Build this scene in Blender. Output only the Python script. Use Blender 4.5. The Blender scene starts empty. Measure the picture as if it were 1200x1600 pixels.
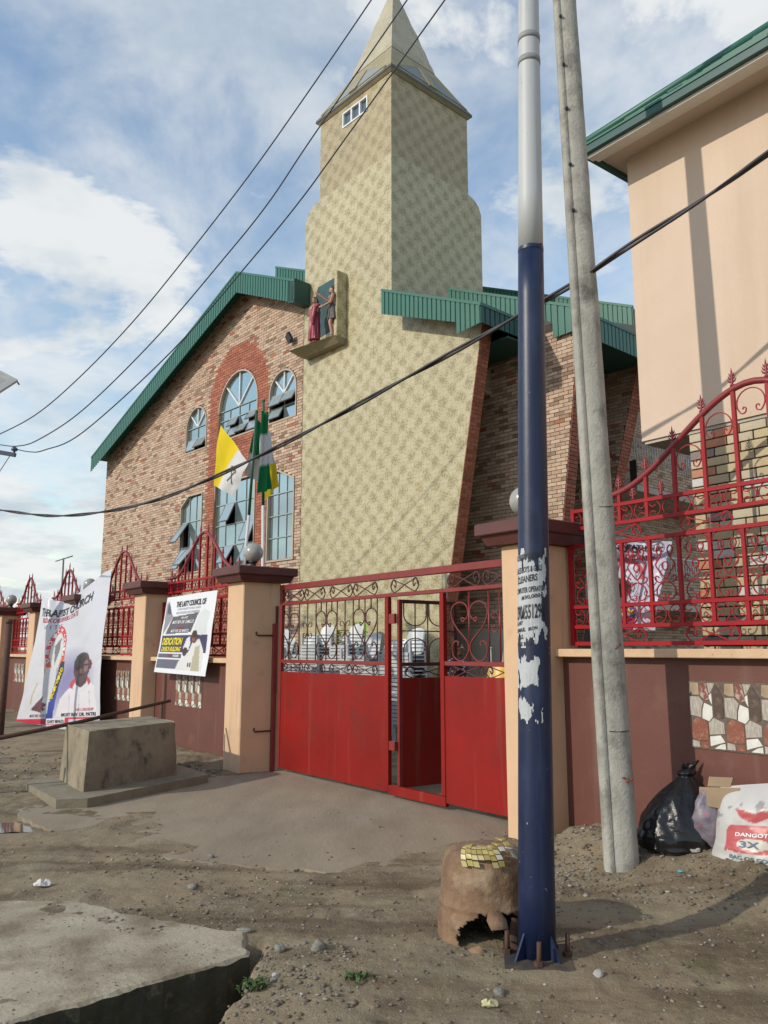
import bpy, bmesh, math, random
import numpy as np
from mathutils import Vector, Matrix, noise as mnoise
from mathutils.geometry import tessellate_polygon
R = math.radians
scene = bpy.context.scene
COL = scene.collection
random.seed(7)
rng = np.random.default_rng(7)

# ------------------------------------------------------------------ camera
FPX, TILT, EYE = 1270.0, R(9.56), 1.6
cam_d = bpy.data.cameras.new('camera')
cam = bpy.data.objects.new('camera', cam_d); COL.objects.link(cam)
cam.location = (0, 0, EYE); cam.rotation_euler = (R(90) + TILT, 0, 0)
cam_d.sensor_fit = 'VERTICAL'; cam_d.sensor_height = 36; cam_d.lens = 36 * FPX / 1600
cam_d.clip_start = 0.05; cam_d.clip_end = 3000
scene.camera = cam

# ------------------------------------------------------------------ light, sky, exposure
SUN_EL, SUN_AZ = R(27), math.atan2(-0.88, -0.475)         # azimuth clockwise from +Y
sdir = Vector((math.sin(SUN_AZ) * math.cos(SUN_EL), math.cos(SUN_AZ) * math.cos(SUN_EL), math.sin(SUN_EL)))
sun_d = bpy.data.lights.new('sun', 'SUN'); sun_d.energy = 2.15; sun_d.angle = R(0.7); sun_d.color = (1.0, 0.92, 0.79)
sun = bpy.data.objects.new('sun', sun_d); COL.objects.link(sun)
sun.location = (-30, -20, 40); sun.rotation_euler = (-sdir).to_track_quat('-Z', 'Y').to_euler()
SKY_STRENGTH = 0.15
world = bpy.data.worlds.new('World'); scene.world = world; world.use_nodes = True
def build_world():
    nt = world.node_tree; N = nt.nodes; L = nt.links; N.clear()
    out = N.new('ShaderNodeOutputWorld'); bg = N.new('ShaderNodeBackground'); bg.inputs[1].default_value = SKY_STRENGTH
    L.new(bg.outputs[0], out.inputs[0])
    sky = N.new('ShaderNodeTexSky'); sky.sky_type = 'NISHITA'; sky.sun_disc = False
    sky.sun_elevation = SUN_EL; sky.sun_rotation = SUN_AZ; sky.air_density = 1.25; sky.dust_density = 0.3; sky.ozone_density = 0.45
    tc = N.new('ShaderNodeTexCoord')
    sep = N.new('ShaderNodeSeparateXYZ'); L.new(tc.outputs['Generated'], sep.inputs[0])
    def m(op, a, b=None, clamp=False):
        n = N.new('ShaderNodeMath'); n.operation = op; n.use_clamp = clamp
        for i, x in enumerate((a, b)):
            if x is None: continue
            if isinstance(x, (int, float)): n.inputs[i].default_value = x
            else: L.new(x, n.inputs[i])
        return n.outputs[0]
    zz = m('ADD', m('MAXIMUM', sep.outputs[2], 0.0), 0.16)
    comb = N.new('ShaderNodeCombineXYZ')
    L.new(m('DIVIDE', sep.outputs[0], zz), comb.inputs[0]); L.new(m('DIVIDE', sep.outputs[1], zz), comb.inputs[1])
    def nz(scale, det, rough, off, dist=0.0, stretch=(1, 1, 1)):
        mp = N.new('ShaderNodeMapping'); mp.inputs['Location'].default_value = off; mp.inputs['Scale'].default_value = stretch
        L.new(comb.outputs[0], mp.inputs[0])
        n = N.new('ShaderNodeTexNoise'); n.inputs['Scale'].default_value = scale; n.inputs['Detail'].default_value = det
        n.inputs['Roughness'].default_value = rough; n.inputs['Distortion'].default_value = dist
        L.new(mp.outputs[0], n.inputs['Vector']); return n.outputs[0]
    def ramp(x, a, b):
        n = N.new('ShaderNodeMapRange'); n.interpolation_type = 'SMOOTHSTEP'; n.inputs[1].default_value = a; n.inputs[2].default_value = b
        L.new(x, n.inputs[0]); return n.outputs[0]
    big = nz(0.62, 5, 0.55, (3.1, 1.7, 0))
    rip = nz(3.4, 6, 0.62, (0.4, 2.2, 0), 0.25, (1, 0.75, 1))
    cov = m('ADD', m('MULTIPLY', big, 0.80), m('MULTIPLY', rip, 0.78))
    low = ramp(sep.outputs[2], 0.30, 0.02)                      # thicker towards the horizon
    cov = m('ADD', cov, m('MULTIPLY', low, 0.16))
    veil = ramp(cov, 0.66, 0.98)
    cum = ramp(m('ADD', nz(1.5, 8, 0.6, (5.3, 0.2, 0), 0.2), m('MULTIPLY', low, 0.13)), 0.52, 0.605)
    mask = m('MAXIMUM', m('MULTIPLY', veil, 0.74), m('MULTIPLY', cum, 0.93))
    shade = nz(2.1, 5, 0.6, (9.3, 4.2, 0))
    cc = N.new('ShaderNodeMix'); cc.data_type = 'RGBA'
    cc.inputs[6].default_value = (2.7, 3.15, 3.5, 1); cc.inputs[7].default_value = (4.3, 4.4, 4.4, 1)
    L.new(ramp(shade, 0.34, 0.60), cc.inputs[0])
    mix = N.new('ShaderNodeMix'); mix.data_type = 'RGBA'
    L.new(mask, mix.inputs[0]); L.new(sky.outputs[0], mix.inputs[6]); L.new(cc.outputs[2], mix.inputs[7])
    L.new(mix.outputs[2], bg.inputs[0])
build_world()
vs = scene.view_settings
vs.view_transform = 'Standard'; vs.look = 'None'; vs.exposure = 0.42; vs.gamma = 1.0; vs.use_curve_mapping = False
scene.render.film_transparent = False
scene.cycles.max_bounces = 6

# ------------------------------------------------------------------ measuring: where a line of sight meets a plane of the place
CT, ST = math.cos(TILT), math.sin(TILT)
def ray(px, py):
    x, u = px - 600, 800 - py
    return (x, FPX * CT - u * ST, FPX * ST + u * CT)
def ground_at(px, py, z=0.0):
    r = ray(px, py); k = (z - EYE) / r[2]; return Vector((r[0] * k, r[1] * k, z))
def at_depth(px, py, Y):
    r = ray(px, py); k = Y / r[1]; return Vector((r[0] * k, Y, EYE + r[2] * k))
class Frame:                                             # a along, b back, z up
    def __init__(s, O, az):
        s.O = O; s.e1 = (math.sin(R(az)), -math.cos(R(az))); s.e2 = (math.cos(R(az)), math.sin(R(az))); s.rot = R(az - 90)
    def world(s, a, b, z=0.0):
        return Vector((s.O[0] + a * s.e1[0] + b * s.e2[0], s.O[1] + a * s.e1[1] + b * s.e2[1], z))
    def loc(s, p):
        d = (p[0] - s.O[0], p[1] - s.O[1]); return Vector((d[0] * s.e1[0] + d[1] * s.e1[1], d[0] * s.e2[0] + d[1] * s.e2[1], p[2]))
    def onb(s, px, py, b):
        P = s.world(0, b); r = ray(px, py); k = (P[0] * s.e2[0] + P[1] * s.e2[1]) / (r[0] * s.e2[0] + r[1] * s.e2[1])
        return s.loc((r[0] * k, r[1] * k, EYE + r[2] * k))
    def ona(s, px, py, a):
        P = s.world(a, 0); r = ray(px, py); k = (P[0] * s.e1[0] + P[1] * s.e1[1]) / (r[0] * s.e1[0] + r[1] * s.e1[1])
        return s.loc((r[0] * k, r[1] * k, EYE + r[2] * k))
WF = Frame((1.0576, 7.3265), 37.6)                       # the boundary wall's line
CF = Frame((0.0, 17.0), 42.0)                            # the church's front

# ------------------------------------------------------------------ materials
def lin(c):
    c = c / 255.0
    return c / 12.92 if c <= 0.04045 else ((c + 0.055) / 1.055) ** 2.4
def hx(r, g, b): return (lin(r), lin(g), lin(b))
MATS = {}
def pm(name, c1, c2=None, scale=3.0, rough=0.7, bump=0.0, bscale=30.0, metallic=0.0, attr=None, detail=6, lo=0.35, hi=0.65,
       c3=None, s3=12.0, t3=(0.6, 0.7), spec=0.5, stretch=None, trans=0.0, st=None, flecks=None):
    if name in MATS: return MATS[name]
    m = bpy.data.materials.new(name); MATS[name] = m; m.use_nodes = True
    nt = m.node_tree; N = nt.nodes; L = nt.links; bs = N['Principled BSDF']
    bs.inputs['Roughness'].default_value = rough; bs.inputs['Metallic'].default_value = metallic
    bs.inputs['Specular IOR Level'].default_value = spec
    tc = N.new('ShaderNodeTexCoord'); vec = tc.outputs['Object']
    if stretch:
        mp = N.new('ShaderNodeMapping'); mp.inputs['Scale'].default_value = stretch; L.new(vec, mp.inputs[0]); vec = mp.outputs[0]
    def noise(s, d=detail):
        n = N.new('ShaderNodeTexNoise'); n.inputs['Scale'].default_value = s; n.inputs['Detail'].default_value = d; n.inputs['Roughness'].default_value = 0.62
        L.new(vec, n.inputs['Vector']); return n.outputs[0]
    def rng_(x, a, b):
        n = N.new('ShaderNodeMapRange'); n.inputs[1].default_value = a; n.inputs[2].default_value = b; L.new(x, n.inputs[0]); return n.outputs[0]
    def mixc(fac, a, b, mode='MIX'):
        n = N.new('ShaderNodeMix'); n.data_type = 'RGBA'; n.blend_type = mode
        for i, x in ((0, fac), (6, a), (7, b)):
            if isinstance(x, tuple): n.inputs[i].default_value = (*x[:3], 1)
            elif isinstance(x, float): n.inputs[i].default_value = x
            else: L.new(x, n.inputs[i])
        return n.outputs[2]
    col = None
    if attr:
        a = N.new('ShaderNodeAttribute'); a.attribute_name = attr; col = a.outputs['Color']
        if c2: col = mixc(rng_(noise(scale), lo, hi), col, mixc(1.0, col, c2, 'MULTIPLY'))
    elif c2: col = mixc(rng_(noise(scale), lo, hi), c1, c2)
    if c3: col = mixc(rng_(noise(s3, 8), *t3), col if col else c1, c3)
    if st:                                                   # run-down stains: (colour, amount, width scale, threshold)
        mp2 = N.new('ShaderNodeMapping'); mp2.inputs['Scale'].default_value = (st[2], st[2], st[2] * 0.07); L.new(tc.outputs['Object'], mp2.inputs[0])
        n2 = N.new('ShaderNodeTexNoise'); n2.inputs['Scale'].default_value = 1.0; n2.inputs['Detail'].default_value = 5; n2.inputs['Roughness'].default_value = 0.6; L.new(mp2.outputs[0], n2.inputs['Vector'])
        k = N.new('ShaderNodeMath'); k.operation = 'MULTIPLY'; L.new(rng_(n2.outputs[0], st[3], st[3] + 0.16), k.inputs[0]); k.inputs[1].default_value = st[1]
        col = mixc(k.outputs[0], col if col else c1, st[0])
    if flecks:                                               # chips and specks: (colour, scale, threshold)
        n3 = N.new('ShaderNodeTexNoise'); n3.inputs['Scale'].default_value = flecks[1]; n3.inputs['Detail'].default_value = 3; n3.inputs['Roughness'].default_value = 0.5; L.new(tc.outputs['Object'], n3.inputs['Vector'])
        col = mixc(rng_(n3.outputs[0], flecks[2], flecks[2] + 0.02), col if col else c1, flecks[0])
    if col: L.new(col, bs.inputs['Base Color'])
    else: bs.inputs['Base Color'].default_value = (*c1, 1)
    if bump:
        b = N.new('ShaderNodeBump'); b.inputs['Strength'].default_value = bump; b.inputs['Distance'].default_value = 0.02
        L.new(noise(bscale, 8), b.inputs['Height']); L.new(b.outputs[0], bs.inputs['Normal'])
    if trans:
        bs.inputs['Transmission Weight'].default_value = trans
    return m

def tile_material(tint=(1, 1, 1)):                                     # cream cladding tile with a speckled check
    m = bpy.data.materials.new('speckled_tile'); m.use_nodes = True
    nt = m.node_tree; N = nt.nodes; L = nt.links; bs = N['Principled BSDF']; bs.inputs['Roughness'].default_value = 0.42
    tc = N.new('ShaderNodeTexCoord'); sep = N.new('ShaderNodeSeparateXYZ'); L.new(tc.outputs['Object'], sep.inputs[0])
    def m_(op, a, b=None, c=None):
        n = N.new('ShaderNodeMath'); n.operation = op
        for i, x in enumerate((a, b, c)):
            if x is None: continue
            if isinstance(x, (int, float)): n.inputs[i].default_value = x
            else: L.new(x, n.inputs[i])
        return n.outputs[0]
    h = m_('ADD', sep.outputs[0], sep.outputs[1]); z = sep.outputs[2]
    p = math.pi / 0.235
    s1 = m_('SINE', m_('MULTIPLY', h, p)); s2 = m_('SINE', m_('MULTIPLY', z, p))
    chk = m_('MULTIPLY', s1, s2)
    n1 = N.new('ShaderNodeTexNoise'); n1.inputs['Scale'].default_value = 7.0; n1.inputs['Detail'].default_value = 4; L.new(tc.outputs['Object'], n1.inputs['Vector'])
    dens = m_('ADD', m_('MULTIPLY', chk, 0.34), m_('MULTIPLY', m_('SUBTRACT', n1.outputs[0], 0.5), 0.9))
    vo = N.new('ShaderNodeTexVoronoi'); vo.inputs['Scale'].default_value = 30.0; L.new(tc.outputs['Object'], vo.inputs['Vector'])
    spot = m_('ADD', m_('MULTIPLY', vo.outputs['Distance'], -1.0), m_('ADD', m_('MULTIPLY', dens, 0.50), 0.41))
    mr = N.new('ShaderNodeMapRange'); mr.inputs[1].default_value = 0.0; mr.inputs[2].default_value = 0.045; L.new(spot, mr.inputs[0])
    base = N.new('ShaderNodeMix'); base.data_type = 'RGBA'
    base.inputs[6].default_value = (0.53 * tint[0], 0.475 * tint[1], 0.30 * tint[2], 1); base.inputs[7].default_value = (0.46 * tint[0], 0.395 * tint[1], 0.22 * tint[2], 1)
    mr2 = N.new('ShaderNodeMapRange'); mr2.inputs[1].default_value = -0.2; mr2.inputs[2].default_value = 0.2; L.new(dens, mr2.inputs[0]); L.new(mr2.outputs[0], base.inputs[0])
    mx = N.new('ShaderNodeMix'); mx.data_type = 'RGBA'; mx.inputs[7].default_value = (0.17, 0.14, 0.07, 1)
    L.new(m_('MULTIPLY', mr.outputs[0], 0.60), mx.inputs[0]); L.new(base.outputs[2], mx.inputs[6])
    n2 = N.new('ShaderNodeTexNoise'); n2.inputs['Scale'].default_value = 0.35; n2.inputs['Detail'].default_value = 7; L.new(tc.outputs['Object'], n2.inputs['Vector'])
    mr3 = N.new('ShaderNodeMapRange'); mr3.inputs[1].default_value = 0.3; mr3.inputs[2].default_value = 0.75; mr3.inputs[3].default_value = 1.0; mr3.inputs[4].default_value = 0.82; L.new(n2.outputs[0], mr3.inputs[0])
    mul = N.new('ShaderNodeMix'); mul.data_type = 'RGBA'; mul.blend_type = 'MULTIPLY'; mul.inputs[0].default_value = 1.0
    gl = []
    for c_ in (h, z):
        fr = m_('FRACT', m_('DIVIDE', c_, 0.235)); gl.append(m_('LESS_THAN', m_('ABSOLUTE', m_('SUBTRACT', fr, 0.5)), 0.014))
    gm = N.new('ShaderNodeMix'); gm.data_type = 'RGBA'; gm.inputs[7].default_value = (0.26, 0.23, 0.15, 1); L.new(m_('MULTIPLY', m_('MAXIMUM', gl[0], gl[1]), 0.75), gm.inputs[0]); L.new(mx.outputs[2], gm.inputs[6])
    L.new(gm.outputs[2], mul.inputs[6]); L.new(mr3.outputs[0], mul.inputs[7]); L.new(mul.outputs[2], bs.inputs['Base Color'])
    return m
M_TILE = tile_material(); M_TILE_OLD = tile_material((0.84, 0.78, 0.72))

M_RENDER = pm('beige_plaster', (0.66, 0.44, 0.27), (0.60, 0.40, 0.25), 2.5, 0.75, 0.12, 60, c3=(0.50, 0.34, 0.22), s3=5, t3=(0.60, 0.80), st=((0.40, 0.27, 0.17), 0.55, 9.0, 0.57), flecks=((0.35, 0.24, 0.16), 50, 0.72))
M_HOUSE = pm('peach_plaster', (0.64, 0.50, 0.385), (0.58, 0.45, 0.345), 0.8, 0.8, 0.15, 30, st=((0.50, 0.37, 0.26), 0.45, 1.6, 0.52), flecks=((0.45, 0.35, 0.26), 30, 0.745))
M_MAROON = pm('maroon_paint', (0.145, 0.050, 0.036), (0.118, 0.043, 0.032), 1.6, 0.55, 0.1, 50, c3=(0.19, 0.09, 0.066), s3=2.2, t3=(0.56, 0.80), st=((0.22, 0.13, 0.10), 0.45, 5.0, 0.58), flecks=((0.28, 0.19, 0.14), 45, 0.73))
M_CAP = pm('cap_paint', (0.115, 0.036, 0.03), (0.085, 0.03, 0.026), 4, 0.5, 0.08, 60)
M_COPING = pm('coping_paint', (0.66, 0.46, 0.29), (0.55, 0.37, 0.23), 6, 0.75, 0.15, 60, c3=(0.2, 0.13, 0.09), s3=24, t3=(0.68, 0.74))
M_IRON = pm('red_fence_paint', (0.33, 0.009, 0.016), (0.26, 0.008, 0.014), 4, 0.45, 0.05, 90, spec=0.3, flecks=((0.10, 0.03, 0.02), 60, 0.74))
M_ARCH = pm('dull_red_paint', (0.25, 0.03, 0.035), (0.2, 0.025, 0.03), 6, 0.42, 0.05, 90)
M_GATE = pm('red_gate_paint', (0.27, 0.012, 0.009), (0.20, 0.010, 0.008), 1.1, 0.50, 0.10, 9, spec=0.25, c3=(0.17, 0.02, 0.014), s3=2.0, t3=(0.52, 0.75), st=((0.26, 0.075, 0.045), 0.5, 6.0, 0.57), flecks=((0.16, 0.08, 0.05), 38, 0.74))
M_GATEBAR = pm('gate_bar_paint', (0.235, 0.03, 0.026), (0.19, 0.025, 0.022), 8, 0.42)
M_SCROLL = pm('dark_scroll_paint', (0.10, 0.022, 0.018), (0.07, 0.018, 0.015), 9, 0.5)
M_RUST = pm('rusty_iron', (0.10, 0.045, 0.028), (0.055, 0.03, 0.022), 14, 0.8, 0.3, 60)
M_MORTAR = pm('dark_mortar', (0.075, 0.055, 0.045), (0.05, 0.038, 0.03), 8, 0.9, 0.2, 60)
M_REDMORTAR = pm('grey_mortar', (0.20, 0.15, 0.12), (0.16, 0.12, 0.1), 8, 0.9)
M_BRICK = pm('facing_brick', (1, 1, 1), (0.80, 0.76, 0.72), 22, 0.75, 0.15, 70, attr='Col')
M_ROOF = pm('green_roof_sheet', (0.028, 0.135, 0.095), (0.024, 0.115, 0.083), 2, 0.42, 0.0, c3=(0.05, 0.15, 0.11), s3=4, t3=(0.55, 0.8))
M_ROOFD = pm('shaded_green_sheet', (0.012, 0.075, 0.062), (0.011, 0.065, 0.055), 2, 0.5)  # roof green darkened: shade of soffits, ends and side fascia put into the colour
M_GLASS = pm('blue_grey_glass', (0.41, 0.50, 0.51), (0.35, 0.45, 0.47), 0.6, 0.08, 0.04, 1.2, metallic=0.8)
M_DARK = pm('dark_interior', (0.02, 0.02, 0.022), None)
M_ALU = pm('white_frame_paint', (0.72, 0.74, 0.74), (0.66, 0.68, 0.68), 8, 0.4)
M_CEMENT = pm('rough_cement', (0.46, 0.42, 0.32), (0.38, 0.35, 0.26), 3, 0.9, 0.5, 16, c3=(0.28, 0.25, 0.18), s3=5, t3=(0.55, 0.72))
M_CEMENT2 = pm('ochre_cement', (0.33, 0.29, 0.18), (0.27, 0.24, 0.15), 4, 0.9, 0.3, 25)
M_LOUVRE = pm('grey_louvre', (0.26, 0.29, 0.30), (0.21, 0.24, 0.25), 6, 0.5)
M_GREYWALL = pm('grey_plaster', (0.48, 0.44, 0.37), (0.40, 0.365, 0.31), 2, 0.85, 0.1, 30)
M_CONC = pm('weathered_concrete', (0.43, 0.42, 0.37), (0.33, 0.32, 0.28), 5, 0.88, 0.5, 45, c3=(0.13, 0.125, 0.11), s3=4.5, t3=(0.49, 0.72), stretch=(1, 1, 0.8))
M_BLOCK = pm('sooty_concrete', (0.30, 0.255, 0.175), (0.20, 0.165, 0.115), 3, 0.9, 0.35, 30, c3=(0.09, 0.075, 0.055), s3=4.5, t3=(0.53, 0.70))
M_SLAB = pm('pale_concrete', (0.42, 0.37, 0.275), (0.32, 0.28, 0.20), 2.5, 0.92, 0.5, 40, c3=(0.20, 0.155, 0.10), s3=2.6, t3=(0.44, 0.64))
M_DRIVE = pm('dusty_concrete', (0.31, 0.255, 0.178), (0.215, 0.17, 0.117), 1.4, 0.9, 0.3, 30, c3=(0.28, 0.24, 0.18), s3=2.4, t3=(0.55, 0.75), stretch=(1.0, 0.35, 1))
M_MOSS = pm('mossy_concrete', (0.085, 0.07, 0.045), (0.045, 0.045, 0.025), 9, 0.95, 0.5, 30)
M_SASH = pm('sash_glass', (0.40, 0.48, 0.50), (0.33, 0.42, 0.45), 1.5, 0.18, metallic=0.35)  # less metallic glass; bright reflection of the tilted panes put into its base colour
M_GREYALU = pm('grey_frame_paint', (0.33, 0.37, 0.38), (0.28, 0.32, 0.33), 8, 0.45)
M_DITCH = pm('slimy_concrete', (0.045, 0.042, 0.028), (0.02, 0.022, 0.012), 7, 0.8, 0.6, 26, c3=(0.10, 0.09, 0.06), s3=12, t3=(0.58, 0.7))
M_GLOBE = pm('ribbed_globe_glass', (0.34, 0.34, 0.31), (0.28, 0.28, 0.26), 6, 0.22, spec=0.7)
M_BLACK = pm('black_plastic', (0.018, 0.018, 0.02), (0.026, 0.026, 0.028), 9, 0.3)
M_WHITE = pm('white_cloth', (0.72, 0.72, 0.74), (0.66, 0.66, 0.68), 3, 0.8)

# ------------------------------------------------------------------ mesh helpers
class MB:
    def __init__(s): s.v = []; s.f = []; s.mi = []; s.sm = []
    def add(s, verts, faces, m=0, smooth=False):
        o = len(s.v); s.v.extend([tuple(p) for p in verts])
        for f in faces: s.f.append([o + i for i in f]); s.mi.append(m); s.sm.append(smooth)
        return s
    def box(s, x0, x1, y0, y1, z0, z1, m=0):
        v = [(x, y, z) for z in (z0, z1) for y in (y0, y1) for x in (x0, x1)]
        return s.add(v, [(0, 2, 3, 1), (4, 5, 7, 6), (0, 1, 5, 4), (2, 6, 7, 3), (0, 4, 6, 2), (1, 3, 7, 5)], m)
    def bbox(s, x0, x1, y0, y1, z0, z1, c=0.01, m=0):      # box with its top and its upright corners chamfered
        def ring(i, z): return [(x0 + i + c, y0 + i, z), (x1 - i - c, y0 + i, z), (x1 - i, y0 + i + c, z), (x1 - i, y1 - i - c, z), (x1 - i - c, y1 - i, z), (x0 + i + c, y1 - i, z), (x0 + i, y1 - i - c, z), (x0 + i, y0 + i + c, z)]
        v = ring(c, z0) + ring(0, z0 + c) + ring(0, z1 - c) + ring(c, z1)
        f = [tuple(range(7, -1, -1)), tuple(range(24, 32))]
        for k in range(3):
            for i in range(8): f.append((k * 8 + i, k * 8 + (i + 1) % 8, k * 8 + 8 + (i + 1) % 8, k * 8 + 8 + i))
        return s.add(v, f, m)
    def frustum(s, q0, q1, m=0):                            # two quads of corners, bottom and top (counter-clockwise)
        n = len(q0); v = list(q0) + list(q1)
        f = [tuple(range(n - 1, -1, -1)), tuple(range(n, 2 * n))] + [(i, (i + 1) % n, n + (i + 1) % n, n + i) for i in range(n)]
        return s.add(v, f, m)
    def tube(s, pts, r, n=8, cap=True, m=0, smooth=True, flat=1.0, up=None):
        pts = [Vector(p) for p in pts]; k = len(pts)
        rs = r if isinstance(r, (list, tuple)) else [r] * k
        v = []; prev = None
        for i, p in enumerate(pts):
            t = (pts[min(i + 1, k - 1)] - pts[max(i - 1, 0)])
            if t.length < 1e-9: t = Vector((0, 0, 1))
            t.normalize()
            if prev is None:
                ref = Vector(up) if up else (Vector((0, 0, 1)) if abs(t.z) < 0.9 else Vector((0, 1, 0)))
                nrm = ref - t * ref.dot(t)
            else: nrm = prev - t * prev.dot(t)
            nrm.normalize(); prev = nrm; bi = t.cross(nrm)
            for j in range(n):
                a = 2 * math.pi * (j + 0.5) / n
                v.append(p + nrm * (math.cos(a) * rs[i]) + bi * (math.sin(a) * rs[i] * flat))
        f = []
        for i in range(k - 1):
            for j in range(n): f.append((i * n + j, i * n + (j + 1) % n, (i + 1) * n + (j + 1) % n, (i + 1) * n + j))
        s.add(v, f, m, smooth)
        if cap:
            o = len(s.v) - len(v)
            s.f.append([o + j for j in range(n - 1, -1, -1)]); s.mi.append(m); s.sm.append(False)
            s.f.append([o + (k - 1) * n + j for j in range(n)]); s.mi.append(m); s.sm.append(False)
        return s
    def lathe(s, prof, n=20, c=(0, 0, 0), m=0, smooth=True, wob=None):
        v = []
        for (r, z) in prof:
            for j in range(n):
                a = 2 * math.pi * j / n; rr = r * (wob(a, z) if wob else 1)
                v.append((c[0] + rr * math.cos(a), c[1] + rr * math.sin(a), c[2] + z))
        k = len(prof); f = []
        for i in range(k - 1):
            for j in range(n): f.append((i * n + j, i * n + (j + 1) % n, (i + 1) * n + (j + 1) % n, (i + 1) * n + j))
        if prof[0][0] > 1e-6: f.append(tuple(range(n - 1, -1, -1)))
        if prof[-1][0] > 1e-6: f.append(tuple((k - 1) * n + j for j in range(n)))
        return s.add(v, f, m, smooth)
    def ell(s, c, r, n=14, m=0, rot=None):
        v = []; f = []; h = n // 2
        for i in range(h + 1):
            t = math.pi * i / h
            for j in range(n):
                a = 2 * math.pi * j / n
                p = Vector((r[0] * math.sin(t) * math.cos(a), r[1] * math.sin(t) * math.sin(a), -r[2] * math.cos(t)))
                if rot: p = rot @ p
                v.append(Vector(c) + p)
        for i in range(h):
            for j in range(n): f.append((i * n + j, i * n + (j + 1) % n, (i + 1) * n + (j + 1) % n, (i + 1) * n + j))
        return s.add(v, f, m, True)
    def prism(s, poly, d0, d1, axis='y', m=0):              # polygon in (x,z) pushed along y, or (x,y) along z, or (y,z) along x
        def P(u, w, d): return {'y': (u, d, w), 'z': (u, w, d), 'x': (d, u, w)}[axis]
        n = len(poly); v = [P(u, w, d0) for u, w in poly] + [P(u, w, d1) for u, w in poly]
        tri = tessellate_polygon([[Vector((u, w, 0)) for u, w in poly]])
        f = [tuple(t) for t in tri] + [tuple(n + i for i in reversed(t)) for t in tri] + [(i, (i + 1) % n, n + (i + 1) % n, n + i) for i in range(n)]
        return s.add(v, f, m)
    def mesh(s, name, mats, fix=True):
        me = bpy.data.meshes.new(name); me.from_pydata(s.v, [], s.f)
        for m in (mats if isinstance(mats, (list, tuple)) else [mats]): me.materials.append(m)
        me.polygons.foreach_set('material_index', s.mi); me.polygons.foreach_set('use_smooth', s.sm)
        if fix:
            bm = bmesh.new(); bm.from_mesh(me); bmesh.ops.recalc_face_normals(bm, faces=bm.faces); bm.to_mesh(me); bm.free()
        me.update(); return me
    def build(s, name, mats, parent=None, loc=None, fix=True, **k):
        return obj(name, s.mesh(name, mats, fix), parent, loc, **k)

def obj(name, me, parent=None, loc=None, label=None, cat=None, group=None, kind=None):
    o = bpy.data.objects.new(name, me); COL.objects.link(o)
    if parent: o.parent = parent
    if loc is not None: o.location = loc
    for k, v in (('label', label), ('category', cat), ('group', group), ('kind', kind)):
        if v: o[k] = v
    return o
def thing(name, label, cat, loc=(0, 0, 0), rz=0.0, group=None):
    o = bpy.data.objects.new(name, None); COL.objects.link(o); o.empty_display_size = 0.2
    o.location = loc; o.rotation_euler = (0, 0, rz); o['label'] = label; o['category'] = cat
    if group: o['group'] = group
    return o
def copy_tree(o, parent=None):
    c = o.copy(); COL.objects.link(c)
    if parent: c.parent = parent
    for ch in list(o.children): copy_tree(ch, c)
    return c
def vcol(me, cols, name='Col'):
    a = me.color_attributes.new(name, 'FLOAT_COLOR', 'POINT')
    a.data.foreach_set('color', np.hstack([np.asarray(cols, dtype=np.float32), np.ones((len(cols), 1), np.float32)]).ravel())

_txt = {}
def text2d(body, bold=0.0):
    if (body, bold) in _txt: return _txt[(body, bold)]
    cu = bpy.data.curves.new('letters', 'FONT'); cu.body = body; cu.size = 1.0; cu.offset = bold; cu.resolution_u = 3; cu.fill_mode = 'FRONT'
    o = bpy.data.objects.new('letters', cu); COL.objects.link(o)
    bpy.context.view_layer.update()
    dg = bpy.context.evaluated_depsgraph_get()
    me = bpy.data.meshes.new_from_object(o.evaluated_get(dg))
    v = np.array([p.co[:2] for p in me.vertices]) if len(me.vertices) else np.zeros((0, 2))
    f = [list(p.vertices) for p in me.polygons]
    bpy.data.objects.remove(o); bpy.data.meshes.remove(me); bpy.data.curves.remove(cu)
    if len(v):
        v = v - v.min(0); w = v[:, 0].max(); h = v[:, 1].max() or 1; v = v / np.array([w, h])
    else: w = h = 1
    _txt[(body, bold)] = (v, f, w / h); return _txt[(body, bold)]
def letters(mb, body, box, fn, bold=0.02, m=0, shear=0.0):   # box = (u0,u1,v0,v1) in the sheet's own coordinates; fn maps (u,v) to a point
    v, f, asp = text2d(body, bold); u0, u1, v0, v1 = box
    mb.add([fn(u0 + (p[0] + shear * p[1]) * (u1 - u0), v0 + p[1] * (v1 - v0)) for p in v], f, m)

def vnoise(x, y, seed=0):
    xi = np.floor(x).astype(np.int64); yi = np.floor(y).astype(np.int64); xf = x - xi; yf = y - yi
    def h(i, j):
        n = (i * 374761393 + j * 668265263 + seed * 69069) & 0x7fffffff
        n = ((n ^ (n >> 13)) * 1274126177) & 0x7fffffff
        return ((n ^ (n >> 16)) & 0xffff) / 65535.0
    u = xf * xf * (3 - 2 * xf); w = yf * yf * (3 - 2 * yf)
    return (h(xi, yi) * (1 - u) + h(xi + 1, yi) * u) * (1 - w) + (h(xi, yi + 1) * (1 - u) + h(xi + 1, yi + 1) * u) * w
def fbm(x, y, s, oct=4, seed=0, g=0.5):
    x = np.asarray(x, float) * s; y = np.asarray(y, float) * s; t = 0; a = 1; n = 0
    for k in range(oct):
        t = t + a * (vnoise(x, y, seed + k) - 0.5); n += a; a *= g; x = x * 2.03 + 7.1; y = y * 2.03 + 3.3
    return t / n * 2
def sstep(a, b, x):
    t = np.clip((np.asarray(x, float) - a) / (b - a), 0, 1); return t * t * (3 - 2 * t)

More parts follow.
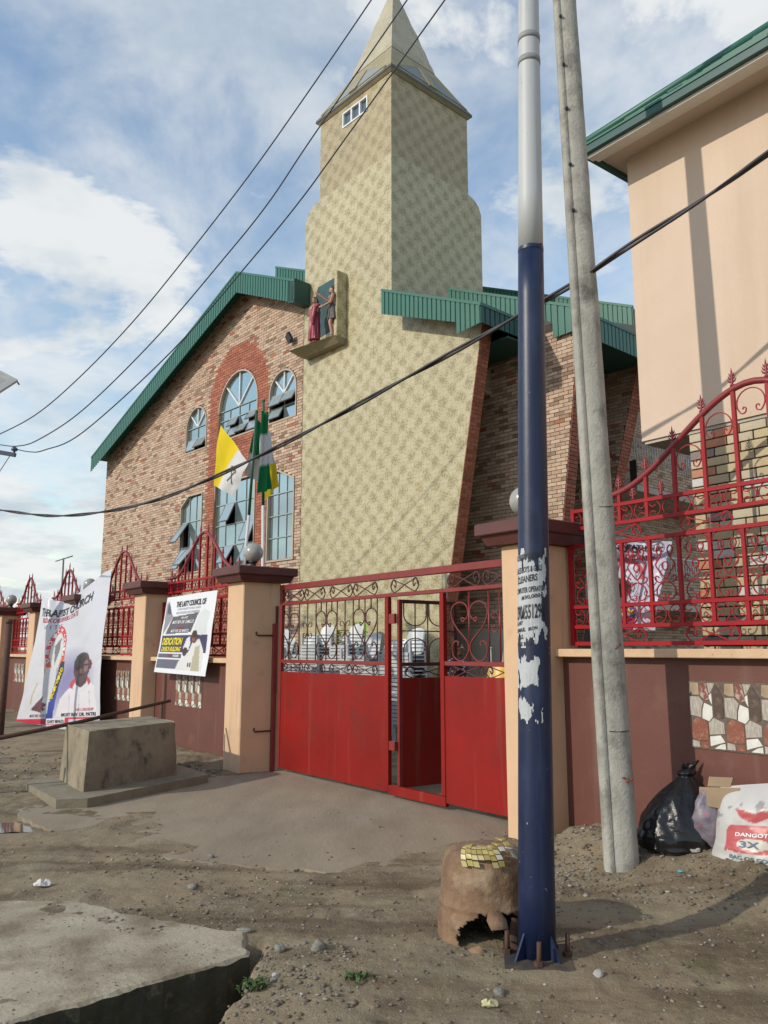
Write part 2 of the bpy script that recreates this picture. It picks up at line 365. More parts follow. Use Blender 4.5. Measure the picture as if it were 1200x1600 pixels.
# ------------------------------------------------------------------ ground
LIP_A, LIP_B = ground_at(0, 1603, 0.034), ground_at(388, 1491, 0.034)
EDGE1 = (LIP_B.x, LIP_B.y); EDGE0 = (LIP_A.x + (LIP_A.x - LIP_B.x) * 0.9, LIP_A.y + (LIP_A.y - LIP_B.y) * 0.9)               # lip of the culvert slab
ED = np.array([EDGE1[0] - EDGE0[0], EDGE1[1] - EDGE0[1]]); ED = ED / np.hypot(*ED); EN = np.array([ED[1], -ED[0]])
PUDDLE = ground_at(40, 1288)
def ground_z(x, y):
    x = np.asarray(x, float); y = np.asarray(y, float)
    a = (x - WF.O[0]) * WF.e1[0] + (y - WF.O[1]) * WF.e1[1]; b = (x - WF.O[0]) * WF.e2[0] + (y - WF.O[1]) * WF.e2[1]
    near = sstep(16, 9, y) * sstep(9, 5, np.abs(x)) * sstep(1.0, 0.0, b)
    z = near * (0.030 * fbm(x, y, 1.1, 3, 1) + 0.016 * fbm(x, y, 5, 3, 5) + 0.010 * fbm(x, y, 18, 3, 9))
    drive = sstep(-4.9 , -4.2, a + 0.35 * fbm(x, y, 1.3, 3, 17)) * sstep(0.15, -0.35, a) * sstep(-2.7, -1.5, b + 0.6 * fbm(x, y, 1.1, 4, 18))           # swept apron before the gate
    z = z * (1 - 0.8 * drive) - 0.012 * drive
    z = z + 0.16 * sstep(0.35, 0.7, a) * sstep(-0.75, 0.1, b) * sstep(0.9, 0.3, b) * (1 + 0.5 * fbm(x, y, 3, 3, 21))   # rubble against the wall
    z = z + (0.07 + 0.07 * fbm(x, y, 1.3, 3, 31)) * sstep(-5.6, -8.0, a) * sstep(-2.6, -0.9, b) * sstep(1.2, 0.3, b)  # heaped earth by the banner
    z = z + 0.20 * sstep(-5.15, -5.6, a) * sstep(-1.0, -0.1, b) * sstep(0.9, 0.3, b) * sstep(-8.5, -7, a) * (0.6 + 0.5 * fbm(x, y, 2.5, 3, 41))
    z = z + 0.016 * near * (1 - drive)
    pd = np.hypot((x - PUDDLE[0]) / 0.6, (y - PUDDLE[1]) / 0.34)
    z = z * (1 - 0.7 * sstep(1.7, 1.0, pd)) - 0.04 * sstep(1.15, 0.8, pd) * near
    d = (x - EDGE1[0]) * EN[0] + (y - EDGE1[1]) * EN[1]
    rim = -0.66 + 0.10 * fbm(x, y, 2.6, 3, 51) + 0.05 * fbm(x, y, 9, 2, 52)
    side = np.minimum(sstep(-0.16, -0.08, d), sstep(0.0, -0.16, x - rim - 0.04 * (y - 4.3)))
    far = sstep(1.15, 0.85, d)
    z = z - 0.62 * side * far * (1 + 0.1 * fbm(x, y, 4, 2, 55))
    hump = sstep(0.75, 0.1, np.hypot(x + 0.25, y - 4.15)) * 0.04
    return z + hump * near
def spaced(lo, hi, d, far0, far1):
    c = list(np.arange(lo, hi + 1e-6, d)); s = d
    while c[-1] < far1: s *= 1.35; c.append(c[-1] + s)
    s = d
    while c[0] > far0: s *= 1.35; c.insert(0, c[0] - s)
    return np.array(c)
def build_ground():
    X = spaced(-4.6, 3.4, 0.026, -600, 600); Y = np.concatenate([spaced(3.0, 7.0, 0.022, -40, 7.0), spaced(7.04, 12.5, 0.045, 7.04, 1500)])
    gx, gy = np.meshgrid(X, Y); gz = ground_z(gx, gy); nx, ny = len(X), len(Y)
    v = np.stack([gx.ravel(), gy.ravel(), gz.ravel()], 1)
    i = np.arange(ny - 1)[:, None] * nx + np.arange(nx - 1)[None, :]
    f = np.stack([i, i + 1, i + nx + 1, i + nx], -1).reshape(-1, 4)
    me = bpy.data.meshes.new('ground'); me.vertices.add(len(v)); me.vertices.foreach_set('co', v.ravel())
    me.loops.add(f.size); me.loops.foreach_set('vertex_index', f.ravel()); me.polygons.add(len(f))
    me.polygons.foreach_set('loop_start', np.arange(0, f.size, 4)); me.polygons.foreach_set('loop_total', np.full(len(f), 4))
    me.polygons.foreach_set('use_smooth', np.ones(len(f), bool)); me.update(calc_edges=True)
    m = bpy.data.materials.new('bare_earth'); m.use_nodes = True; nt = m.node_tree; N = nt.nodes; L = nt.links; bs = N['Principled BSDF']
    tc = N.new('ShaderNodeTexCoord')
    def nz(s, d=6, st=(1, 1, 1), off=(0, 0, 0)):
        mp = N.new('ShaderNodeMapping'); mp.inputs['Scale'].default_value = st; mp.inputs['Location'].default_value = off; L.new(tc.outputs['Object'], mp.inputs[0])
        n = N.new('ShaderNodeTexNoise'); n.inputs['Scale'].default_value = s; n.inputs['Detail'].default_value = d; n.inputs['Roughness'].default_value = 0.65
        L.new(mp.outputs[0], n.inputs['Vector']); return n.outputs[0]
    def mr(x, a, b, c=0.0, d=1.0):
        n = N.new('ShaderNodeMapRange'); n.inputs[1].default_value = a; n.inputs[2].default_value = b; n.inputs[3].default_value = c; n.inputs[4].default_value = d; L.new(x, n.inputs[0]); return n.outputs[0]
    def mx(f, a, b):
        n = N.new('ShaderNodeMix'); n.data_type = 'RGBA'; L.new(f, n.inputs[0])
        for i_, c in ((6, a), (7, b)):
            if isinstance(c, tuple): n.inputs[i_].default_value = (*c, 1)
            else: L.new(c, n.inputs[i_])
        return n.outputs[2]
    c = mx(mr(nz(0.75), 0.42, 0.58), (0.295, 0.228, 0.145), (0.185, 0.142, 0.09))
    c = mx(mr(nz(1.7, 7, off=(4, 2, 0)), 0.50, 0.68), c, (0.28, 0.235, 0.16))
    c = mx(mr(nz(2.6, 7, (1, .5, 1), (9, 2, 0)), 0.53, 0.70), c, (0.115, 0.09, 0.062))
    c = mx(mr(nz(34, 5), 0.55, 0.72), c, (0.34, 0.30, 0.23))
    c = mx(mr(nz(70, 4, off=(3, 3, 3)), 0.60, 0.70), c, (0.095, 0.075, 0.055))
    c = mx(mr(nz(1.1, 6, off=(1, 14, 0)), 0.61, 0.72), c, (0.12, 0.12, 0.055))
    mp = N.new('ShaderNodeMapping'); mp.inputs['Rotation'].default_value = (0, 0, R(-38)); mp.inputs['Scale'].default_value = (0.30, 2.6, 1); L.new(tc.outputs['Object'], mp.inputs[0])
    ns = N.new('ShaderNodeTexNoise'); ns.inputs['Scale'].default_value = 1.3; ns.inputs['Detail'].default_value = 6; L.new(mp.outputs[0], ns.inputs['Vector'])
    c = mx(mr(ns.outputs[0], 0.52, 0.66), c, (0.285, 0.235, 0.155)); c = mx(mr(ns.outputs[0], 0.46, 0.32), c, (0.14, 0.105, 0.066))   # old wheel and drag marks
    L.new(c, bs.inputs['Base Color']); bs.inputs['Roughness'].default_value = 0.92; bs.inputs['Specular IOR Level'].default_value = 0.25
    b = N.new('ShaderNodeBump'); b.inputs['Strength'].default_value = 0.95; b.inputs['Distance'].default_value = 0.014
    ad = N.new('ShaderNodeMath'); ad.operation = 'ADD'; L.new(nz(40, 8), ad.inputs[0]); L.new(mr(nz(130, 3), 0, 1, 0, 0.5), ad.inputs[1])
    L.new(ad.outputs[0], b.inputs['Height']); L.new(b.outputs[0], bs.inputs['Normal'])
    me.materials.append(m); o = obj('ground', me, kind='structure'); return m
M_EARTH = build_ground()

def flat_sheet(name, outline, z, thick, mat, kind='structure', rough=0.03, sub=0.12, seed=3, side=None, lip=0.0):
    """an irregular slab: outline resampled and roughened, its lip worn, its top uneven"""
    pts = []; n = len(outline)
    for i in range(n):
        p, q = outline[i], outline[(i + 1) % n]; L_ = math.hypot(q[0] - p[0], q[1] - p[1]); k = max(1, int(L_ / sub))
        for j in range(k):
            t = j / k; x = p[0] + (q[0] - p[0]) * t; y = p[1] + (q[1] - p[1]) * t
            pts.append((x + rough * float(fbm(x, y, 5, 4, seed, 0.7)), y + rough * float(fbm(x, y, 5, 4, seed + 9, 0.7))))
    mb = MB(); m = len(pts); cx = sum(p[0] for p in pts) / m; cy = sum(p[1] for p in pts) / m
    def inn(p, d): L_ = math.hypot(p[0] - cx, p[1] - cy); return (p[0] - (p[0] - cx) / L_ * d, p[1] - (p[1] - cy) / L_ * d)
    lw = [lip * (0.6 + 0.8 * abs(float(fbm(x, y, 9, 2, seed + 3)))) for x, y in pts]
    top = [(*inn(p, w * 1.6), z + 0.004 * float(fbm(p[0], p[1], 4, 2, seed))) for p, w in zip(pts, lw)]
    mid = [(p[0], p[1], z - w) for p, w in zip(pts, lw)]; low = [(p[0], p[1], z - thick) for p in pts]
    loop = [(i, (i + 1) % m) for i in range(m)]
    mb.add(top + mid, [tuple(t) for t in tessellate_polygon([[Vector(p) for p in top]])] + [(i, j, m + j, m + i) for i, j in loop])
    mb.add(mid + low, [(i, j, m + j, m + i) for i, j in loop], 1 if side else 0)
    return mb.build(name, [mat, side] if side else mat, kind=kind)
a_, b_ = EDGE0, EDGE1
flat_sheet('culvert_slab', [EDGE0, (LIP_A.x, LIP_A.y), EDGE1, (-0.78, 4.88), (-1.05, 5.0), (-1.5, 5.22), (-1.9, 5.45), (-2.5, 5.5), (-3.4, 5.2), (-4.5, 5.0), (-4.5, EDGE0[1])], 0.034, 0.75, M_SLAB, seed=13, rough=0.05, sub=0.03, side=M_DITCH, lip=0.016)
dv = [WF.world(*p)[:2] for p in ((-4.55, 0.55), (-4.62, -0.3), (-4.9, -1.2), (-4.9, -2.6), (-3.5, -3.1), (-1.5, -2.9), (0.1, -1.7), (0.15, -0.3), (0.02, 0.55))]
flat_sheet('driveway', dv, 0.005, 0.1, M_DRIVE, seed=23, rough=0.10, sub=0.06, lip=0.004)
pd_ = []
for k in range(28):
    a = 2 * math.pi * k / 28; rr = 1.0 + 0.22 * math.sin(2 * a + 1) + 0.12 * math.sin(5 * a)
    pd_.append((PUDDLE[0] + 0.58 * rr * math.cos(a), PUDDLE[1] + 0.31 * rr * math.sin(a)))
M_WATER = pm('muddy_water', (0.10, 0.085, 0.062), None, rough=0.04, spec=0.6)
mb = MB(); mb.add([(x, y, -0.022) for x, y in pd_], [tuple(range(28))]); mb.build('puddle_water', M_WATER, kind='structure')

# ------------------------------------------------------------------ bricks
TAN = np.array([(0.52, 0.375, 0.27), (0.55, 0.41, 0.30), (0.49, 0.35, 0.25), (0.58, 0.445, 0.335), (0.46, 0.325, 0.235)])
BROWN = np.array([(0.30, 0.20, 0.135), (0.35, 0.24, 0.165), (0.24, 0.155, 0.105)])
REDS = np.array([(0.36, 0.115, 0.062), (0.42, 0.15, 0.085), (0.31, 0.10, 0.056), (0.39, 0.13, 0.08)])
def brick_colour(kind, n):
    c = TAN[rng.integers(0, len(TAN), n)] * 1.0
    if kind == 'red': c = REDS[rng.integers(0, len(REDS), n)] * 1.0
    else:
        r = rng.random(n); k = r < 0.14; c[k] = BROWN[rng.integers(0, 3, k.sum())]
        k = (r > 0.14) & (r < 0.165); c[k] = REDS[rng.integers(0, 4, k.sum())]
    return c * (0.9 + 0.2 * rng.random((n, 1)))
def brickwork(name, spans, z0, z1, P, N, parent, mats=None, course=0.076, length=0.232, joint=0.011, depth=0.012, kind='tan', colour=None):
    """spans(z) -> intervals along the wall for the course at z; P(u,z) -> point on the wall; N outward normal; one cladding mesh"""
    V = []; F = []; Cc = []; rows = int((z1 - z0) / course)
    nv = Vector(N)
    for k in range(rows):
        za = z0 + k * course; zb = za + course - joint; zm = (za + zb) / 2; off = (k % 2) * length / 2
        for lo, hi in spans(zm):
            if hi - lo < 0.03: continue
            i = math.floor((lo - off) / length)
            while True:
                u0 = max(lo, off + i * length); u1 = min(hi, off + (i + 1) * length - joint); i += 1
                if u0 >= hi: break
                if u1 - u0 < 0.02: continue
                d = depth * (0.75 + 0.5 * rng.random()); o = len(V)
                q = [P(u0, za), P(u1, za), P(u1, zb), P(u0, zb)]
                V += [tuple(p) for p in q] + [tuple(Vector(p) + nv * d) for p in q]
                F += [(o + 4, o + 5, o + 6, o + 7), (o, o + 1, o + 5, o + 4), (o + 1, o + 2, o + 6, o + 5), (o + 2, o + 3, o + 7, o + 6), (o + 3, o, o + 4, o + 7)]
                c = colour((u0 + u1) / 2, zm) if colour else kind
                Cc.append(c)
    if not V: return None
    cols = np.zeros((len(Cc), 3)); ks = np.array(Cc)
    for kk in set(Cc):
        s = ks == kk; cols[s] = brick_colour(kk, int(s.sum()))
    me = bpy.data.meshes.new(name); me.from_pydata(V, [], F); me.materials.append(M_BRICK); vcol(me, np.repeat(cols, 8, 0)); me.update()
    return obj(name, me, parent, kind='stuff')

# ------------------------------------------------------------------ boundary wall, pillars and lamps
def wthing(name, label, cat, a, b, z=0.0, group=None): return thing(name, label, cat, WF.world(a, b, z), WF.rot, group)

# the stone-look tiles of the wall panels: outlines of one printed repeat, 0..1 across and 0..1 up
MOTIF = [([(0.02, 0.83), (0.05, 0.99), (0.30, 0.99), (0.31, 0.80), (0.15, 0.80)], 'tan'),
         ([(0.33, 0.80), (0.32, 0.99), (0.52, 0.99), (0.60, 0.74), (0.46, 0.72)], 'maroon'),
         ([(0.54, 0.99), (0.78, 0.99), (0.66, 0.86), (0.60, 0.82)], 'grey'),
         ([(0.61, 0.72), (0.58, 0.80), (0.66, 0.84), (0.67, 0.66)], 'white'),
         ([(0.69, 0.50), (0.69, 0.84), (0.80, 0.97), (0.98, 0.80), (0.985, 0.47), (0.85, 0.45)], 'brown'),
         ([(0.02, 0.49), (0.02, 0.78), (0.30, 0.78), (0.42, 0.70), (0.36, 0.60), (0.34, 0.46)], 'grey'),
         ([(0.38, 0.58), (0.44, 0.69), (0.67, 0.64), (0.67, 0.48), (0.56, 0.41), (0.36, 0.45)], 'white'),
         ([(0.55, 0.21), (0.54, 0.39), (0.68, 0.47), (0.82, 0.44), (0.98, 0.40), (0.985, 0.24)], 'grey'),
         ([(0.02, 0.14), (0.04, 0.36), (0.16, 0.46), (0.44, 0.44), (0.53, 0.36), (0.52, 0.13), (0.26, 0.11)], 'red'),
         ([(0.55, 0.04), (0.55, 0.19), (0.86, 0.22), (0.98, 0.12), (0.80, 0.09)], 'white'),
         ([(0.66, 0.015), (0.84, 0.08), (0.98, 0.10), (0.985, 0.015)], 'white'),
         ([(0.02, 0.015), (0.03, 0.12), (0.24, 0.10), (0.26, 0.015)], 'grey'),
         ([(0.28, 0.015), (0.27, 0.09), (0.50, 0.11), (0.53, 0.015)], 'red')]
STONE = {'tan': pm('stone_tan', (0.42, 0.33, 0.22), (0.30, 0.21, 0.14), 20, 0.45), 'maroon': pm('stone_maroon', (0.20, 0.06, 0.045), (0.52, 0.40, 0.34), 26, 0.45, lo=0.45, hi=0.62),
         'grey': pm('stone_grey', (0.30, 0.26, 0.22), (0.48, 0.44, 0.38), 30, 0.45, stretch=(2.5, 2.5, 0.6)), 'white': pm('stone_white', (0.74, 0.74, 0.68), (0.62, 0.62, 0.57), 12, 0.4),
         'brown': pm('stone_brown', (0.085, 0.055, 0.042), (0.17, 0.12, 0.09), 24, 0.45, lo=0.5, hi=0.7), 'red': pm('stone_red', (0.24, 0.08, 0.05), (0.38, 0.20, 0.14), 28, 0.45, lo=0.5, hi=0.68)}
M_GROUT = pm('tile_grout', (0.16, 0.12, 0.09), (0.10, 0.075, 0.06), 30, 0.8)
_motif = {}
def mosaic(parent, a0, z0, w, h, reps):
    """a panel let into the wall face (local y=0 is the face); each stone of the repeat a piece of its own"""
    p = MB().bbox(a0 - 0.006, a0 + w + 0.006, -0.007, 0.02, z0 - 0.006, z0 + h + 0.006, 0.003).build('mosaic_panel', M_GROUT, parent)
    cw = w / reps
    for k in range(reps):
        for i, (poly, c) in enumerate(MOTIF):
            key = (i, round(cw, 3), round(h, 3))
            if key not in _motif:
                cx = sum(q[0] for q in poly) / len(poly); cz = sum(q[1] for q in poly) / len(poly)
                sh = [(cx + (q[0] - cx) * 0.97, cz + (q[1] - cz) * 0.97) for q in poly]
                _motif[key] = MB().prism([(u * cw, v * h) for u, v in sh], -0.0105 - 0.0005 * (i % 3), -0.0075).mesh('stone_tile', STONE[c])
            obj('stone_tile', _motif[key], p, (a0 + k * cw, 0, z0))
    return p

def boundary_wall(label, a0, a1, face, ztop, panels, hz=0.16):
    """solid dwarf wall with a painted coping; face = where its street side stands"""
    t = wthing('boundary_wall', label, 'wall', a0, face); L_ = a1 - a0
    MB().box(0, L_, 0, 0.22, -0.3, ztop - 0.07).build('wall', M_MAROON, t)
    MB().bbox(-0.0, L_, -0.11, 0.24, ztop - 0.068, ztop, 0.006).build('coping', M_COPING, t)
    for (a, z, w, h, reps) in panels: mosaic(t, a, z, w, h, reps)
    return t
def pillar(label, a, b0, b1, w, ztop, group='beige pillars along the boundary wall', name='gate_pillar', zb=-0.3):
    t = wthing(name, label, 'pillar', a, b0, 0, group); d = b1 - b0
    MB().bbox(0, w, 0, d, zb, ztop - 0.2, 0.012).build('shaft', M_RENDER, t)
    c = MB(); o = 0.17
    c.frustum([(-0.09, -0.09, ztop - 0.199), (w + 0.09, -0.09, ztop - 0.199), (w + 0.09, d + 0.09, ztop - 0.199), (-0.09, d + 0.09, ztop - 0.199)],
              [(-0.13, -0.13, ztop - 0.115), (w + 0.13, -0.13, ztop - 0.115), (w + 0.13, d + 0.13, ztop - 0.115), (-0.13, d + 0.13, ztop - 0.115)])
    c.build('cap_moulding', M_CAP, t)
    MB().bbox(-o, w + o, -o, d + o, ztop - 0.113, ztop, 0.01).build('cap_slab', M_CAP, t)
    return t
def globe(label, a, b, z, r=0.135):
    t = wthing('globe_lamp', label, 'lamp', a, b, z, 'globe lamps on the pillar caps')
    MB().lathe([(0.075, 0.0), (0.075, 0.018), (0.045, 0.03), (0.04, 0.075), (0.062, 0.09), (0.062, 0.11)], 16).build('lamp_base', M_BLACK, t)
    prof = []
    for i in range(41):
        th = math.pi * (0.12 + 0.88 * i / 40); rib = 1 + 0.012 * math.cos(i * math.pi)
        prof.append((max(0.0, r * math.sin(th)) * rib, 0.10 + r - r * math.cos(th) - r * (1 - math.cos(math.pi * 0.12))))
    prof[-1] = (0.0, prof[-1][1])
    MB().lathe(prof, 28).build('globe', M_GLOBE, t)
    return t

pillar('beige pillar right of the red gate, behind the blue pole', 0.0, 0.0, 0.62, 0.34, 2.72)
pillar('beige pillar left of the red gate with two bolt pins', -5.13, -0.12, 0.46, 0.46, 2.70)
pillar('beige pillar between the large banner and the small poster', -8.64, -0.12, 0.36, 0.50, 2.72, name='wall_pillar')
pillar('beige pillar standing behind the large white banner', -12.15, -0.12, 0.36, 0.50, 2.68, name='wall_pillar')
pillar('beige pillar at the left edge of the large white banner', -15.4, -0.12, 0.36, 0.50, 2.66, name='wall_pillar')
pillar('beige pillar with the rusty post, farthest down the wall', -18.6, -0.12, 0.36, 0.50, 2.68, name='wall_pillar')
globe('ribbed globe lamp half hidden behind the blue pole', 0.10, 0.22, 2.72)
globe('ribbed globe lamp on the pillar left of the gate', -4.92, 0.15, 2.70)
globe('ribbed globe lamp showing above the large banner', -11.9, 0.15, 2.68)
globe('ribbed globe lamp on the farthest pillar of the wall', -18.35, 0.15, 2.68)

boundary_wall('maroon dwarf wall right of the gate with a stone tile panel', 0.34, 4.1, 0.40, 1.60, [(1.66 - 0.34 - 0.10, 0.87, 1.40, 0.485, 5)])
LEFTWALL = ((-8.14, -5.13, 'maroon dwarf wall under the small poster beside the gate pillar', (0.85, 0.72, 0.95, 0.50, 4)),
            (-11.65, -8.64, 'maroon dwarf wall just right of the large banner', (1.65, 0.68, 0.72, 0.53, 3)),
            (-14.9, -12.15, 'maroon dwarf wall behind the large banner', (1.0, 0.7, 0.72, 0.52, 3)),
            (-18.1, -15.4, 'maroon dwarf wall left of the large banner', (0.75, 0.78, 0.95, 0.46, 3)),
            (-24.0, -18.6, 'maroon dwarf wall past the farthest pillar', (2.0, 0.78, 0.72, 0.5, 3)))
for a0, a1, lb, pn in LEFTWALL: boundary_wall(lb, a0, a1, 0.12, 1.47, [pn])

# ------------------------------------------------------------------ wrought-iron fence panels
def spiral(cx, cz, r0, r1, t0, t1, n=14):
    return [(cx + (r0 + (r1 - r0) * i / (n - 1)) * math.cos(t0 + (t1 - t0) * i / (n - 1)), cz + (r0 + (r1 - r0) * i / (n - 1)) * math.sin(t0 + (t1 - t0) * i / (n - 1))) for i in range(n)]
def curve2(mb, pts, r=0.006, y=0.0, n=4, flat=1.0): mb.tube([(p[0], y, p[1]) for p in pts], r, n, True, 0, False, flat, up=(0, 1, 0))
def smooth(pts, n=5):
    out = []; P = [pts[0]] + list(pts) + [pts[-1]]
    for i in range(1, len(P) - 2):
        for j in range(n):
            t = j / n; a, b, c, d = P[i - 1], P[i], P[i + 1], P[i + 2]
            out.append(tuple(0.5 * (2 * b[k] + (c[k] - a[k]) * t + (2 * a[k] - 5 * b[k] + 4 * c[k] - d[k]) * t * t + (3 * b[k] - a[k] - 3 * c[k] + d[k]) * t ** 3) for k in (0, 1)))
    out.append(pts[-1]); return out
def scroll_eight(w, h, r=0.006):                          # lying S scrolls crossing, w wide, h tall, centred on 0
    mb = MB(); hh = h / 2
    for sx in (1, -1):
        a = smooth([(-w / 2 * sx + 0.02 * sx, 0.0), (-w * 0.40 * sx, hh * 0.9), (-w * 0.25 * sx, hh * 0.55), (0, 0), (w * 0.25 * sx, -hh * 0.75), (w * 0.40 * sx, -hh * 0.9), (w * 0.49 * sx, 0), (w * 0.40 * sx, hh * 0.8), (w * 0.30 * sx, hh * 0.35), (w * 0.33 * sx, -0.02), (w * 0.38 * sx, hh * 0.2)])
        curve2(mb, a, r)
    return mb
def scroll_cross(w, h, r=0.0055):
    mb = MB()
    for sx in (1, -1):
        c = smooth([(sx * w * 0.20, h * 0.22), (sx * w * 0.30, h * 0.12), (sx * w * 0.42, h * 0.25), (sx * w * 0.36, h * 0.46), (sx * w * 0.15, h * 0.38), (sx * 0.01, 0), (sx * w * 0.15, -h * 0.38), (sx * w * 0.36, -h * 0.46), (sx * w * 0.42, -h * 0.25), (sx * w * 0.30, -h * 0.12), (sx * w * 0.20, -h * 0.22)])
        curve2(mb, c, r)
    return mb
def scroll_main(w, h, r=0.006):                           # the tall ornament between two bars
    mb = MB()
    for s in (1, -1):
        curve2(mb, smooth([(s * w * 0.10, h * 0.27), (s * w * 0.20, h * 0.22), (s * w * 0.28, h * 0.30), (s * w * 0.20, h * 0.36), (s * w * 0.10, h * 0.30), (s * w * 0.18, h * 0.18), (s * w * 0.32, h * 0.08), (s * w * 0.20, -0.02 * h), (s * w * 0.02, -0.13 * h)]), r)
        curve2(mb, smooth([(0, -0.02 * h), (s * w * 0.10, 0.04 * h), (0.0 + s * w * 0.07, 0.10 * h), (0, 0.115 * h)]), r)
        curve2(mb, smooth([(s * w * 0.22, -0.12 * h), (s * w * 0.30, -0.09 * h), (s * w * 0.36, -0.14 * h), (s * w * 0.22, -0.19 * h), (s * w * 0.02, -0.17 * h), (s * w * 0.25, -0.24 * h), (s * w * 0.32, -0.34 * h), (s * w * 0.22, -0.43 * h), (s * w * 0.06, -0.44 * h), (s * w * 0.05, -0.38 * h), (s * w * 0.13, -0.37 * h)]), r)
        curve2(mb, smooth([(s * w * 0.44, h * 0.30), (s * w * 0.40, h * 0.42), (s * w * 0.2, h * 0.485), (0, h * 0.49)]), r * 0.8)
    return mb
def scroll_c(w, r=0.006):                                 # C scroll hung under the arch
    mb = MB(); R0 = w * 0.46
    pts = spiral(0, -R0, R0, R0, R(-20), R(200), 18)
    for s in (1, -1):
        e = [(s * R0 * 0.94, -R0 * 1.34), (s * R0 * 0.70, -R0 * 1.68), (s * R0 * 0.42, -R0 * 1.62), (s * R0 * 0.36, -R0 * 1.35), (s * R0 * 0.52, -R0 * 1.25), (s * R0 * 0.60, -R0 * 1.4)]
        curve2(mb, smooth(e), r)
    curve2(mb, pts, r); return mb
def finial_mesh(mat):
    mb = MB(); mb.tube([(0, 0, 0), (0, 0, 0.03), (0, 0, 0.10), (0, 0, 0.155)], [0.014, 0.009, 0.011, 0.001], 6)
    for z, w, hgt in ((0.035, 0.040, 0.05), (0.06, 0.032, 0.045), (0.085, 0.024, 0.04)):
        for s in (1, -1): mb.tube([(0, 0, z), (s * w * 0.6, 0, z + hgt * 0.25), (s * w, 0, z + hgt * 0.75)], [0.009, 0.008, 0.001], 5)
    mb.tube([(-0.014, 0, 0.012), (0.014, 0, 0.012)], 0.011, 6)
    return mb.mesh('finial', mat)
M_FINIAL = finial_mesh(M_ARCH)
UNIT_BAR = {}
def bar_mesh(r):
    if r not in UNIT_BAR: UNIT_BAR[r] = MB().box(-r, r, -r, r, 0, 1).mesh('bar', M_IRON)
    return UNIT_BAR[r]
_sc = {}
def cached(key, mk):
    if key not in _sc: _sc[key] = mk()
    return _sc[key]
def fence(label, a0, a1, b, dz, peak, rr=0.017, flat0=0.42):
    t = wthing('iron_fence', label, 'fence', a0, b, 0, 'red wrought-iron fence panels on the boundary wall'); L_ = a1 - a0
    zs = [1.645 + dz, 1.79 + dz, 1.965 + dz, 2.505 + dz, 2.665 + dz, 2.825 + dz]
    n = max(6, round((L_ - 0.1) / 0.272)); dx = (L_ - 0.06) / n
    for i, z in enumerate(zs):
        x0 = 0.0 if i < 4 else 0.05
        MB().bbox(x0, L_ - x0, -rr, rr, z - rr, z + rr, 0.003).build('rail', M_IRON, t)
    for x in (rr + 0.002, L_ - rr - 0.002):
        o = obj('post', bar_mesh(rr * 1.15), t, (x, -0.001, zs[0] - rr)); o.scale = (1, 1, zs[3] - zs[0] + 2 * rr)
    for x in (0.05 + rr, L_ - 0.05 - rr):
        o = obj('bracket', bar_mesh(rr), t, (x, -0.002, zs[4] - rr)); o.scale = (1, 1, zs[5] - zs[4] + 2 * rr)
    def top(x):                                            # bell-shaped arch
        q = abs(x - L_ / 2) / (L_ / 2 - flat0)
        if q >= 1: return zs[5] + 0.085
        return zs[5] + 0.085 + (peak + dz - zs[5] - 0.085) * (0.5 + 0.5 * math.cos(math.pi * q ** 0.92))
    xs = np.linspace(0.18, L_ - 0.18, 44)
    MB().tube([(x, 0, top(x)) for x in xs], 0.026, 10).build('arch_rail', M_ARCH, t)
    main = cached(('main', round(dx, 3)), lambda: scroll_main(dx, zs[3] - zs[2]).mesh('scroll', M_IRON))
    crs = cached(('cross', round(dx, 3)), lambda: scroll_cross(dx, zs[2] - zs[1] - 0.02).mesh('scroll', M_IRON))
    cup = cached(('c', round(dx, 3)), lambda: scroll_c(dx - 0.03).mesh('scroll', M_IRON))
    eight = cached(('eight', round(dx, 3)), lambda: scroll_eight(dx * 1.7, zs[1] - zs[0] - 0.02).mesh('scroll', M_IRON))
    for i in range(n + 1):
        x = 0.03 + i * dx
        if 0 < i < n:
            o = obj('bar', bar_mesh(rr * 0.85), t, (x, 0, zs[1])); o.scale = (1, 1, zs[3] - zs[1])
            zt = top(x)
            o = obj('bar', bar_mesh(rr * 0.85), t, (x, 0, zs[4])); o.scale = (1, 1, zt - zs[4])
            obj('finial', M_FINIAL, t, (x, 0, zt + 0.018))
        if i < n:
            xm = x + dx / 2; ztop = min(top(x + 0.02), top(x + dx - 0.02))
            obj('scroll', main, t, (xm, 0, (zs[2] + zs[3]) / 2))
            obj('scroll', crs, t, (xm, 0, (zs[1] + zs[2]) / 2))
            obj('scroll', crs, t, (xm, 0, (zs[4] + zs[5]) / 2))
            if ztop > zs[5] + 0.35: obj('scroll', cup, t, (xm, 0, ztop - 0.03))
            elif 0 < i < n - 1: obj('finial', M_FINIAL, t, (xm, 0, zs[5] + 0.017))
        if i % 3 == 1 and i < n:
            obj('scroll', eight, t, (x + dx * 0.9, 0, (zs[0] + zs[1]) / 2)); obj('scroll', eight, t, (x + dx * 0.9, 0, (zs[3] + zs[4]) / 2))
    return t
fence('bright red iron fence right of the gate with fleur finials', 0.37, 3.95, 0.50, 0.0, 3.60)
fence('red iron fence behind the small laity poster', -8.13, -5.14, 0.20, -0.14, 3.56)
fence('red iron fence just right of the large banner', -11.64, -8.65, 0.20, -0.14, 3.58)
fence('red iron fence peeking over the large banner', -14.89, -12.16, 0.20, -0.14, 3.48)
fence('red iron fence left of the large banner', -18.09, -15.41, 0.20, -0.14, 3.52)
fence('red iron fence past the farthest pillar', -22.0, -18.61, 0.20, -0.14, 3.46)

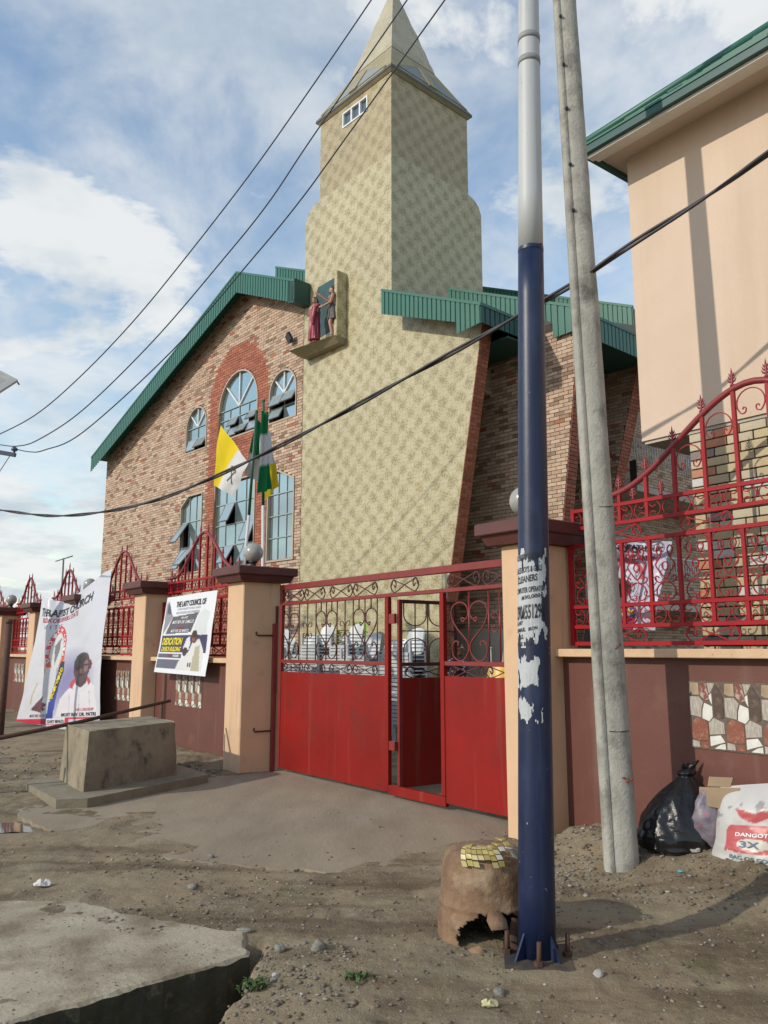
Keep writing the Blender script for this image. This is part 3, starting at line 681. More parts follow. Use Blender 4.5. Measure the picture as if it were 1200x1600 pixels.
# ------------------------------------------------------------------ the red gate
GB = 0.40
gate = wthing('sliding_gate', 'red steel gate with scrollwork and an open wicket door', 'gate', 0, GB)
G0, G1 = -4.55, -0.02                                     # ends
P1, P2, P3 = -2.19, -2.07, -1.24                          # post, door hinge post, post right of the wicket
Z = dict(top=2.46, t2=2.40, r2=2.20, low=1.44, pan=1.30, bot=0.055)
def gpart(name, mb, mat, parent=gate): return mb.build(name, mat, parent)
def gx(name, x0, x1, z0, z1, d=0.028, mat=M_GATE, parent=gate, y=0.0): return MB().bbox(x0, x1, y - d, y + d, z0, z1, 0.004).build(name, mat, parent)
gx('rail', G0, G1, 2.385, 2.46, 0.035, M_GATEBAR); gx('rail', G0, G1, 2.18, 2.222, 0.024, M_GATEBAR)
gx('post', G0 + 0.001, G0 + 0.055, Z['bot'], 2.383, 0.027, M_GATEBAR); gx('post', P1 - 0.02, P1 + 0.045, Z['bot'] + 0.01, 2.178, 0.027, M_GATE); gx('post', P3 - 0.03, P3 + 0.03, 0.14, 2.178, 0.027, M_GATE)
gx('post', G1 - 0.05, G1 - 0.002, Z['bot'], 2.383, 0.027, M_GATEBAR)
gx('rail', G0 + 0.057, P1 - 0.022, 1.415, 1.46, 0.022, M_GATEBAR); gx('rail', P3 + 0.032, G1 - 0.052, 1.43, 1.475, 0.022, M_GATEBAR)
def sheet(name, x0, x1, z0, z1, parent=gate, ny=0.016):
    mb = MB(); nx, nz_ = 14, 10; v = []
    for j in range(nz_ + 1):
        for i in range(nx + 1):
            u, w = i / nx, j / nz_; x = x0 + (x1 - x0) * u; z = z0 + (z1 - z0) * w
            v.append((x, -ny - 0.006 * float(fbm(x * 1.0, z, 1.7, 2, 77)) * math.sin(math.pi * u) * math.sin(math.pi * w), z))
    f = [(j * (nx + 1) + i, j * (nx + 1) + i + 1, (j + 1) * (nx + 1) + i + 1, (j + 1) * (nx + 1) + i) for j in range(nz_) for i in range(nx)]
    mb.add(v, f, 0, True); mb.box(x0, x1, -ny + 0.008, ny, z0, z1)
    return mb.build(name, M_GATE, parent)
sheet('sheet_panel', G0 + 0.056, P1 - 0.021, Z['bot'], 1.30); sheet('sheet_panel', P3 + 0.031, G1 - 0.051, Z['bot'] + 0.02, 1.325)
gx('sill', P1 + 0.046, P3 + 0.03, 0.035, 0.135, 0.026)
# scroll bands
def gscroll(mesh, x, z, y=0.0): return obj('scroll', mesh, gate, (x, y, z))
e1 = scroll_eight(0.50, 0.155, 0.007).mesh('scroll', M_SCROLL); e2 = scroll_eight(0.50, 0.115, 0.006).mesh('scroll', M_SCROLL)
for x in (-4.22, -3.72, -3.12, -2.62, -1.88): gscroll(e1, x, 2.302)
for x in (-0.92, -0.40): gscroll(e1, x, 2.302)
for x in (-4.22, -3.70, -3.12, -2.62): gscroll(e2, x, 1.358)
for x in (-0.90, -0.38): gscroll(e2, x, 1.378)
def heart(w, h, r=0.0075):                                # two mirrored loops round a bar, curled in at top and bottom
    mb = MB()
    for s in (1, -1):
        pts = smooth([(s * w * 0.09, h * 0.22), (s * w * 0.17, h * 0.17), (s * w * 0.20, h * 0.24), (s * w * 0.08, h * 0.22), (s * w * 0.02, h * 0.33), (s * w * 0.10, h * 0.46), (s * w * 0.26, h * 0.50), (s * w * 0.42, h * 0.44), (s * w * 0.47, h * 0.30), (s * w * 0.36, h * 0.10), (s * w * 0.12, -h * 0.10), (s * w * 0.03, -h * 0.20), (s * w * 0.03, -h * 0.33), (s * w * 0.14, -h * 0.45), (s * w * 0.28, -h * 0.48), (s * w * 0.42, -h * 0.40), (s * w * 0.45, -h * 0.25), (s * w * 0.36, -h * 0.15), (s * w * 0.28, -h * 0.19), (s * w * 0.31, -h * 0.23)])
        curve2(mb, pts, r)
    return mb
def small_c(w, h, r=0.006):
    mb = MB()
    for s in (1, -1):
        curve2(mb, smooth([(s * w * 0.18, h * 0.18), (s * w * 0.30, h * 0.22), (s * w * 0.28, h * 0.40), (s * w * 0.12, h * 0.40), (s * w * 0.02, 0.0), (s * w * 0.12, -h * 0.40), (s * w * 0.28, -h * 0.40), (s * w * 0.30, -h * 0.22), (s * w * 0.18, -h * 0.18)]), r)
    return mb
mh = heart(0.50, 0.60).mesh('scroll', M_SCROLL); mc = small_c(0.34, 0.22).mesh('scroll', M_SCROLL)
mh2 = heart(0.56, 0.60).mesh('scroll', M_GATEBAR); mc2 = small_c(0.34, 0.22).mesh('scroll', M_GATEBAR)
for x in (-4.33, -3.44, -2.62): gscroll(mh, x, 1.77)
for x in (-3.88, -3.03): gscroll(mc, x, 1.84)
gscroll(mh2, -0.85, 1.77); gscroll(mc2, -0.42, 1.86)
rod = MB().tube([(0, 0, 0), (0, 0, 1)], 0.0075, 6).mesh('bar', M_SCROLL); rod2 = MB().tube([(0, 0, 0), (0, 0, 1)], 0.0085, 6).mesh('bar', M_GATEBAR)
for x in (-4.33, -4.08, -3.88, -3.68, -3.44, -3.20, -3.03, -2.86, -2.62, -2.38):
    o = obj('bar', rod, gate, (x, 0, 1.46)); o.scale = (1, 1, 0.72)
for x in (-4.46, -3.56, -3.32, -2.74, -2.50):
    o = obj('bar', rod, gate, (x, 0, 2.06)); o.scale = (1, 1, 0.12)
for x in (-0.85, -0.57, -0.42, -0.24):
    o = obj('bar', rod2, gate, (x, 0, 1.475)); o.scale = (1, 1, 0.705)
# the wicket door, swung back into the yard
door = obj('wicket_door', None, gate, (P2 + 0.035, 0.03, 0)); door.rotation_euler = (0, 0, R(87))
def gd(name, mb, mat): return mb.build(name, mat, door)
DW = 0.84
gd('stile', MB().bbox(0, 0.05, -0.02, 0.02, 0.10, 2.15, 0.003), M_GATEBAR); gd('stile', MB().bbox(DW - 0.045, DW, -0.02, 0.02, 0.10, 2.15, 0.003), M_SCROLL)
gd('rail', MB().bbox(0.052, DW - 0.047, -0.019, 0.019, 2.11, 2.15, 0.003), M_SCROLL); gd('rail', MB().bbox(0.052, DW - 0.047, -0.019, 0.019, 1.41, 1.45, 0.003), M_SCROLL)
gd('sheet', MB().box(0.052, DW - 0.047, -0.008, 0.008, 0.105, 1.28), M_GATE)
for x in (0.24, 0.42, 0.60): gd('bar', MB().tube([(x, 0, 1.45), (x, 0, 2.11)], 0.008, 6), M_SCROLL)
gd('cross_bar', MB().tube([(0.05, 0, 1.80), (DW - 0.04, 0, 1.80)], 0.008, 6), M_SCROLL)
for cx in (0.24, 0.60):
    for zb, s, k in ((1.45, 1, 0.15), (2.11, -1, 0.13)):
        da = MB()
        curve2(da, [(cx - 0.16, zb), (cx - 0.16, zb + s * k)] + [(cx - 0.16 * math.cos(t), zb + s * (k + 0.12 * math.sin(t))) for t in np.linspace(0.1, math.pi - 0.1, 12)] + [(cx + 0.16, zb + s * k), (cx + 0.16, zb)], 0.007)
        gd('arch_bar', da, M_SCROLL)
ds = scroll_eight(0.66, 0.125, 0.007); o = ds.build('scroll', M_SCROLL, door, (DW / 2, 0, 1.346))
gx('hinge', P1 + 0.046, P2 + 0.03, 1.88, 1.99, 0.02, M_GATEBAR); gx('hinge', P1 + 0.046, P2 + 0.03, 0.5, 0.6, 0.02, M_GATEBAR)
# slide post and bolt pins beside the left pillar
gp = wthing('gate_post', 'slim red post with bolt pins between pillar and gate', 'post', -4.64, 0.36)
MB().bbox(-0.022, 0.022, -0.03, 0.03, -0.1, 1.94, 0.003).build('post', M_GATEBAR, gp)
MB().bbox(-0.035, -0.001, 0.02, 0.05, 1.0, 2.18, 0.003).build('guide', M_SCROLL, gp)
for z in (1.78, 0.52):
    MB().tube([(-0.006, -0.031, z), (-0.012, -0.26, z), (-0.012, -0.28, z + 0.015), (-0.012, -0.28, z + 0.05)], 0.011, 7).build('bolt_pin', M_RUST, gp)

# ------------------------------------------------------------------ the church
church = thing('church', 'brick church with green roof and cream speckled tower behind the gate', 'church', CF.world(0, 0), CF.rot)
TL, TR = -2.97, 0.25                                       # tower sides
AP, SL, SR = (-5.45, 11.70), 0.384, 0.44                   # gable top of the fascia, slopes left and right
def roofline(a): return AP[1] - (SL * (AP[0] - a) if a < AP[0] else SR * (a - AP[0]))
def wall_top(a): return roofline(a) - 0.12
def fin_a(z): return 1.30 + 0.196 * z
CX = -5.97
def arch_pts(cx, r, z0, zs, n=18):
    return [(cx - r, z0), (cx - r, zs)] + [(cx - r * math.cos(math.pi * i / n), zs + r * math.sin(math.pi * i / n)) for i in range(1, n)] + [(cx + r, zs), (cx + r, z0)]
OPEN = {'UC': arch_pts(CX, 1.0, 7.28, 8.17), 'UL': arch_pts(-8.22, 0.61, 7.28, 8.03), 'UR': arch_pts(-3.84, 0.61, 7.28, 8.03),
        'LC': [(-7.05, 3.72), (-7.05, 6.12), (-4.98, 6.12), (-4.98, 3.72)],
        'LL': [(-8.97, 3.72), (-8.97, 5.72), (-8.52, 6.02), (-7.70, 6.02), (-7.70, 3.72)],
        'LR': [(-4.42, 3.72), (-4.42, 6.04), (-3.98, 6.04), (-3.25, 5.74), (-3.25, 3.72)]}
outer = [(-14.45, -0.3), (-14.45, wall_top(-14.45)), (AP[0], wall_top(AP[0])), (TL, wall_top(TL)), (TL, -0.3)]
fac = MB()
def add_holed(mb, outer, holes, y, m=0):
    loops = [[Vector((u, w, 0)) for u, w in outer]] + [[Vector((u, w, 0)) for u, w in h] for h in holes]
    flat = [p for l in loops for p in l]
    mb.add([(p.x, y, p.y) for p in flat], [tuple(t) for t in tessellate_polygon(loops)], m)
add_holed(fac, outer, list(OPEN.values()), 0.0)
for h in OPEN.values():
    n = len(h); fac.add([(u, 0, w) for u, w in h] + [(u, 0.22, w) for u, w in h], [(i, (i + 1) % n, n + (i + 1) % n, n + i) for i in range(n)])
fac.add([(-14.45, 0, -0.3), (-14.45, 9, -0.3), (-14.45, 9, wall_top(-14.45)), (-14.45, 0, wall_top(-14.45))], [(0, 1, 2, 3)])
fac.build('wall', M_MORTAR, church)
MB().box(-9.6, TL, 0.50, 0.52, 3.4, 9.6).build('room_shade', M_DARK, church)  # dark panel standing in for the unlit room behind the open sashes
def inside_span(poly, z):
    xs = []
    n = len(poly)
    for i in range(n):
        (a, b), (c, d) = poly[i], poly[(i + 1) % n]
        if (b - z) * (d - z) < 0: xs.append(a + (c - a) * (z - b) / (d - b))
    return (min(xs), max(xs)) if len(xs) >= 2 else None
def fac_spans(z):
    lo, hi = -14.45, TL - 0.005
    t = z + 0.1
    if t > wall_top(-14.45): lo = max(lo, AP[0] - (AP[1] - 0.12 - z) / SL)
    hi = min(hi, AP[0] + (AP[1] - 0.12 - z) / SR)
    cuts = sorted([s for s in (inside_span([(u, w) for u, w in h], z) for h in OPEN.values()) if s])
    out = []; x = lo
    for c in cuts: out.append((x, c[0] - 0.03)); x = c[1] + 0.03
    out.append((x, hi)); return [o for o in out if o[1] > o[0]]
def fac_colour(u, z):
    if z < 8.45: return 'red' if abs(u - CX) < 1.50 else 'tan'
    return 'red' if math.hypot(u - CX, z - 8.45) < 1.50 else 'tan'
brickwork('brick_cladding', fac_spans, 1.2, 11.6, lambda u, z: (u, 0, z), (0, -1, 0), church, colour=fac_colour)
# windows -----------------------------------------------------------------
def ring(mb, poly, w, y0, y1):                             # frame following an opening
    n = len(poly); cx = sum(p[0] for p in poly) / n; cz = sum(p[1] for p in poly) / n
    inn = []
    for i in range(n):
        p = Vector(poly[i]); a = Vector(poly[i - 1]); b = Vector(poly[(i + 1) % n])
        d1 = (p - a).normalized(); d2 = (b - p).normalized(); nn = Vector((-(d1 + d2).y, (d1 + d2).x))
        if nn.length < 1e-6: nn = Vector((-d1.y, d1.x))
        nn.normalize()
        if nn.dot(Vector((cx, cz)) - p) < 0: nn = -nn
        k = w / max(0.5, nn.dot(Vector((-d1.y, d1.x))) if nn.dot(Vector((-d1.y, d1.x))) > 0 else -nn.dot(Vector((-d1.y, d1.x))))
        inn.append(tuple(p + nn * k))
    v = [(u, y0, z) for u, z in poly] + [(u, y0, z) for u, z in inn] + [(u, y1, z) for u, z in poly] + [(u, y1, z) for u, z in inn]
    f = []
    for i in range(n):
        j = (i + 1) % n
        f += [(i, j, n + j, n + i), (n + i, n + j, 3 * n + j, 3 * n + i), (2 * n + i, 3 * n + i, 3 * n + j, 2 * n + j), (i, 2 * n + i, 2 * n + j, j)]
    mb.add(v, f); return inn
def window(key, cols, rows, zs=None, open_=(), fan=True, frame_mat=M_ALU):
    poly = OPEN[key]; a0 = min(p[0] for p in poly); a1 = max(p[0] for p in poly); z0 = min(p[1] for p in poly); z1 = max(p[1] for p in poly)
    mb = MB(); ring(mb, poly, 0.045, -0.020, 0.10)
    win = mb.build('window', pm('beige_trim', (0.45, 0.36, 0.27), (0.40, 0.32, 0.24), 6, 0.6), church)
    zt = zs if zs else z1 - 0.05
    cw = (a1 - a0 - 0.09) / cols; rh = (zt - z0 - 0.05) / rows; y = 0.07
    fr = MB()
    for c in range(1, cols):
        x = a0 + 0.045 + c * cw; top = zt
        s = inside_span([(q[1], q[0]) for q in poly], x); top = min(zt, (s[1] - 0.05) if s else zt)
        fr.box(x - 0.011, x + 0.011, y - 0.02, y + 0.02, z0 + 0.04, top)
    win_f = fr.build('mullion', M_GREYALU, win); win_f['kind'] = 'stuff'
    for r in range(1, rows + (1 if zs else 0)):
        z = z0 + 0.045 + r * rh; MB().box(a0 + 0.05, a1 - 0.05, y - 0.032, y + 0.018, z - 0.012, z + 0.012).build('transom', M_GREYALU, win)
    for c in range(cols):
        for r in range(rows):
            x0 = a0 + 0.045 + c * cw + 0.018; x1 = x0 + cw - 0.036; za = z0 + 0.045 + r * rh + 0.02; zb = za + rh - 0.04
            if (c, r) in open_:
                ang = R(open_[(c, r)]); h = zb - za
                o = MB()
                o.box(x0, x1, -0.008, 0.008, -h, 0)
                p = o.build('sash', M_SASH, win, (0, y - 0.03, zb)); p.rotation_euler = (-ang, 0, 0)
                q = MB()
                for bx in ((x0 - 0.012, x0 + 0.014, -h - 0.012, 0.0), (x1 - 0.014, x1 + 0.012, -h - 0.012, 0.0), (x0 + 0.014, x1 - 0.014, -h - 0.014, -h + 0.014)):
                    q.box(bx[0], bx[1], -0.014, 0.014, bx[2], bx[3])
                p2 = q.build('sash_frame', pm('bronze_frame', (0.16, 0.15, 0.14), None, rough=0.4), win, (0, y - 0.03, zb)); p2.rotation_euler = (-ang, 0, 0); p2['kind'] = 'stuff'
                continue
            zz = []
            cor = [(x0, za), (x1, za), (x1, zb), (x0, zb)]
            if not zs:
                s0 = inside_span([(q_[1], q_[0]) for q_ in poly], x0); s1 = inside_span([(q_[1], q_[0]) for q_ in poly], x1)
                t0 = (s0[1] - 0.05) if s0 else zb; t1 = (s1[1] - 0.05) if s1 else zb
                cor[2] = (x1, min(zb, t1)); cor[3] = (x0, min(zb, t0))
                if min(cor[2][1], cor[3][1]) < za + 0.02: continue
            tl = 0.006 * (rng.random() - 0.5); tv = 0.006 * (rng.random() - 0.5)
            MB().add([(cor[0][0], y - tl, cor[0][1]), (cor[1][0], y + tv, cor[1][1]), (cor[2][0], y + tl, cor[2][1]), (cor[3][0], y - tv, cor[3][1])], [(0, 1, 2), (0, 2, 3)]).build('pane', M_GLASS, win)
    if zs:
        cx = (a0 + a1) / 2; r0 = (a1 - a0) / 2 - 0.045; spk = [-90 + 90 * i / 2 for i in range(0)]
        ang = [0, 45, 90, 135, 180]
        for i in range(4):
            pts = [(cx, y, zs)] + [(cx + r0 * math.cos(R(t)), y + 0.004 * (i % 2), zs + r0 * math.sin(R(t))) for t in np.linspace(ang[i], ang[i + 1], 6)]
            MB().add(pts, [tuple(range(7))]).build('fan_pane', M_GLASS, win)
        for t in (45, 90, 135):
            MB().tube([(cx, y - 0.02, zs), (cx + r0 * math.cos(R(t)), y - 0.02, zs + r0 * math.sin(R(t)))], 0.026, 4, smooth=False).build('fan_bar', M_ALU, win)
    return win
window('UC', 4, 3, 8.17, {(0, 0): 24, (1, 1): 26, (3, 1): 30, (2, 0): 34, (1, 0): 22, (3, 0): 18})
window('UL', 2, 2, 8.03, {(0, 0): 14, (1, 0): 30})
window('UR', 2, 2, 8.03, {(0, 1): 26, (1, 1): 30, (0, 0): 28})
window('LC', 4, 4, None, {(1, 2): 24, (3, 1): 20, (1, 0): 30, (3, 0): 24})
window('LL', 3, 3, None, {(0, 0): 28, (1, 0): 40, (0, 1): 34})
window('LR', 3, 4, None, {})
# roof, fascia ------------------------------------------------------------
def corrugated(name, p0, p1, h, outward, parent=church, period=0.135, mat=None):
    """hanging fascia of ribbed sheet from p0 to p1 (top edge), h tall"""
    p0, p1 = Vector(p0), Vector(p1); L_ = (p1 - p0).length; d = (p1 - p0) / L_; o = Vector(outward); n = max(2, int(L_ / period)); mb = MB()
    prof = []
    for i in range(n):
        t = i * L_ / n; q = L_ / n
        prof += [(t, 0), (t + q * 0.72, 0), (t + q * 0.78, -0.022), (t + q * 0.94, -0.022)]
    prof.append((L_, 0)); k = len(prof); h0, h1 = (h if isinstance(h, tuple) else (h, h))
    top = [p0 + d * t + o * y for t, y in prof]; bot = [p - Vector((0, 0, h0 + (h1 - h0) * prof[i][0] / L_)) for i, p in enumerate(top)]
    mb.add(top + bot, [(i, i + 1, k + i + 1, k + i) for i in range(k - 1)])
    ob = mb.build(name, mat or M_ROOF, parent)
    e = MB()
    dn = Vector((0, 0, -1))
    q = [p0 + o * 0.012 + Vector((0, 0, 0.03)), p1 + o * 0.012 + Vector((0, 0, 0.03)), p1 + o * 0.012 - Vector((0, 0, 0.03)), p0 + o * 0.012 - Vector((0, 0, 0.03))]
    e.add(q + [x - o * 0.05 for x in q], [(0, 1, 2, 3), (4, 7, 6, 5), (0, 4, 5, 1), (1, 5, 6, 2), (2, 6, 7, 3), (3, 7, 4, 0)]).build('fascia_trim', M_ROOF, ob)
    return ob
FB = -0.5; UPN = (0, -1, 0)
corrugated('fascia', (-14.66, FB, 8.16), (AP[0], FB, AP[1]), (0.52, 0.60), UPN)
corrugated('fascia', (AP[0], FB, AP[1]), (-2.72, FB, roofline(-2.72)), 0.58, UPN)
corrugated('fascia', (0.47, FB, 9.15), (2.62, FB, 8.20), (0.54, 0.44), UPN)
corrugated('fascia', (2.62, FB, 8.20), (3.24, FB, 7.93), (0.68, 0.36), UPN)
corrugated('fascia', (-5.2, 0.6, 12.12), (-2.98, 0.6, 11.14), 0.5, UPN)
B2 = 1.25
q0, q1, q2 = CF.onb(700, 451, B2), CF.onb(862, 473.5, B2), CF.onb(895, 478, B2)
h1, h2 = q1.z - CF.onb(868, 527, B2).z, q2.z - CF.onb(895, 517, B2).z
corrugated('fascia', tuple(q0), tuple(q1), (0.40, 0.40), UPN); corrugated('fascia', tuple(q1), tuple(q2), (h1, h2), UPN)
corrugated('fascia', (-1.6, 4.5, 11.55), (3.45, 4.5, 9.28), 0.45, UPN)
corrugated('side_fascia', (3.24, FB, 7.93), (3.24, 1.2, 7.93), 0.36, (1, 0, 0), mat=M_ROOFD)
e0, e1_, e2_ = q2, CF.ona(990, 524, q2.x), CF.ona(990, 555, q2.x)
corrugated('side_fascia', tuple(q2), (q2.x, e1_.y, q2.z + 0.02), (h2, 0.50), (1, 0, 0)); corrugated('side_fascia', (q2.x, e1_.y, q2.z + 0.02), (q2.x, e1_.y + 3.0, q2.z + 0.02), 0.5, (1, 0, 0))
def slab_poly(name, pts, th, mat):                          # a roof plane with thickness
    n = len(pts); return MB().add([tuple(p) for p in pts] + [(p[0], p[1], p[2] - th) for p in pts], [tuple(range(n)), tuple(range(2 * n - 1, n - 1, -1))] + [(i, n + i, n + (i + 1) % n, (i + 1) % n) for i in range(n)]).build(name, mat, church)
slab_poly('roof', [(-14.66, FB + .03, 8.15), (AP[0], FB + .03, 11.69), (AP[0], 9, 11.69), (-14.66, 9, 8.15)], 0.05, M_ROOF)
slab_poly('roof', [(AP[0], FB + .03, 11.69), (TL - .02, FB + .03, roofline(TL) - .01), (TL - .02, 9, roofline(TL) - .01), (AP[0], 9, 11.69)], 0.05, M_ROOF)
slab_poly('roof', [(0.5, FB + .03, 9.13), (3.22, FB + .03, 7.92), (3.22, 1.2, 7.92), (0.5, 1.2, 9.13)], 0.05, M_ROOF)
slab_poly('roof', [(q0.x, B2 + .03, q0.z - .02), (q2.x - .02, B2 + .03, q2.z - .02), (q2.x - .02, 7.5, q2.z - .02), (q0.x, 7.5, q0.z - .02)], 0.05, M_ROOF)
slab_poly('roof', [(-1.6, 4.53, 11.53), (3.43, 4.53, 9.26), (3.43, 8.2, 9.26), (-1.6, 8.2, 11.53)], 0.05, M_ROOF)
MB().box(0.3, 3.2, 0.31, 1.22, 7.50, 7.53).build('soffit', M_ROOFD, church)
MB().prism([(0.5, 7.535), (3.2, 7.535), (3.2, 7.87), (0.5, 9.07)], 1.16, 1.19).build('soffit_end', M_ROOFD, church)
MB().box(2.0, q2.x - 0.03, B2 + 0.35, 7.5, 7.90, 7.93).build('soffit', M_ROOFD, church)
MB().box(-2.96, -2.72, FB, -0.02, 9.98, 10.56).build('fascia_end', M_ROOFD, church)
# front wall right of the tower, slanted fins, side walls -------------------
tw = MB()
tw.prism([(TR + 0.001, -0.3), (fin_a(-0.3), -0.3), (fin_a(8.0), 8.0), (TR + 0.001, 9.15)], 0.0, 0.30)
tw.build('tiled_wall', M_TILE, church)
def fin(b0, b1, f, zt, front, bz=1.0):
    if front:
        MB().prism([(0.5, 1.0), (f(1.0), 1.0), (f(3.0), 3.0), (f(zt), zt), (0.5, zt + 0.7)], b0, b1).build('fin', M_MORTAR, church)
        brickwork('brick_cladding', lambda z: [(0.6, f(z) - 0.004)], 1.2, zt, lambda u, z: (u, b0, z), (0, -1, 0), church)
    brickwork('fin_edge_brick', lambda z: [(b0 + 0.004, b1)], bz, zt, lambda u, z: (f(z) + 0.002, u, z), (1, 0, 0), church, kind='red', length=0.215)
fin(0.0, 0.30, fin_a, 7.9, False)
ft, fb_ = CF.onb(905, 510, B2 + 0.1), CF.onb(880, 810, B2 + 0.1)
fin2 = lambda z: fb_.x + (ft.x - fb_.x) * (z - fb_.z) / (ft.z - fb_.z)
fin(B2 + 0.1, B2 + 0.4, fin2, ft.z + 0.12, True)
gt, gb_ = CF.onb(998, 556, 4.6), CF.onb(962, 740, 4.6)
fin3 = lambda z: max(1.3, gb_.x + (gt.x - gb_.x) * (z - gb_.z) / (gt.z - gb_.z))
fin(4.6, 5.0, fin3, gt.z, True, 2.4)
sw = MB(); sw.box(0.2, 0.62, 0.3, B2 + 0.1, -0.3, 8.6); sw.box(0.2, 1.2, B2 + 0.4, 4.6, -0.3, 8.6); sw.box(0.2, 1.0, 5.0, 14, -0.3, 8.6)
sw.build('side_wall', M_MORTAR, church)['kind'] = 'stuff'
brickwork('brick_cladding', lambda z: [(0.31, B2 + 0.09)], 2.05, 6.9, lambda u, z: (0.621, u, z), (1, 0, 0), church)
brickwork('brick_cladding', lambda z: [(B2 + 0.41, 4.59)], 1.2, 8.0, lambda u, z: (1.201, u, z), (1, 0, 0), church)
brickwork('brick_cladding', lambda z: [(5.01, 13.5)], 1.2, 8.3, lambda u, z: (1.001, u, z), (1, 0, 0), church)
MB().box(0.622, 0.645, 0.31, B2 + 0.09, -0.2, 2.04).build('dado', M_GREYWALL, church)
MB().prism([(0.66, -0.2), (fin2(1.0) - 0.01, -0.2), (fin2(1.0) - 0.01, 1.0), (fin2(2.0) - 0.01, 2.0), (0.66, 2.0)], B2 + 0.06, B2 + 0.084).build('dado', M_GREYWALL, church)
MB().box(0.63, 1.88, 0.302, B2 + 0.098, 6.88, 7.48).build('lintel_beam', M_GREYWALL, church)
brickwork('brick_cladding', lambda z: [(0.31, B2 + 0.09)], 6.89, 7.5, lambda u, z: (1.881, u, z), (1, 0, 0), church)
# balconies on the far side wall
for z0 in (5.45, 2.55):
    MB().box(1.02, 2.2, 6.42, 12.0, z0, z0 + 0.16).build('balcony_slab', M_GREYWALL, church)
    MB().box(2.02, 2.2, 6.42, 12.0, z0 + 0.162, z0 + 0.78).build('parapet', M_MORTAR, church)
    brickwork('brick_cladding', lambda z: [(6.43, 12.0)], z0 + 0.17, z0 + 0.80, lambda u, z: (2.201, u, z), (1, 0, 0), church)
    rl = MB(); rl.tube([(2.12, 6.42, z0 + 1.35), (2.12, 12.0, z0 + 1.35)], 0.022, 6)
    rp = rl.build('handrail', M_ALU, church)
    um = MB().tube([(0, 0, 0), (0, 0, 0.56)], 0.012, 5).mesh('baluster', M_ALU)
    for k in range(44): obj('baluster', um, rp, (2.12, 6.5 + k * 0.125, z0 + 0.785))
# tower --------------------------------------------------------------------
TB = 3.05
t = MB(); t.box(TL, TR, -0.002, TB, -0.3, 12.2); t.build('tower_shaft', M_TILE, church)
UL_, UB = -2.40, 2.58
prof = [(0.0, 0.0), (0.0, 0.10), (0.10, 0.30), (0.30, 0.43), (0.57, 0.50)]
for i in range(len(prof) - 1):
    (i0, h0), (i1, h1) = prof[i], prof[i + 1]; s = MB(); j0, j1 = i0 * (TB - UB) / 0.57, i1 * (TB - UB) / 0.57
    s.frustum([(TL + i0, -0.002, 12.2 + h0), (TR, -0.002, 12.2 + h0), (TR, TB - j0, 12.2 + h0), (TL + i0, TB - j0, 12.2 + h0)],
              [(TL + i1, -0.002, 12.2 + h1), (TR, -0.002, 12.2 + h1), (TR, TB - j1, 12.2 + h1), (TL + i1, TB - j1, 12.2 + h1)])
    s.build('tower_shoulder', M_TILE, church)
WX0, WX1, WZ0, WZ1 = -1.51, -0.57, 14.19, 14.60
u = MB(); u.box(UL_, TR, 0.30, UB, 12.7, 14.74)
add_holed(u, [(UL_, 12.7), (TR, 12.7), (TR, 14.74), (UL_, 14.74)], [[(WX0, WZ0), (WX1, WZ0), (WX1, WZ1), (WX0, WZ1)]], -0.002)
u.add([(UL_, -0.002, 12.7), (UL_, 0.30, 12.7), (UL_, 0.30, 14.74), (UL_, -0.002, 14.74)], [(0, 1, 2, 3)]); u.add([(TR, -0.002, 12.7), (TR, 0.30, 12.7), (TR, 0.30, 14.74), (TR, -0.002, 14.74)], [(0, 1, 2, 3)])
u.build('upper_shaft', M_TILE_OLD, church, fix=False)
wn = MB(); ring(wn, [(WX0, WZ0), (WX1, WZ0), (WX1, WZ1), (WX0, WZ1)], 0.04, -0.02, 0.10)
for x in (WX0 + 0.33, WX0 + 0.64): wn.box(x - 0.025, x + 0.025, -0.012, 0.06, WZ0 + 0.04, WZ1 - 0.04)
wn = wn.build('tower_window', M_ALU, church); wn['kind'] = 'stuff'
for i in range(3): MB().box(WX0 + 0.045 + 0.31 * i, WX0 + 0.30 + 0.31 * i, 0.05, 0.06, WZ0 + 0.045, WZ1 - 0.045).build('pane', pm('dim_glass', (0.10, 0.14, 0.17), None, rough=0.08), wn)
TC = ((UL_ + TR) / 2, UB / 2); HX, HY = (TR - UL_) / 2, UB / 2
def sq(h, z, hy=None): hy = h if hy is None else hy; return [(TC[0] - h, TC[1] - hy, z), (TC[0] + h, TC[1] - hy, z), (TC[0] + h, TC[1] + hy, z), (TC[0] - h, TC[1] + hy, z)]
MB().frustum(sq(HX + 0.02, 14.741, HY + 0.02), sq(HX + 0.09, 14.80, HY + 0.09)).build('eaves_slab', M_CEMENT2, church)
MB().frustum(sq(HX + 0.10, 14.801, HY + 0.10), sq(HX + 0.09, 14.87, HY + 0.09)).build('eaves_edge', pm('eave_grey', (0.12, 0.13, 0.13), (0.09, 0.1, 0.1), 5, 0.8), church)
SZ0, SZ1, SH1 = 14.872, 16.06, 0.74
low = MB(); low.frustum(sq(HX + 0.08, SZ0, HY + 0.08), sq(SH1, SZ1)); low.build('spire_skirt', M_CEMENT2, church)
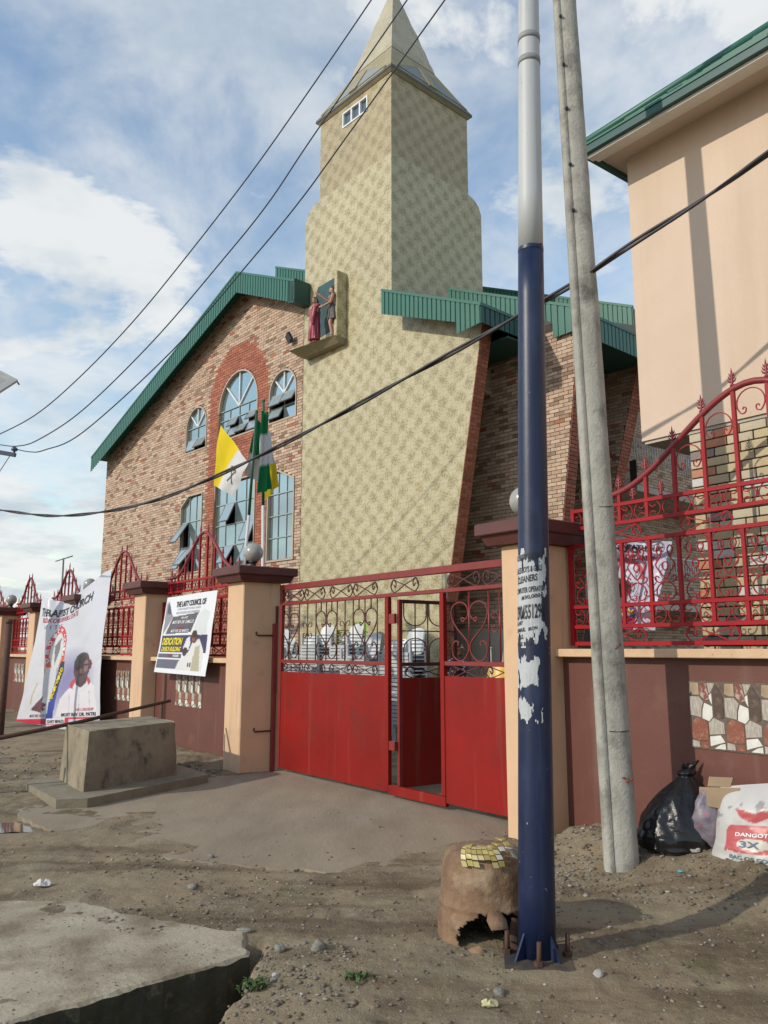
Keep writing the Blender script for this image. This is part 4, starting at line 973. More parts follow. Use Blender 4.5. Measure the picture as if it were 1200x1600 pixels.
# upper spire, roughly trowelled
sp = MB(); rows = 16; ncol = 10; v = []
for i in range(rows + 1):
    f_ = i / rows; z = SZ1 + 0.001 + f_ * 2.55; h = SH1 * (1 - f_) ** 0.97 + 0.01
    for s in range(4):
        for j in range(ncol):
            q = -1 + 2 * j / ncol; p = [(q, -1), (1, q), (-q, 1), (-1, -q)][s]
            k = 1 + 0.055 * float(fbm(p[0] * h + 3 * s, z, 3.2, 3, 61)) * (1 if i else 0)
            v.append((TC[0] + p[0] * h * k, TC[1] + p[1] * h * k, z))
nn = 4 * ncol
sp.add(v, [(i * nn + j, i * nn + (j + 1) % nn, (i + 1) * nn + (j + 1) % nn, (i + 1) * nn + j) for i in range(rows) for j in range(nn)]); sp.build('spire', M_CEMENT, church)
def on_skirt(side, q, f_):                                  # point on a skirt face; q -1..1 across the eaves, f 0..1 up
    h0 = HX + 0.08; h1 = SH1; hh = h0 + (h1 - h0) * f_; z = SZ0 + (SZ1 - SZ0) * f_
    q = q * h0
    P = {0: (q, -hh), 1: (hh, q)}[side]; return Vector((TC[0] + P[0], TC[1] + P[1] * (HY + .08) / h0 if side == 0 else TC[1] + P[1], z))
for side, nrm in ((0, Vector((0, -0.85, 0.5))), (1, Vector((0.85, 0, 0.5)))):
    nrm.normalize()
    for (q0, q1, qa, fa) in ((-0.74, -0.10, -0.10, 0.60), (0.10, 0.74, 0.10, 0.60)):
        lv = MB(); lv.add([on_skirt(side, q0, 0.10) + nrm * 0.006, on_skirt(side, q1, 0.10) + nrm * 0.006, on_skirt(side, qa, fa) + nrm * 0.006], [(0, 1, 2)])
        for k in range(11):
            f_ = 0.11 + (fa - 0.13) * k / 11; w = (f_ - 0.10) / (fa - 0.10)
            x0 = q0 + (qa - q0) * w; x1 = q1 + (qa - q1) * w
            if x1 - x0 < 0.03: continue
            a, b = on_skirt(side, x0, f_) + nrm * 0.004, on_skirt(side, x1, f_) + nrm * 0.004; c, d = on_skirt(side, x1, f_ + 0.03) + nrm * 0.035, on_skirt(side, x0, f_ + 0.03) + nrm * 0.035
            lv.add([a, b, c, d, a + nrm * 0.012, b + nrm * 0.012], [(0, 1, 2, 3), (4, 5, 2, 3)])
        lv.build('louvre', M_LOUVRE, church)['kind'] = 'stuff'
    mu = MB(); a, b, c, d = on_skirt(side, -0.085, 0.05), on_skirt(side, 0.085, 0.05), on_skirt(side, 0.085, 0.62), on_skirt(side, -0.085, 0.62)
    mu.frustum([a, b, c, d], [x + nrm * 0.05 for x in (a, b, c, d)]); mu.build('louvre_mullion', M_CEMENT2, church)
    tr = MB()
    for (qa, qb) in ((-0.86, -0.06), (0.86, 0.06)):
        a, b = on_skirt(side, qa, 0.03) + nrm * 0.012, on_skirt(side, qb, 0.67) + nrm * 0.012
        tr.tube([a, b], 0.03, 4, smooth=False)
    tr.build('louvre_trim', M_CEMENT2, church)['kind'] = 'stuff'
# shrine on the tower front ---------------------------------------------------
n0, n1, nz0, nz1 = -2.62, -1.42, 8.80, 10.25
sh = obj('shrine', None, church)
M_TEAL = pm('teal_backdrop', (0.014, 0.055, 0.066), (0.025, 0.095, 0.10), 2.5, 0.6, c3=(0.012, 0.04, 0.05), s3=2, t3=(0.5, 0.7))
bp = [tuple(CF.onb(x, y, -0.01).xz) for x, y in ((497, 449), (530, 430), (535, 432), (536.5, 440), (536.5, 505), (500, 527), (491, 500), (494, 462))]
n1 = max(p[0] for p in bp); nz0 = CF.onb(500, 530, -0.45).z
MB().prism(bp, -0.012, -0.006).build('backdrop', M_TEAL, sh)
MB().bbox(n1 + 0.002, n1 + 0.11, -0.30, -0.003, nz0 + 0.002, CF.onb(540, 419, -0.2).z, 0.012).build('jamb', M_TILE, sh)
MB().frustum([(n0 - 0.12, -0.22, nz0 - 0.13), (n1 + 0.06, -0.20, nz0 - 0.13), (n1 + 0.06, -0.003, nz0 - 0.13), (n0 - 0.12, -0.003, nz0 - 0.13)],
             [(n0 - 0.22, -0.56, nz0), (n1 + 0.12, -0.36, nz0), (n1 + 0.13, -0.003, nz0), (n0 - 0.25, -0.003, nz0)]).build('shelf', M_CEMENT2, sh)
# floodlight on the brick front
fl = thing('floodlight', 'small black floodlight on the brick wall beside the statues', 'lamp', CF.world(-3.38, -0.16, 9.30), CF.rot + R(-20))
o = MB().bbox(-0.12, 0.12, -0.04, 0.04, -0.10, 0.12, 0.01).build('housing', M_BLACK, fl); o.rotation_euler = (R(25), R(-12), 0)
MB().tube([(0.05, 0.15, -0.05), (0.02, 0.02, -0.13), (0.0, 0.0, -0.09)], 0.012, 6).build('bracket', M_BLACK, fl)

# ------------------------------------------------------------------ house on the right
HB = 1.05
c_up, c_lo, c_br = WF.onb(985, 246, HB), WF.onb(1003, 690, HB), WF.onb(1077, 672, HB)
HA = c_lo.x; ZT, ZM, BA = c_up.z, c_lo.z, c_br.x
house = wthing('house', 'peach two storey house with brick ground floor and green hip roof', 'house', HA, HB)
BX = BA - HA
MB().box(0, 7, 0, 6, ZM, ZT + 0.05).build('upper_wall', M_HOUSE, house)
MB().box(0.02, 7, 0.02, 6, ZM - 0.03, ZM - 0.001).build('soffit', M_GREYWALL, house)
lw = MB().box(BX, 7, 0.012, 6, -0.3, ZM - 0.031).build('lower_wall', pm('black_mortar', (0.035, 0.03, 0.027), (0.05, 0.042, 0.036), 20, 0.9), house)
BR_COL = [pm('brick_cream', (0.50, 0.42, 0.26), (0.44, 0.35, 0.20), 9, 0.7, 0.1, 60), pm('brick_buff', (0.46, 0.36, 0.21), (0.40, 0.33, 0.21), 8, 0.7, 0.1, 60), pm('brick_sand', (0.54, 0.46, 0.31), (0.42, 0.37, 0.27), 7, 0.7, 0.1, 60),
          pm('brick_orange', (0.46, 0.22, 0.12), (0.40, 0.18, 0.10), 9, 0.7, 0.1, 60), pm('brick_grey', (0.19, 0.155, 0.14), (0.24, 0.20, 0.17), 9, 0.7, 0.1, 60), pm('brick_white', (0.58, 0.57, 0.53), (0.50, 0.49, 0.45), 9, 0.7, 0.1, 60)]
course, blen, joint = 0.0795, 0.232, 0.011
bmesh_ = {}
def brick_piece(L_, c):
    k = (round(L_, 3), c)
    if k not in bmesh_: bmesh_[k] = MB().bbox(0, L_, -0.012, 0.010, 0, course - joint, 0.003).mesh('brick', BR_COL[c])
    return bmesh_[k]
rb = random.Random(5); rows = int((ZM - 0.04) / course)
bz0 = ZM - 0.035 - rows * course
nb = 0
for k in range(rows - 1, -1, -1):
    z = bz0 + k * course
    if z < 1.42: break
    x = BX; first = blen / 2 if k % 2 else blen
    while x < BX + 2.1:
        L_ = (first if x == BX else blen) - joint
        r = rb.random(); c = 0 if r < .32 else 1 if r < .58 else 2 if r < .78 else 3 if r < .87 else 4 if r < .95 else 5
        o = obj('brick', brick_piece(L_, c), lw, (x, 0.004 * rb.random(), z)); nb += 1
        x += L_ + joint
brickwork('brick_cladding', lambda z: [(BX, BX + 4.8)] if z < 1.42 else [(BX + 2.35, BX + 4.8)], 0.2, ZM - 0.04, lambda u, z: (u, 0.012, z), (0, -1, 0), lw, course=course, length=blen)
# eaves: find how far the corner stands out
bb = HB
for k in range(200):
    bb = HB - k * 0.01
    if WF.onb(912, 239, bb).z <= ZT: break
EA, EB = WF.onb(912, 239, bb).x - HA, bb - HB
zz = ZT
MB().box(EA, 7, EB, 6.5, zz - 0.002, zz + 0.015).build('eaves_soffit', pm('cream_ceiling', (0.62, 0.52, 0.42), (0.58, 0.49, 0.40), 2, 0.8), house)
M_EDGE = pm('teal_fascia', (0.018, 0.085, 0.075), (0.016, 0.075, 0.066), 3, 0.45)
M_CORN = pm('white_cornice', (0.72, 0.70, 0.64), (0.66, 0.64, 0.58), 4, 0.7)
MB().box(EA + 0.03, 7, EB + 0.02, EB + 0.10, zz - 0.075, zz - 0.003).build('cornice', M_CORN, house); MB().box(EA + 0.03, 7, EB + 0.1005, EB + 0.19, zz - 0.045, zz - 0.0035).build('cornice', M_CORN, house)
MB().box(EA - 0.02, 7, EB - 0.03, EB + 0.018, zz - 0.045, zz + 0.028).build('roof_fascia', M_EDGE, house)
MB().box(EA - 0.02, EA + 0.028, EB + 0.02, 6.5, zz - 0.045, zz + 0.027).build('roof_fascia', M_EDGE, house)
ze = zz + 0.029; rdg = 3.2; rz = 2.75
rf = MB(); a0, b0, a1, b1 = EA - 0.03, EB - 0.04, 7.0, 6.6
hip = (a0 + rdg, b0 + rdg, ze + rz)
def tile_plane(mb, P, n):                                   # stepped metal roof tiles across a plane P(s,t), t up the slope
    for k in range(n):
        t0, t1 = k / n, (k + 1) / n
        q = [P(0, t0), P(1, t0), P(1, t1), P(0, t1)]; up = Vector((0, 0, 0.022))
        mb.add([q[0] + up, q[1] + up, q[2], q[3], q[0], q[1]], [(0, 1, 2, 3), (4, 5, 1, 0)])
tile_plane(rf, lambda s, t: Vector((a0 + rdg * t + (a1 - a0 - rdg * t) * s, b0 + rdg * t, ze + rz * t)), 11)
tile_plane(rf, lambda s, t: Vector((a0 + rdg * t, b1 - (b1 - b0 - rdg * t) * s - 0 * t, ze + rz * t)), 11)
rf = rf.build('roof', M_ROOF, house, fix=False)
hp = MB(); hp.tube([(a0, b0, ze + 0.02), (a0 + rdg * .5, b0 + rdg * .5, ze + rz * .5 + 0.03), (hip[0], hip[1], hip[2] + 0.02)], 0.045, 6); hp.build('hip_cap', M_ROOF, rf)

# ------------------------------------------------------------------ street poles
M_NAVY = pm('navy_pole_paint', (0.006, 0.016, 0.060), (0.005, 0.011, 0.040), 3, 0.42, 0.06, 30, c3=(0.022, 0.035, 0.085), s3=5, t3=(0.5, 0.7), stretch=(1, 1, 0.5), st=((0.035, 0.045, 0.08), 0.5, 14.0, 0.55), flecks=((0.30, 0.28, 0.25), 30, 0.725))
M_PALE = pm('pale_pole_paint', (0.48, 0.50, 0.50), (0.42, 0.44, 0.45), 2, 0.5, 0.02, 30, c3=(0.22, 0.22, 0.21), s3=9, t3=(0.64, 0.74), stretch=(1, 1, 0.3), st=((0.30, 0.29, 0.27), 0.5, 14.0, 0.55), flecks=((0.16, 0.14, 0.12), 35, 0.73))
BPX, BPY = 0.792, 4.53
bp_ = thing('street_pole', 'tall street pole painted navy blue below and pale grey above', 'pole', (BPX, BPY, 0))
def bpx(z): return 0.0215 * z
def bpr(z): return 0.098 - 0.0058 * z
MB().tube([(bpx(z), 0, z) for z in np.linspace(0.041, 3.945, 14)], [bpr(z) for z in np.linspace(0.041, 3.945, 14)], 32).build('lower_shaft', M_NAVY, bp_)
MB().tube([(bpx(z), 0, z) for z in np.linspace(3.946, 8.6, 14)], [bpr(z) - 0.0012 for z in np.linspace(3.946, 8.6, 14)], 32).build('upper_shaft', M_PALE, bp_)
mbp = MB(); nb_ = 60
ed = [0.012 + 0.022 * max(0, float(fbm(k * 0.21, 0.5, 1.0, 3, 37))) for k in range(nb_)]
mbp.add([(bpx(3.935) + (bpr(3.935) + 0.0008) * math.cos(6.2832 * k / nb_), (bpr(3.935) + 0.0008) * math.sin(6.2832 * k / nb_), 3.935) for k in range(nb_)] + [(bpx(3.95) + (bpr(3.95) + 0.0006) * math.cos(6.2832 * k / nb_), (bpr(3.95) + 0.0006) * math.sin(6.2832 * k / nb_), 3.945 + ed[k]) for k in range(nb_)], [(k, (k + 1) % nb_, nb_ + (k + 1) % nb_, nb_ + k) for k in range(nb_)], 0, True)
mbp.build('paint_edge', M_NAVY, bp_)
for z in (5.2, 5.36): MB().tube([(bpx(z - .02), 0, z - .02), (bpx(z + .02), 0, z + .02)], bpr(z) + 0.002, 32).build('weld_band', pm('grey_band', (0.27, 0.28, 0.28), (0.2, 0.21, 0.21), 8, 0.6), bp_)
pr = R(38)
def rq(h, z): return [(h * math.cos(pr + R(90) * k), h * math.sin(pr + R(90) * k), z) for k in range(4)]
MB().frustum(rq(0.345, -0.25), rq(0.30, 0.020)).build('footing', M_EARTH, bp_)
MB().frustum(rq(0.240, 0.0205), rq(0.240, 0.040)).build('base_plate', pm('muddy_navy', (0.03, 0.03, 0.04), (0.11, 0.085, 0.055), 9, 0.7), bp_)
for k in range(4):
    an = pr + R(90) * k; c, s = math.cos(an), math.sin(an); g = MB(); w = 0.006
    tri = [(0.085, 0.040), (0.165, 0.040), (0.088, 0.17)]
    n_ = Vector((-s, c, 0)) * w
    g.add([Vector((r * c, r * s, z)) + n_ for r, z in tri] + [Vector((r * c, r * s, z)) - n_ for r, z in tri], [(0, 1, 2), (5, 4, 3), (0, 3, 4, 1), (1, 4, 5, 2), (2, 5, 3, 0)])
    g.build('gusset', M_NAVY, bp_)
    an2 = an + R(45); x, y = 0.155 * math.cos(an2), 0.155 * math.sin(an2)
    bo = MB().tube([(x, y, 0.02), (x + 0.004, y, 0.15)], 0.012, 8).build('anchor_bolt', M_RUST, bp_)
    MB().tube([(x, y, 0.041), (x, y, 0.062)], 0.026, 6, smooth=False).build('nut', M_RUST, bo)

cp = thing('concrete_pole', 'leaning weathered concrete pole beside the rubbish bags', 'pole', (1.68, 6.08, 0))
sec = [(-0.130, -0.035), (-0.128, -0.085), (-0.085, -0.104), (-0.072, -0.086), (-0.060, -0.104)] + [(0.018 + 0.108 * math.cos(R(t)), 0.108 * math.sin(R(t))) for t in range(-105, 150, 17)] + [(-0.115, 0.045)]
def cpx(z): return -0.0215 * z
v = []; zs_ = np.arange(-0.3, 9.3, 0.08)
for z in zs_:
    k = 1.0 - 0.033 * max(z, 0) if z < 7 else 0.77 - 0.012 * (z - 7)
    for i, (x, y) in enumerate(sec):
        w = 1 + 0.018 * float(fbm(x * 4 + i, z, 2.2, 3, 91)) + (0.035 * float(fbm(i * 3.0, z, 3.0, 3, 95)) if 9 <= i <= 14 else 0) * (1.0 + 2.2 * math.exp(-((z - 4.3) / 0.22) ** 2))
        v.append((cpx(z) + x * k * w, y * k * w, z))
n_ = len(sec); m_ = len(zs_)
MB().add(v, [(i * n_ + j, i * n_ + (j + 1) % n_, (i + 1) * n_ + (j + 1) % n_, (i + 1) * n_ + j) for i in range(m_ - 1) for j in range(n_)], 0, True).build('shaft', M_CONC, cp)
for z in (5.05, 5.45, 5.95, 6.35, 6.8):
    MB().tube([(cpx(z) - 0.062, -0.084, z), (cpx(z) - 0.062, -0.098 + 0.002 * (z - 5), z)], 0.013, 8).build('bolt_hole', M_DARK, cp)
for z in (1.02, 2.65):
    MB().tube([(cpx(z) - 0.05, -0.101 + 0.008 * (z - 1), z), (cpx(z) + 0.02, -0.1035 + 0.0035 * (z - 1), z - 0.004), (cpx(z) + 0.09, -0.101 + 0.007 * (z - 1), z + 0.003)], 0.0035, 5).build('casting_seam', M_DARK, cp)
M_REDMARK = pm('red_paint_mark', (0.33, 0.03, 0.03), None, rough=0.6)
for (x, z) in ((0.03, 0.70), (0.055, 0.675), (0.085, 0.69)):
    MB().ell((cpx(z) + x, -0.1055, z), (0.014, 0.0035, 0.008), 8).build('paint_mark', M_REDMARK, cp)
MB().tube([(cpx(1.62) + 0.03, -0.101, 1.60), (cpx(1.62) + 0.075, -0.099, 1.635)], [0.004, 0.009], 6).build('paint_mark', pm('maroon_mark', (0.16, 0.06, 0.05), None, rough=0.6), cp)

# ------------------------------------------------------------------ overhead cables
M_CABLE = pm('black_cable', (0.028, 0.026, 0.03), (0.045, 0.04, 0.04), 5, 0.55)
M_WIRE = pm('dark_wire', (0.03, 0.035, 0.055), None, rough=0.6)
def on_vertical(P0, P1, px, py):                            # where a sight line crosses the upright plane through two plan points
    d = (P1[0] - P0[0], P1[1] - P0[1]); n = (-d[1], d[0]); r = ray(px, py)
    k = (P0[0] * n[0] + P0[1] * n[1]) / (r[0] * n[0] + r[1] * n[1]); return Vector((r[0] * k, r[1] * k, EYE + r[2] * k))
def smooth3(P, n=8):
    out = []; Q = [P[0]] + P + [P[-1]]
    for i in range(1, len(Q) - 2):
        for j in range(n):
            t = j / n; a, b, c, d = Q[i - 1], Q[i], Q[i + 1], Q[i + 2]
            out.append(0.5 * (2 * b + (c - a) * t + (2 * a - 5 * b + 4 * c - d) * t * t + (3 * b - a - 3 * c + d) * t ** 3))
    out.append(P[-1]); return out
def cable(label, pts, r, twist=False, mat=M_CABLE, name='cable', group=None):
    P = smooth3(pts); o0 = P[0].copy()
    t = thing(name, label, 'cable', o0, 0, group) if twist else None
    if twist:
        for s in (0, math.pi):
            Q = []; L_ = 0
            for i, p in enumerate(P):
                if i: L_ += (p - P[i - 1]).length
                d = (P[min(i + 1, len(P) - 1)] - P[max(i - 1, 0)]).normalized(); nx = d.cross(Vector((0, 0, 1))).normalized(); nz = nx.cross(d)
                a = s + L_ * 2.6; Q.append(p - o0 + (nx * math.cos(a) + nz * math.sin(a)) * r * 1.05)
            MB().tube(Q, r, 7).build('strand', mat, t)
        return t
    o = MB().tube([p - o0 for p in P], r, 6).build(name, mat, None, o0); o['label'] = label; o['category'] = 'cable'
    if group: o['group'] = group
    return o
A0 = at_depth(918, 430, 6.02); A1 = at_depth(-260, 792, 22)
left = [on_vertical(A0, A1, x, y) for x, y in ((-260, 775), (-60, 790), (0, 797), (80, 806), (160, 800), (240, 783), (320, 752), (400, 715), (470, 680), (540, 643), (610, 604), (680, 566), (750, 527), (820, 487), (880, 453))] + [A0]
cable('thick twisted black cable sagging left from the concrete pole', left, 0.0125, True)
A2 = at_depth(1330, 152, 4.9)
right = [A0 + Vector((0.01, 0, 0.01))] + [on_vertical(A0, A2, x, y) for x, y in ((960, 400), (1010, 367), (1080, 323), (1140, 283), (1200, 240), (1330, 152))]
d_ = (right[-1] - right[-2]).normalized(); e_ = right[-1]; right += [e_ + d_ * k for k in (0.8, 1.8, 3.5, 6.5, 12)]
cable('thick twisted black cable running right from the concrete pole past the house', right, 0.0125, True)
for lab, pts, d0, d1 in (('uppermost of the three thin wires over the church roof', ((-40, 693), (0, 678), (60, 645), (130, 584), (210, 500), (292, 400), (390, 273), (480, 146), (580, 0), (640, -92)), 17, 10),
                         ('middle of the three thin wires over the church roof', ((-40, 690), (0, 695), (27, 697), (60, 687), (130, 640), (240, 532), (353, 400), (420, 316), (485, 219), (636, 0), (700, -95)), 17, 9.5),
                         ('lowest of the three thin wires, running to the insulator', ((26, 702), (47, 706), (70, 703), (130, 675), (270, 547), (398, 400), (470, 312), (537, 220), (695, 0), (760, -90)), 16, 9)):
    V0, V1 = at_depth(pts[0][0], pts[0][1], d0), at_depth(pts[-1][0], pts[-1][1], d1)
    W_ = [on_vertical(V0, V1, x, y) for x, y in pts]; d_ = (W_[-1] - W_[-2]).normalized(); e_ = W_[-1]; W_ += [e_ + d_ * k for k in (1.2, 2.8, 5.5, 10, 18)]
    cable(lab, W_, 0.011, False, M_WIRE, 'overhead_wire', 'thin overhead wires')
# utility pole just out of the frame carries the crossarm; the solar lamp stands beside it
up = thing('utility_pole', 'crossarm end with an insulator at the left edge under the wires', 'pole', (at_depth(-70, 700, 16).x, 16, 0))
ux = up.location.x
MB().tube([(0, 0, -0.2), (0, 0, 7.0)], [0.14, 0.09], 10).build('pole', M_CONC, up)
ca, cb = at_depth(-110, 688, 16), at_depth(24, 711, 16)
MB().tube([ca - up.location, cb - up.location], 0.055, 4, smooth=False).build('crossarm', pm('slate_steel', (0.055, 0.07, 0.11), None, rough=0.6), up)
ins = at_depth(22.5, 704, 16) - up.location
MB().lathe([(0.02, -0.10), (0.02, -0.02), (0.06, 0.0), (0.065, 0.03), (0.05, 0.06), (0.02, 0.075), (0.0, 0.08)], 12, (ins.x, ins.y, ins.z + 0.0)).build('insulator', pm('grey_porcelain', (0.07, 0.09, 0.13), None, rough=0.4), up)
MB().tube([at_depth(15, 713, 16) - up.location, at_depth(-4, 742, 16) - up.location], 0.008, 5).build('stay_rod', M_WIRE, up)
sl = thing('solar_street_lamp', 'corner of a solar street lamp panel at the left edge', 'lamp', (at_depth(-45, 600, 12).x, 12, 0))
c0 = at_depth(28, 593, 12); qd = [at_depth(28, 593, 12), at_depth(-60, 548, 12.6), at_depth(-110, 600, 11.9), at_depth(-14, 620, 11.3)]
L0 = sl.location; dnv = Vector((0, 0, -0.04))
MB().frustum([p - L0 + dnv for p in qd], [p - L0 for p in qd]).build('panel', pm('panel_underside', (0.36, 0.35, 0.33), (0.30, 0.30, 0.29), 3, 0.6), sl)
MB().tube([(0, 0, 0), (0, 0, qd[0].z - 0.05)], 0.05, 10).build('pole', M_PALE, sl)
MB().tube([at_depth(26, 595, 12) - L0, at_depth(30, 601, 12) - L0], 0.012, 5).build('clip', M_BLACK, sl)
am = thing('antenna_mast', 'thin television antenna mast on the skyline left of the church', 'antenna', (at_depth(99, 915, 30).x, 30, 0))
MB().tube([(0, 0, 0), (-0.06, 0, 4.92)], 0.035, 6).build('mast', pm('grey_pipe', (0.2, 0.2, 0.2), None), am)
MB().tube([(-0.35, 0, 4.80), (0.28, 0.0, 5.0)], 0.022, 5).build('boom', pm('grey_pipe', None), am)

# ------------------------------------------------------------------ cloth: banners and flags
def cloth_mat(name, rough=0.55, spec=0.4):
    m = bpy.data.materials.new(name); m.use_nodes = True; bs = m.node_tree.nodes['Principled BSDF']; bs.inputs['Roughness'].default_value = rough; bs.inputs['Specular IOR Level'].default_value = spec
    a = m.node_tree.nodes.new('ShaderNodeAttribute'); a.attribute_name = 'Col'; m.node_tree.links.new(a.outputs['Color'], bs.inputs['Base Color']); return m
M_PRINT = cloth_mat('printed_vinyl', 0.38); M_FLAGC = cloth_mat('flag_cloth', 0.8, 0.2)
M_INK = pm('black_ink', (0.02, 0.02, 0.03), None, rough=0.5); M_REDINK = pm('red_ink', (0.45, 0.02, 0.05), None, rough=0.5); M_WHITEINK = pm('white_ink', (0.75, 0.75, 0.77), None, rough=0.5)
M_YELINK = pm('yellow_ink', (0.72, 0.62, 0.03), None, rough=0.5); M_GREYINK = pm('grey_ink', (0.16, 0.17, 0.22), None, rough=0.5)
class Cloth:
    def __init__(s, corners, warp=None, edge=None):         # TL TR BR BL, warp(u,v) -> push along the normal, edge(u,v)-> extra offset vector
        s.c = [Vector(p) for p in corners]; s.warp = warp; s.edge = edge
        s.n = (s.c[1] - s.c[0]).cross(s.c[3] - s.c[0]).normalized()
        if s.n.dot(Vector((0, 0, EYE)) - s.c[0]) < 0: s.n = -s.n
    def P(s, u, v, off=0.0):                                # v measured downwards
        a, b, c, d = s.c; p = a * (1 - u) * (1 - v) + b * u * (1 - v) + c * u * v + d * (1 - u) * v
        if s.edge: p = p + s.edge(u, v)
        return p + s.n * ((s.warp(u, v) if s.warp else 0) + off)
    def build(s, name, nu, nv, colour, mat, parent=None, loc=None):
        U, V = np.meshgrid(np.linspace(0, 1, nu + 1), np.linspace(0, 1, nv + 1))
        o = Vector(loc) if loc is not None else Vector((0, 0, 0)); s.o = o
        pts = [s.P(u, v) - o for u, v in zip(U.ravel(), V.ravel())]
        w = nu + 1
        f = [(j * w + i, j * w + i + 1, (j + 1) * w + i + 1, (j + 1) * w + i) for j in range(nv) for i in range(nu)]
        me = bpy.data.meshes.new(name); me.from_pydata([tuple(p) for p in pts], [], f); me.materials.append(mat)
        me.polygons.foreach_set('use_smooth', np.ones(len(f), bool)); vcol(me, colour(U.ravel(), V.ravel())); me.update()
        return obj(name, me, parent, o)
    def text(s, mb, body, u0, u1, v0, v1, bold=0.02, m=0, off=0.006, shear=0.0):   # v0 top, v1 bottom
        letters(mb, body, (u0, u1, 0, 1), lambda u, t: s.P(u, v1 + (v0 - v1) * t, off) - s.o, bold, m, shear)
def paint(U, V, base):
    C = np.tile(np.array(base, float), (len(U), 1)); return C
def put(C, mask, col):
    C[mask] = col
def el(U, V, cu, cv, ru, rv): return ((U - cu) / ru) ** 2 + ((V - cv) / rv) ** 2
def poly_mask(U, V, P):
    m = np.zeros(len(U), bool); n = len(P)
    for i in range(n):
        (x0, y0), (x1, y1) = P[i], P[(i + 1) % n]
        c = ((y0 > V) != (y1 > V)) & (U < (x1 - x0) * (V - y0) / ((y1 - y0) or 1e-9) + x0); m ^= c
    return m
SKIN = (0.075, 0.035, 0.028)
# the big dedication banner
def big_print(U, V):
    C = paint(U, V, (0.55, 0.56, 0.62)); n = fbm(U, V, 3, 3, 5)
    C *= (1 + 0.06 * n)[:, None]
    k = np.clip(1 - el(U, V, 0.60, 0.70, 0.34, 0.26), 0, 1)[:, None]; C = C * (1 - 0.75 * k) + np.array((0.10, 0.08, 0.32)) * 0.75 * k       # violet glow behind the portrait
    put(C, poly_mask(U, V, [(0.02, 0.0), (0.40, 0.45), (0.40, 0.93), (0.02, 0.93)]), (0.57, 0.575, 0.62))
    put(C, poly_mask(U, V, [(0.42, 0.62), (0.50, 0.60), (0.46, 0.72), (0.44, 0.83), (0.43, 0.93), (0.36, 0.93), (0.37, 0.82)]), (0.035, 0.06, 0.30))
    e = el(U, V, 0.385, 0.44, 0.115, 0.20); ringm = (e < 1) & (e > 0.5)
    put(C, ringm & (V < 0.50), (0.58, 0.05, 0.07)); put(C, ringm & (V >= 0.50) & (V < 0.56), (0.60, 0.12, 0.05)); put(C, (e < 0.5), (0.60, 0.60, 0.60))
    put(C, poly_mask(U, V, [(0.46, 0.53), (0.505, 0.53), (0.50, 0.62), (0.43, 0.76), (0.37, 0.80), (0.40, 0.68)]), (0.03, 0.03, 0.05))
    put(C, poly_mask(U, V, [(0.335, 0.40), (0.43, 0.34), (0.42, 0.44), (0.36, 0.55)]), (0.16, 0.18, 0.20))
    # robe, collar, neck, head
    put(C, poly_mask(U, V, [(0.46, 0.92), (0.50, 0.80), (0.60, 0.735), (0.70, 0.70), (0.84, 0.68), (0.93, 0.74), (0.97, 0.92)]), (0.66, 0.64, 0.68))
    for x in (0.60, 0.72, 0.85): put(C, (np.abs(U - x - 0.03 * np.sin(V * 9)) < 0.006) & (V > 0.76) & (V < 0.91), (0.50, 0.48, 0.54))
    put(C, el(U, V, 0.74, 0.705, 0.135, 0.045) < 1, (0.45, 0.05, 0.07)); put(C, el(U, V, 0.75, 0.725, 0.10, 0.04) < 1, (0.62, 0.60, 0.66))
    put(C, poly_mask(U, V, [(0.66, 0.63), (0.84, 0.62), (0.82, 0.71), (0.75, 0.735), (0.68, 0.71)]), (0.05, 0.025, 0.03))
    put(C, el(U, V, 0.745, 0.60, 0.115, 0.095) < 1, (0.085, 0.035, 0.045)); put(C, el(U, V, 0.715, 0.565, 0.085, 0.060) < 1, (0.025, 0.015, 0.02))
    put(C, el(U, V, 0.80, 0.60, 0.035, 0.04) < 1, (0.22, 0.12, 0.14)); put(C, el(U, V, 0.865, 0.595, 0.018, 0.03) < 1, (0.14, 0.03, 0.05))
    put(C, el(U, V, 0.74, 0.652, 0.035, 0.008) < 1, (0.02, 0.01, 0.015)); put(C, el(U, V, 0.73, 0.622, 0.022, 0.014) < 1, (0.15, 0.07, 0.08)); put(C, (np.abs(V - 0.588 - 0.05 * (U - 0.72)) < 0.005) & (np.abs(U - 0.75) < 0.10), (0.02, 0.02, 0.03))
    # mitre ghost, hand, gold staff
    put(C, poly_mask(U, V, [(0.155, 0.86), (0.23, 0.80), (0.29, 0.765), (0.30, 0.78), (0.285, 0.81), (0.345, 0.82), (0.35, 0.84), (0.32, 0.845), (0.35, 0.86), (0.33, 0.875), (0.30, 0.868), (0.29, 0.885), (0.24, 0.875)]), (0.13, 0.045, 0.06))
    put(C, (np.abs(U - 0.17 - 0.03 * np.sin(V * 14)) < 0.008) & (V > 0.66) & (V < 0.82), (0.45, 0.36, 0.20))
    put(C, poly_mask(U, V, [(0.24, 0.50), (0.265, 0.52), (0.29, 0.60), (0.275, 0.615), (0.245, 0.58)]), (0.42, 0.08, 0.12))
    put(C, (V > 0.925) & (V < 0.968) & (U < 0.64), (0.50, 0.015, 0.05)); put(C, (V > 0.928) & (V < 0.962) & (U > 0.37) & (U < 0.60), (0.70, 0.70, 0.72))
    put(C, (V > 0.918) & (V < 0.930) & (U >= 0.60), (0.50, 0.02, 0.06))
    return C
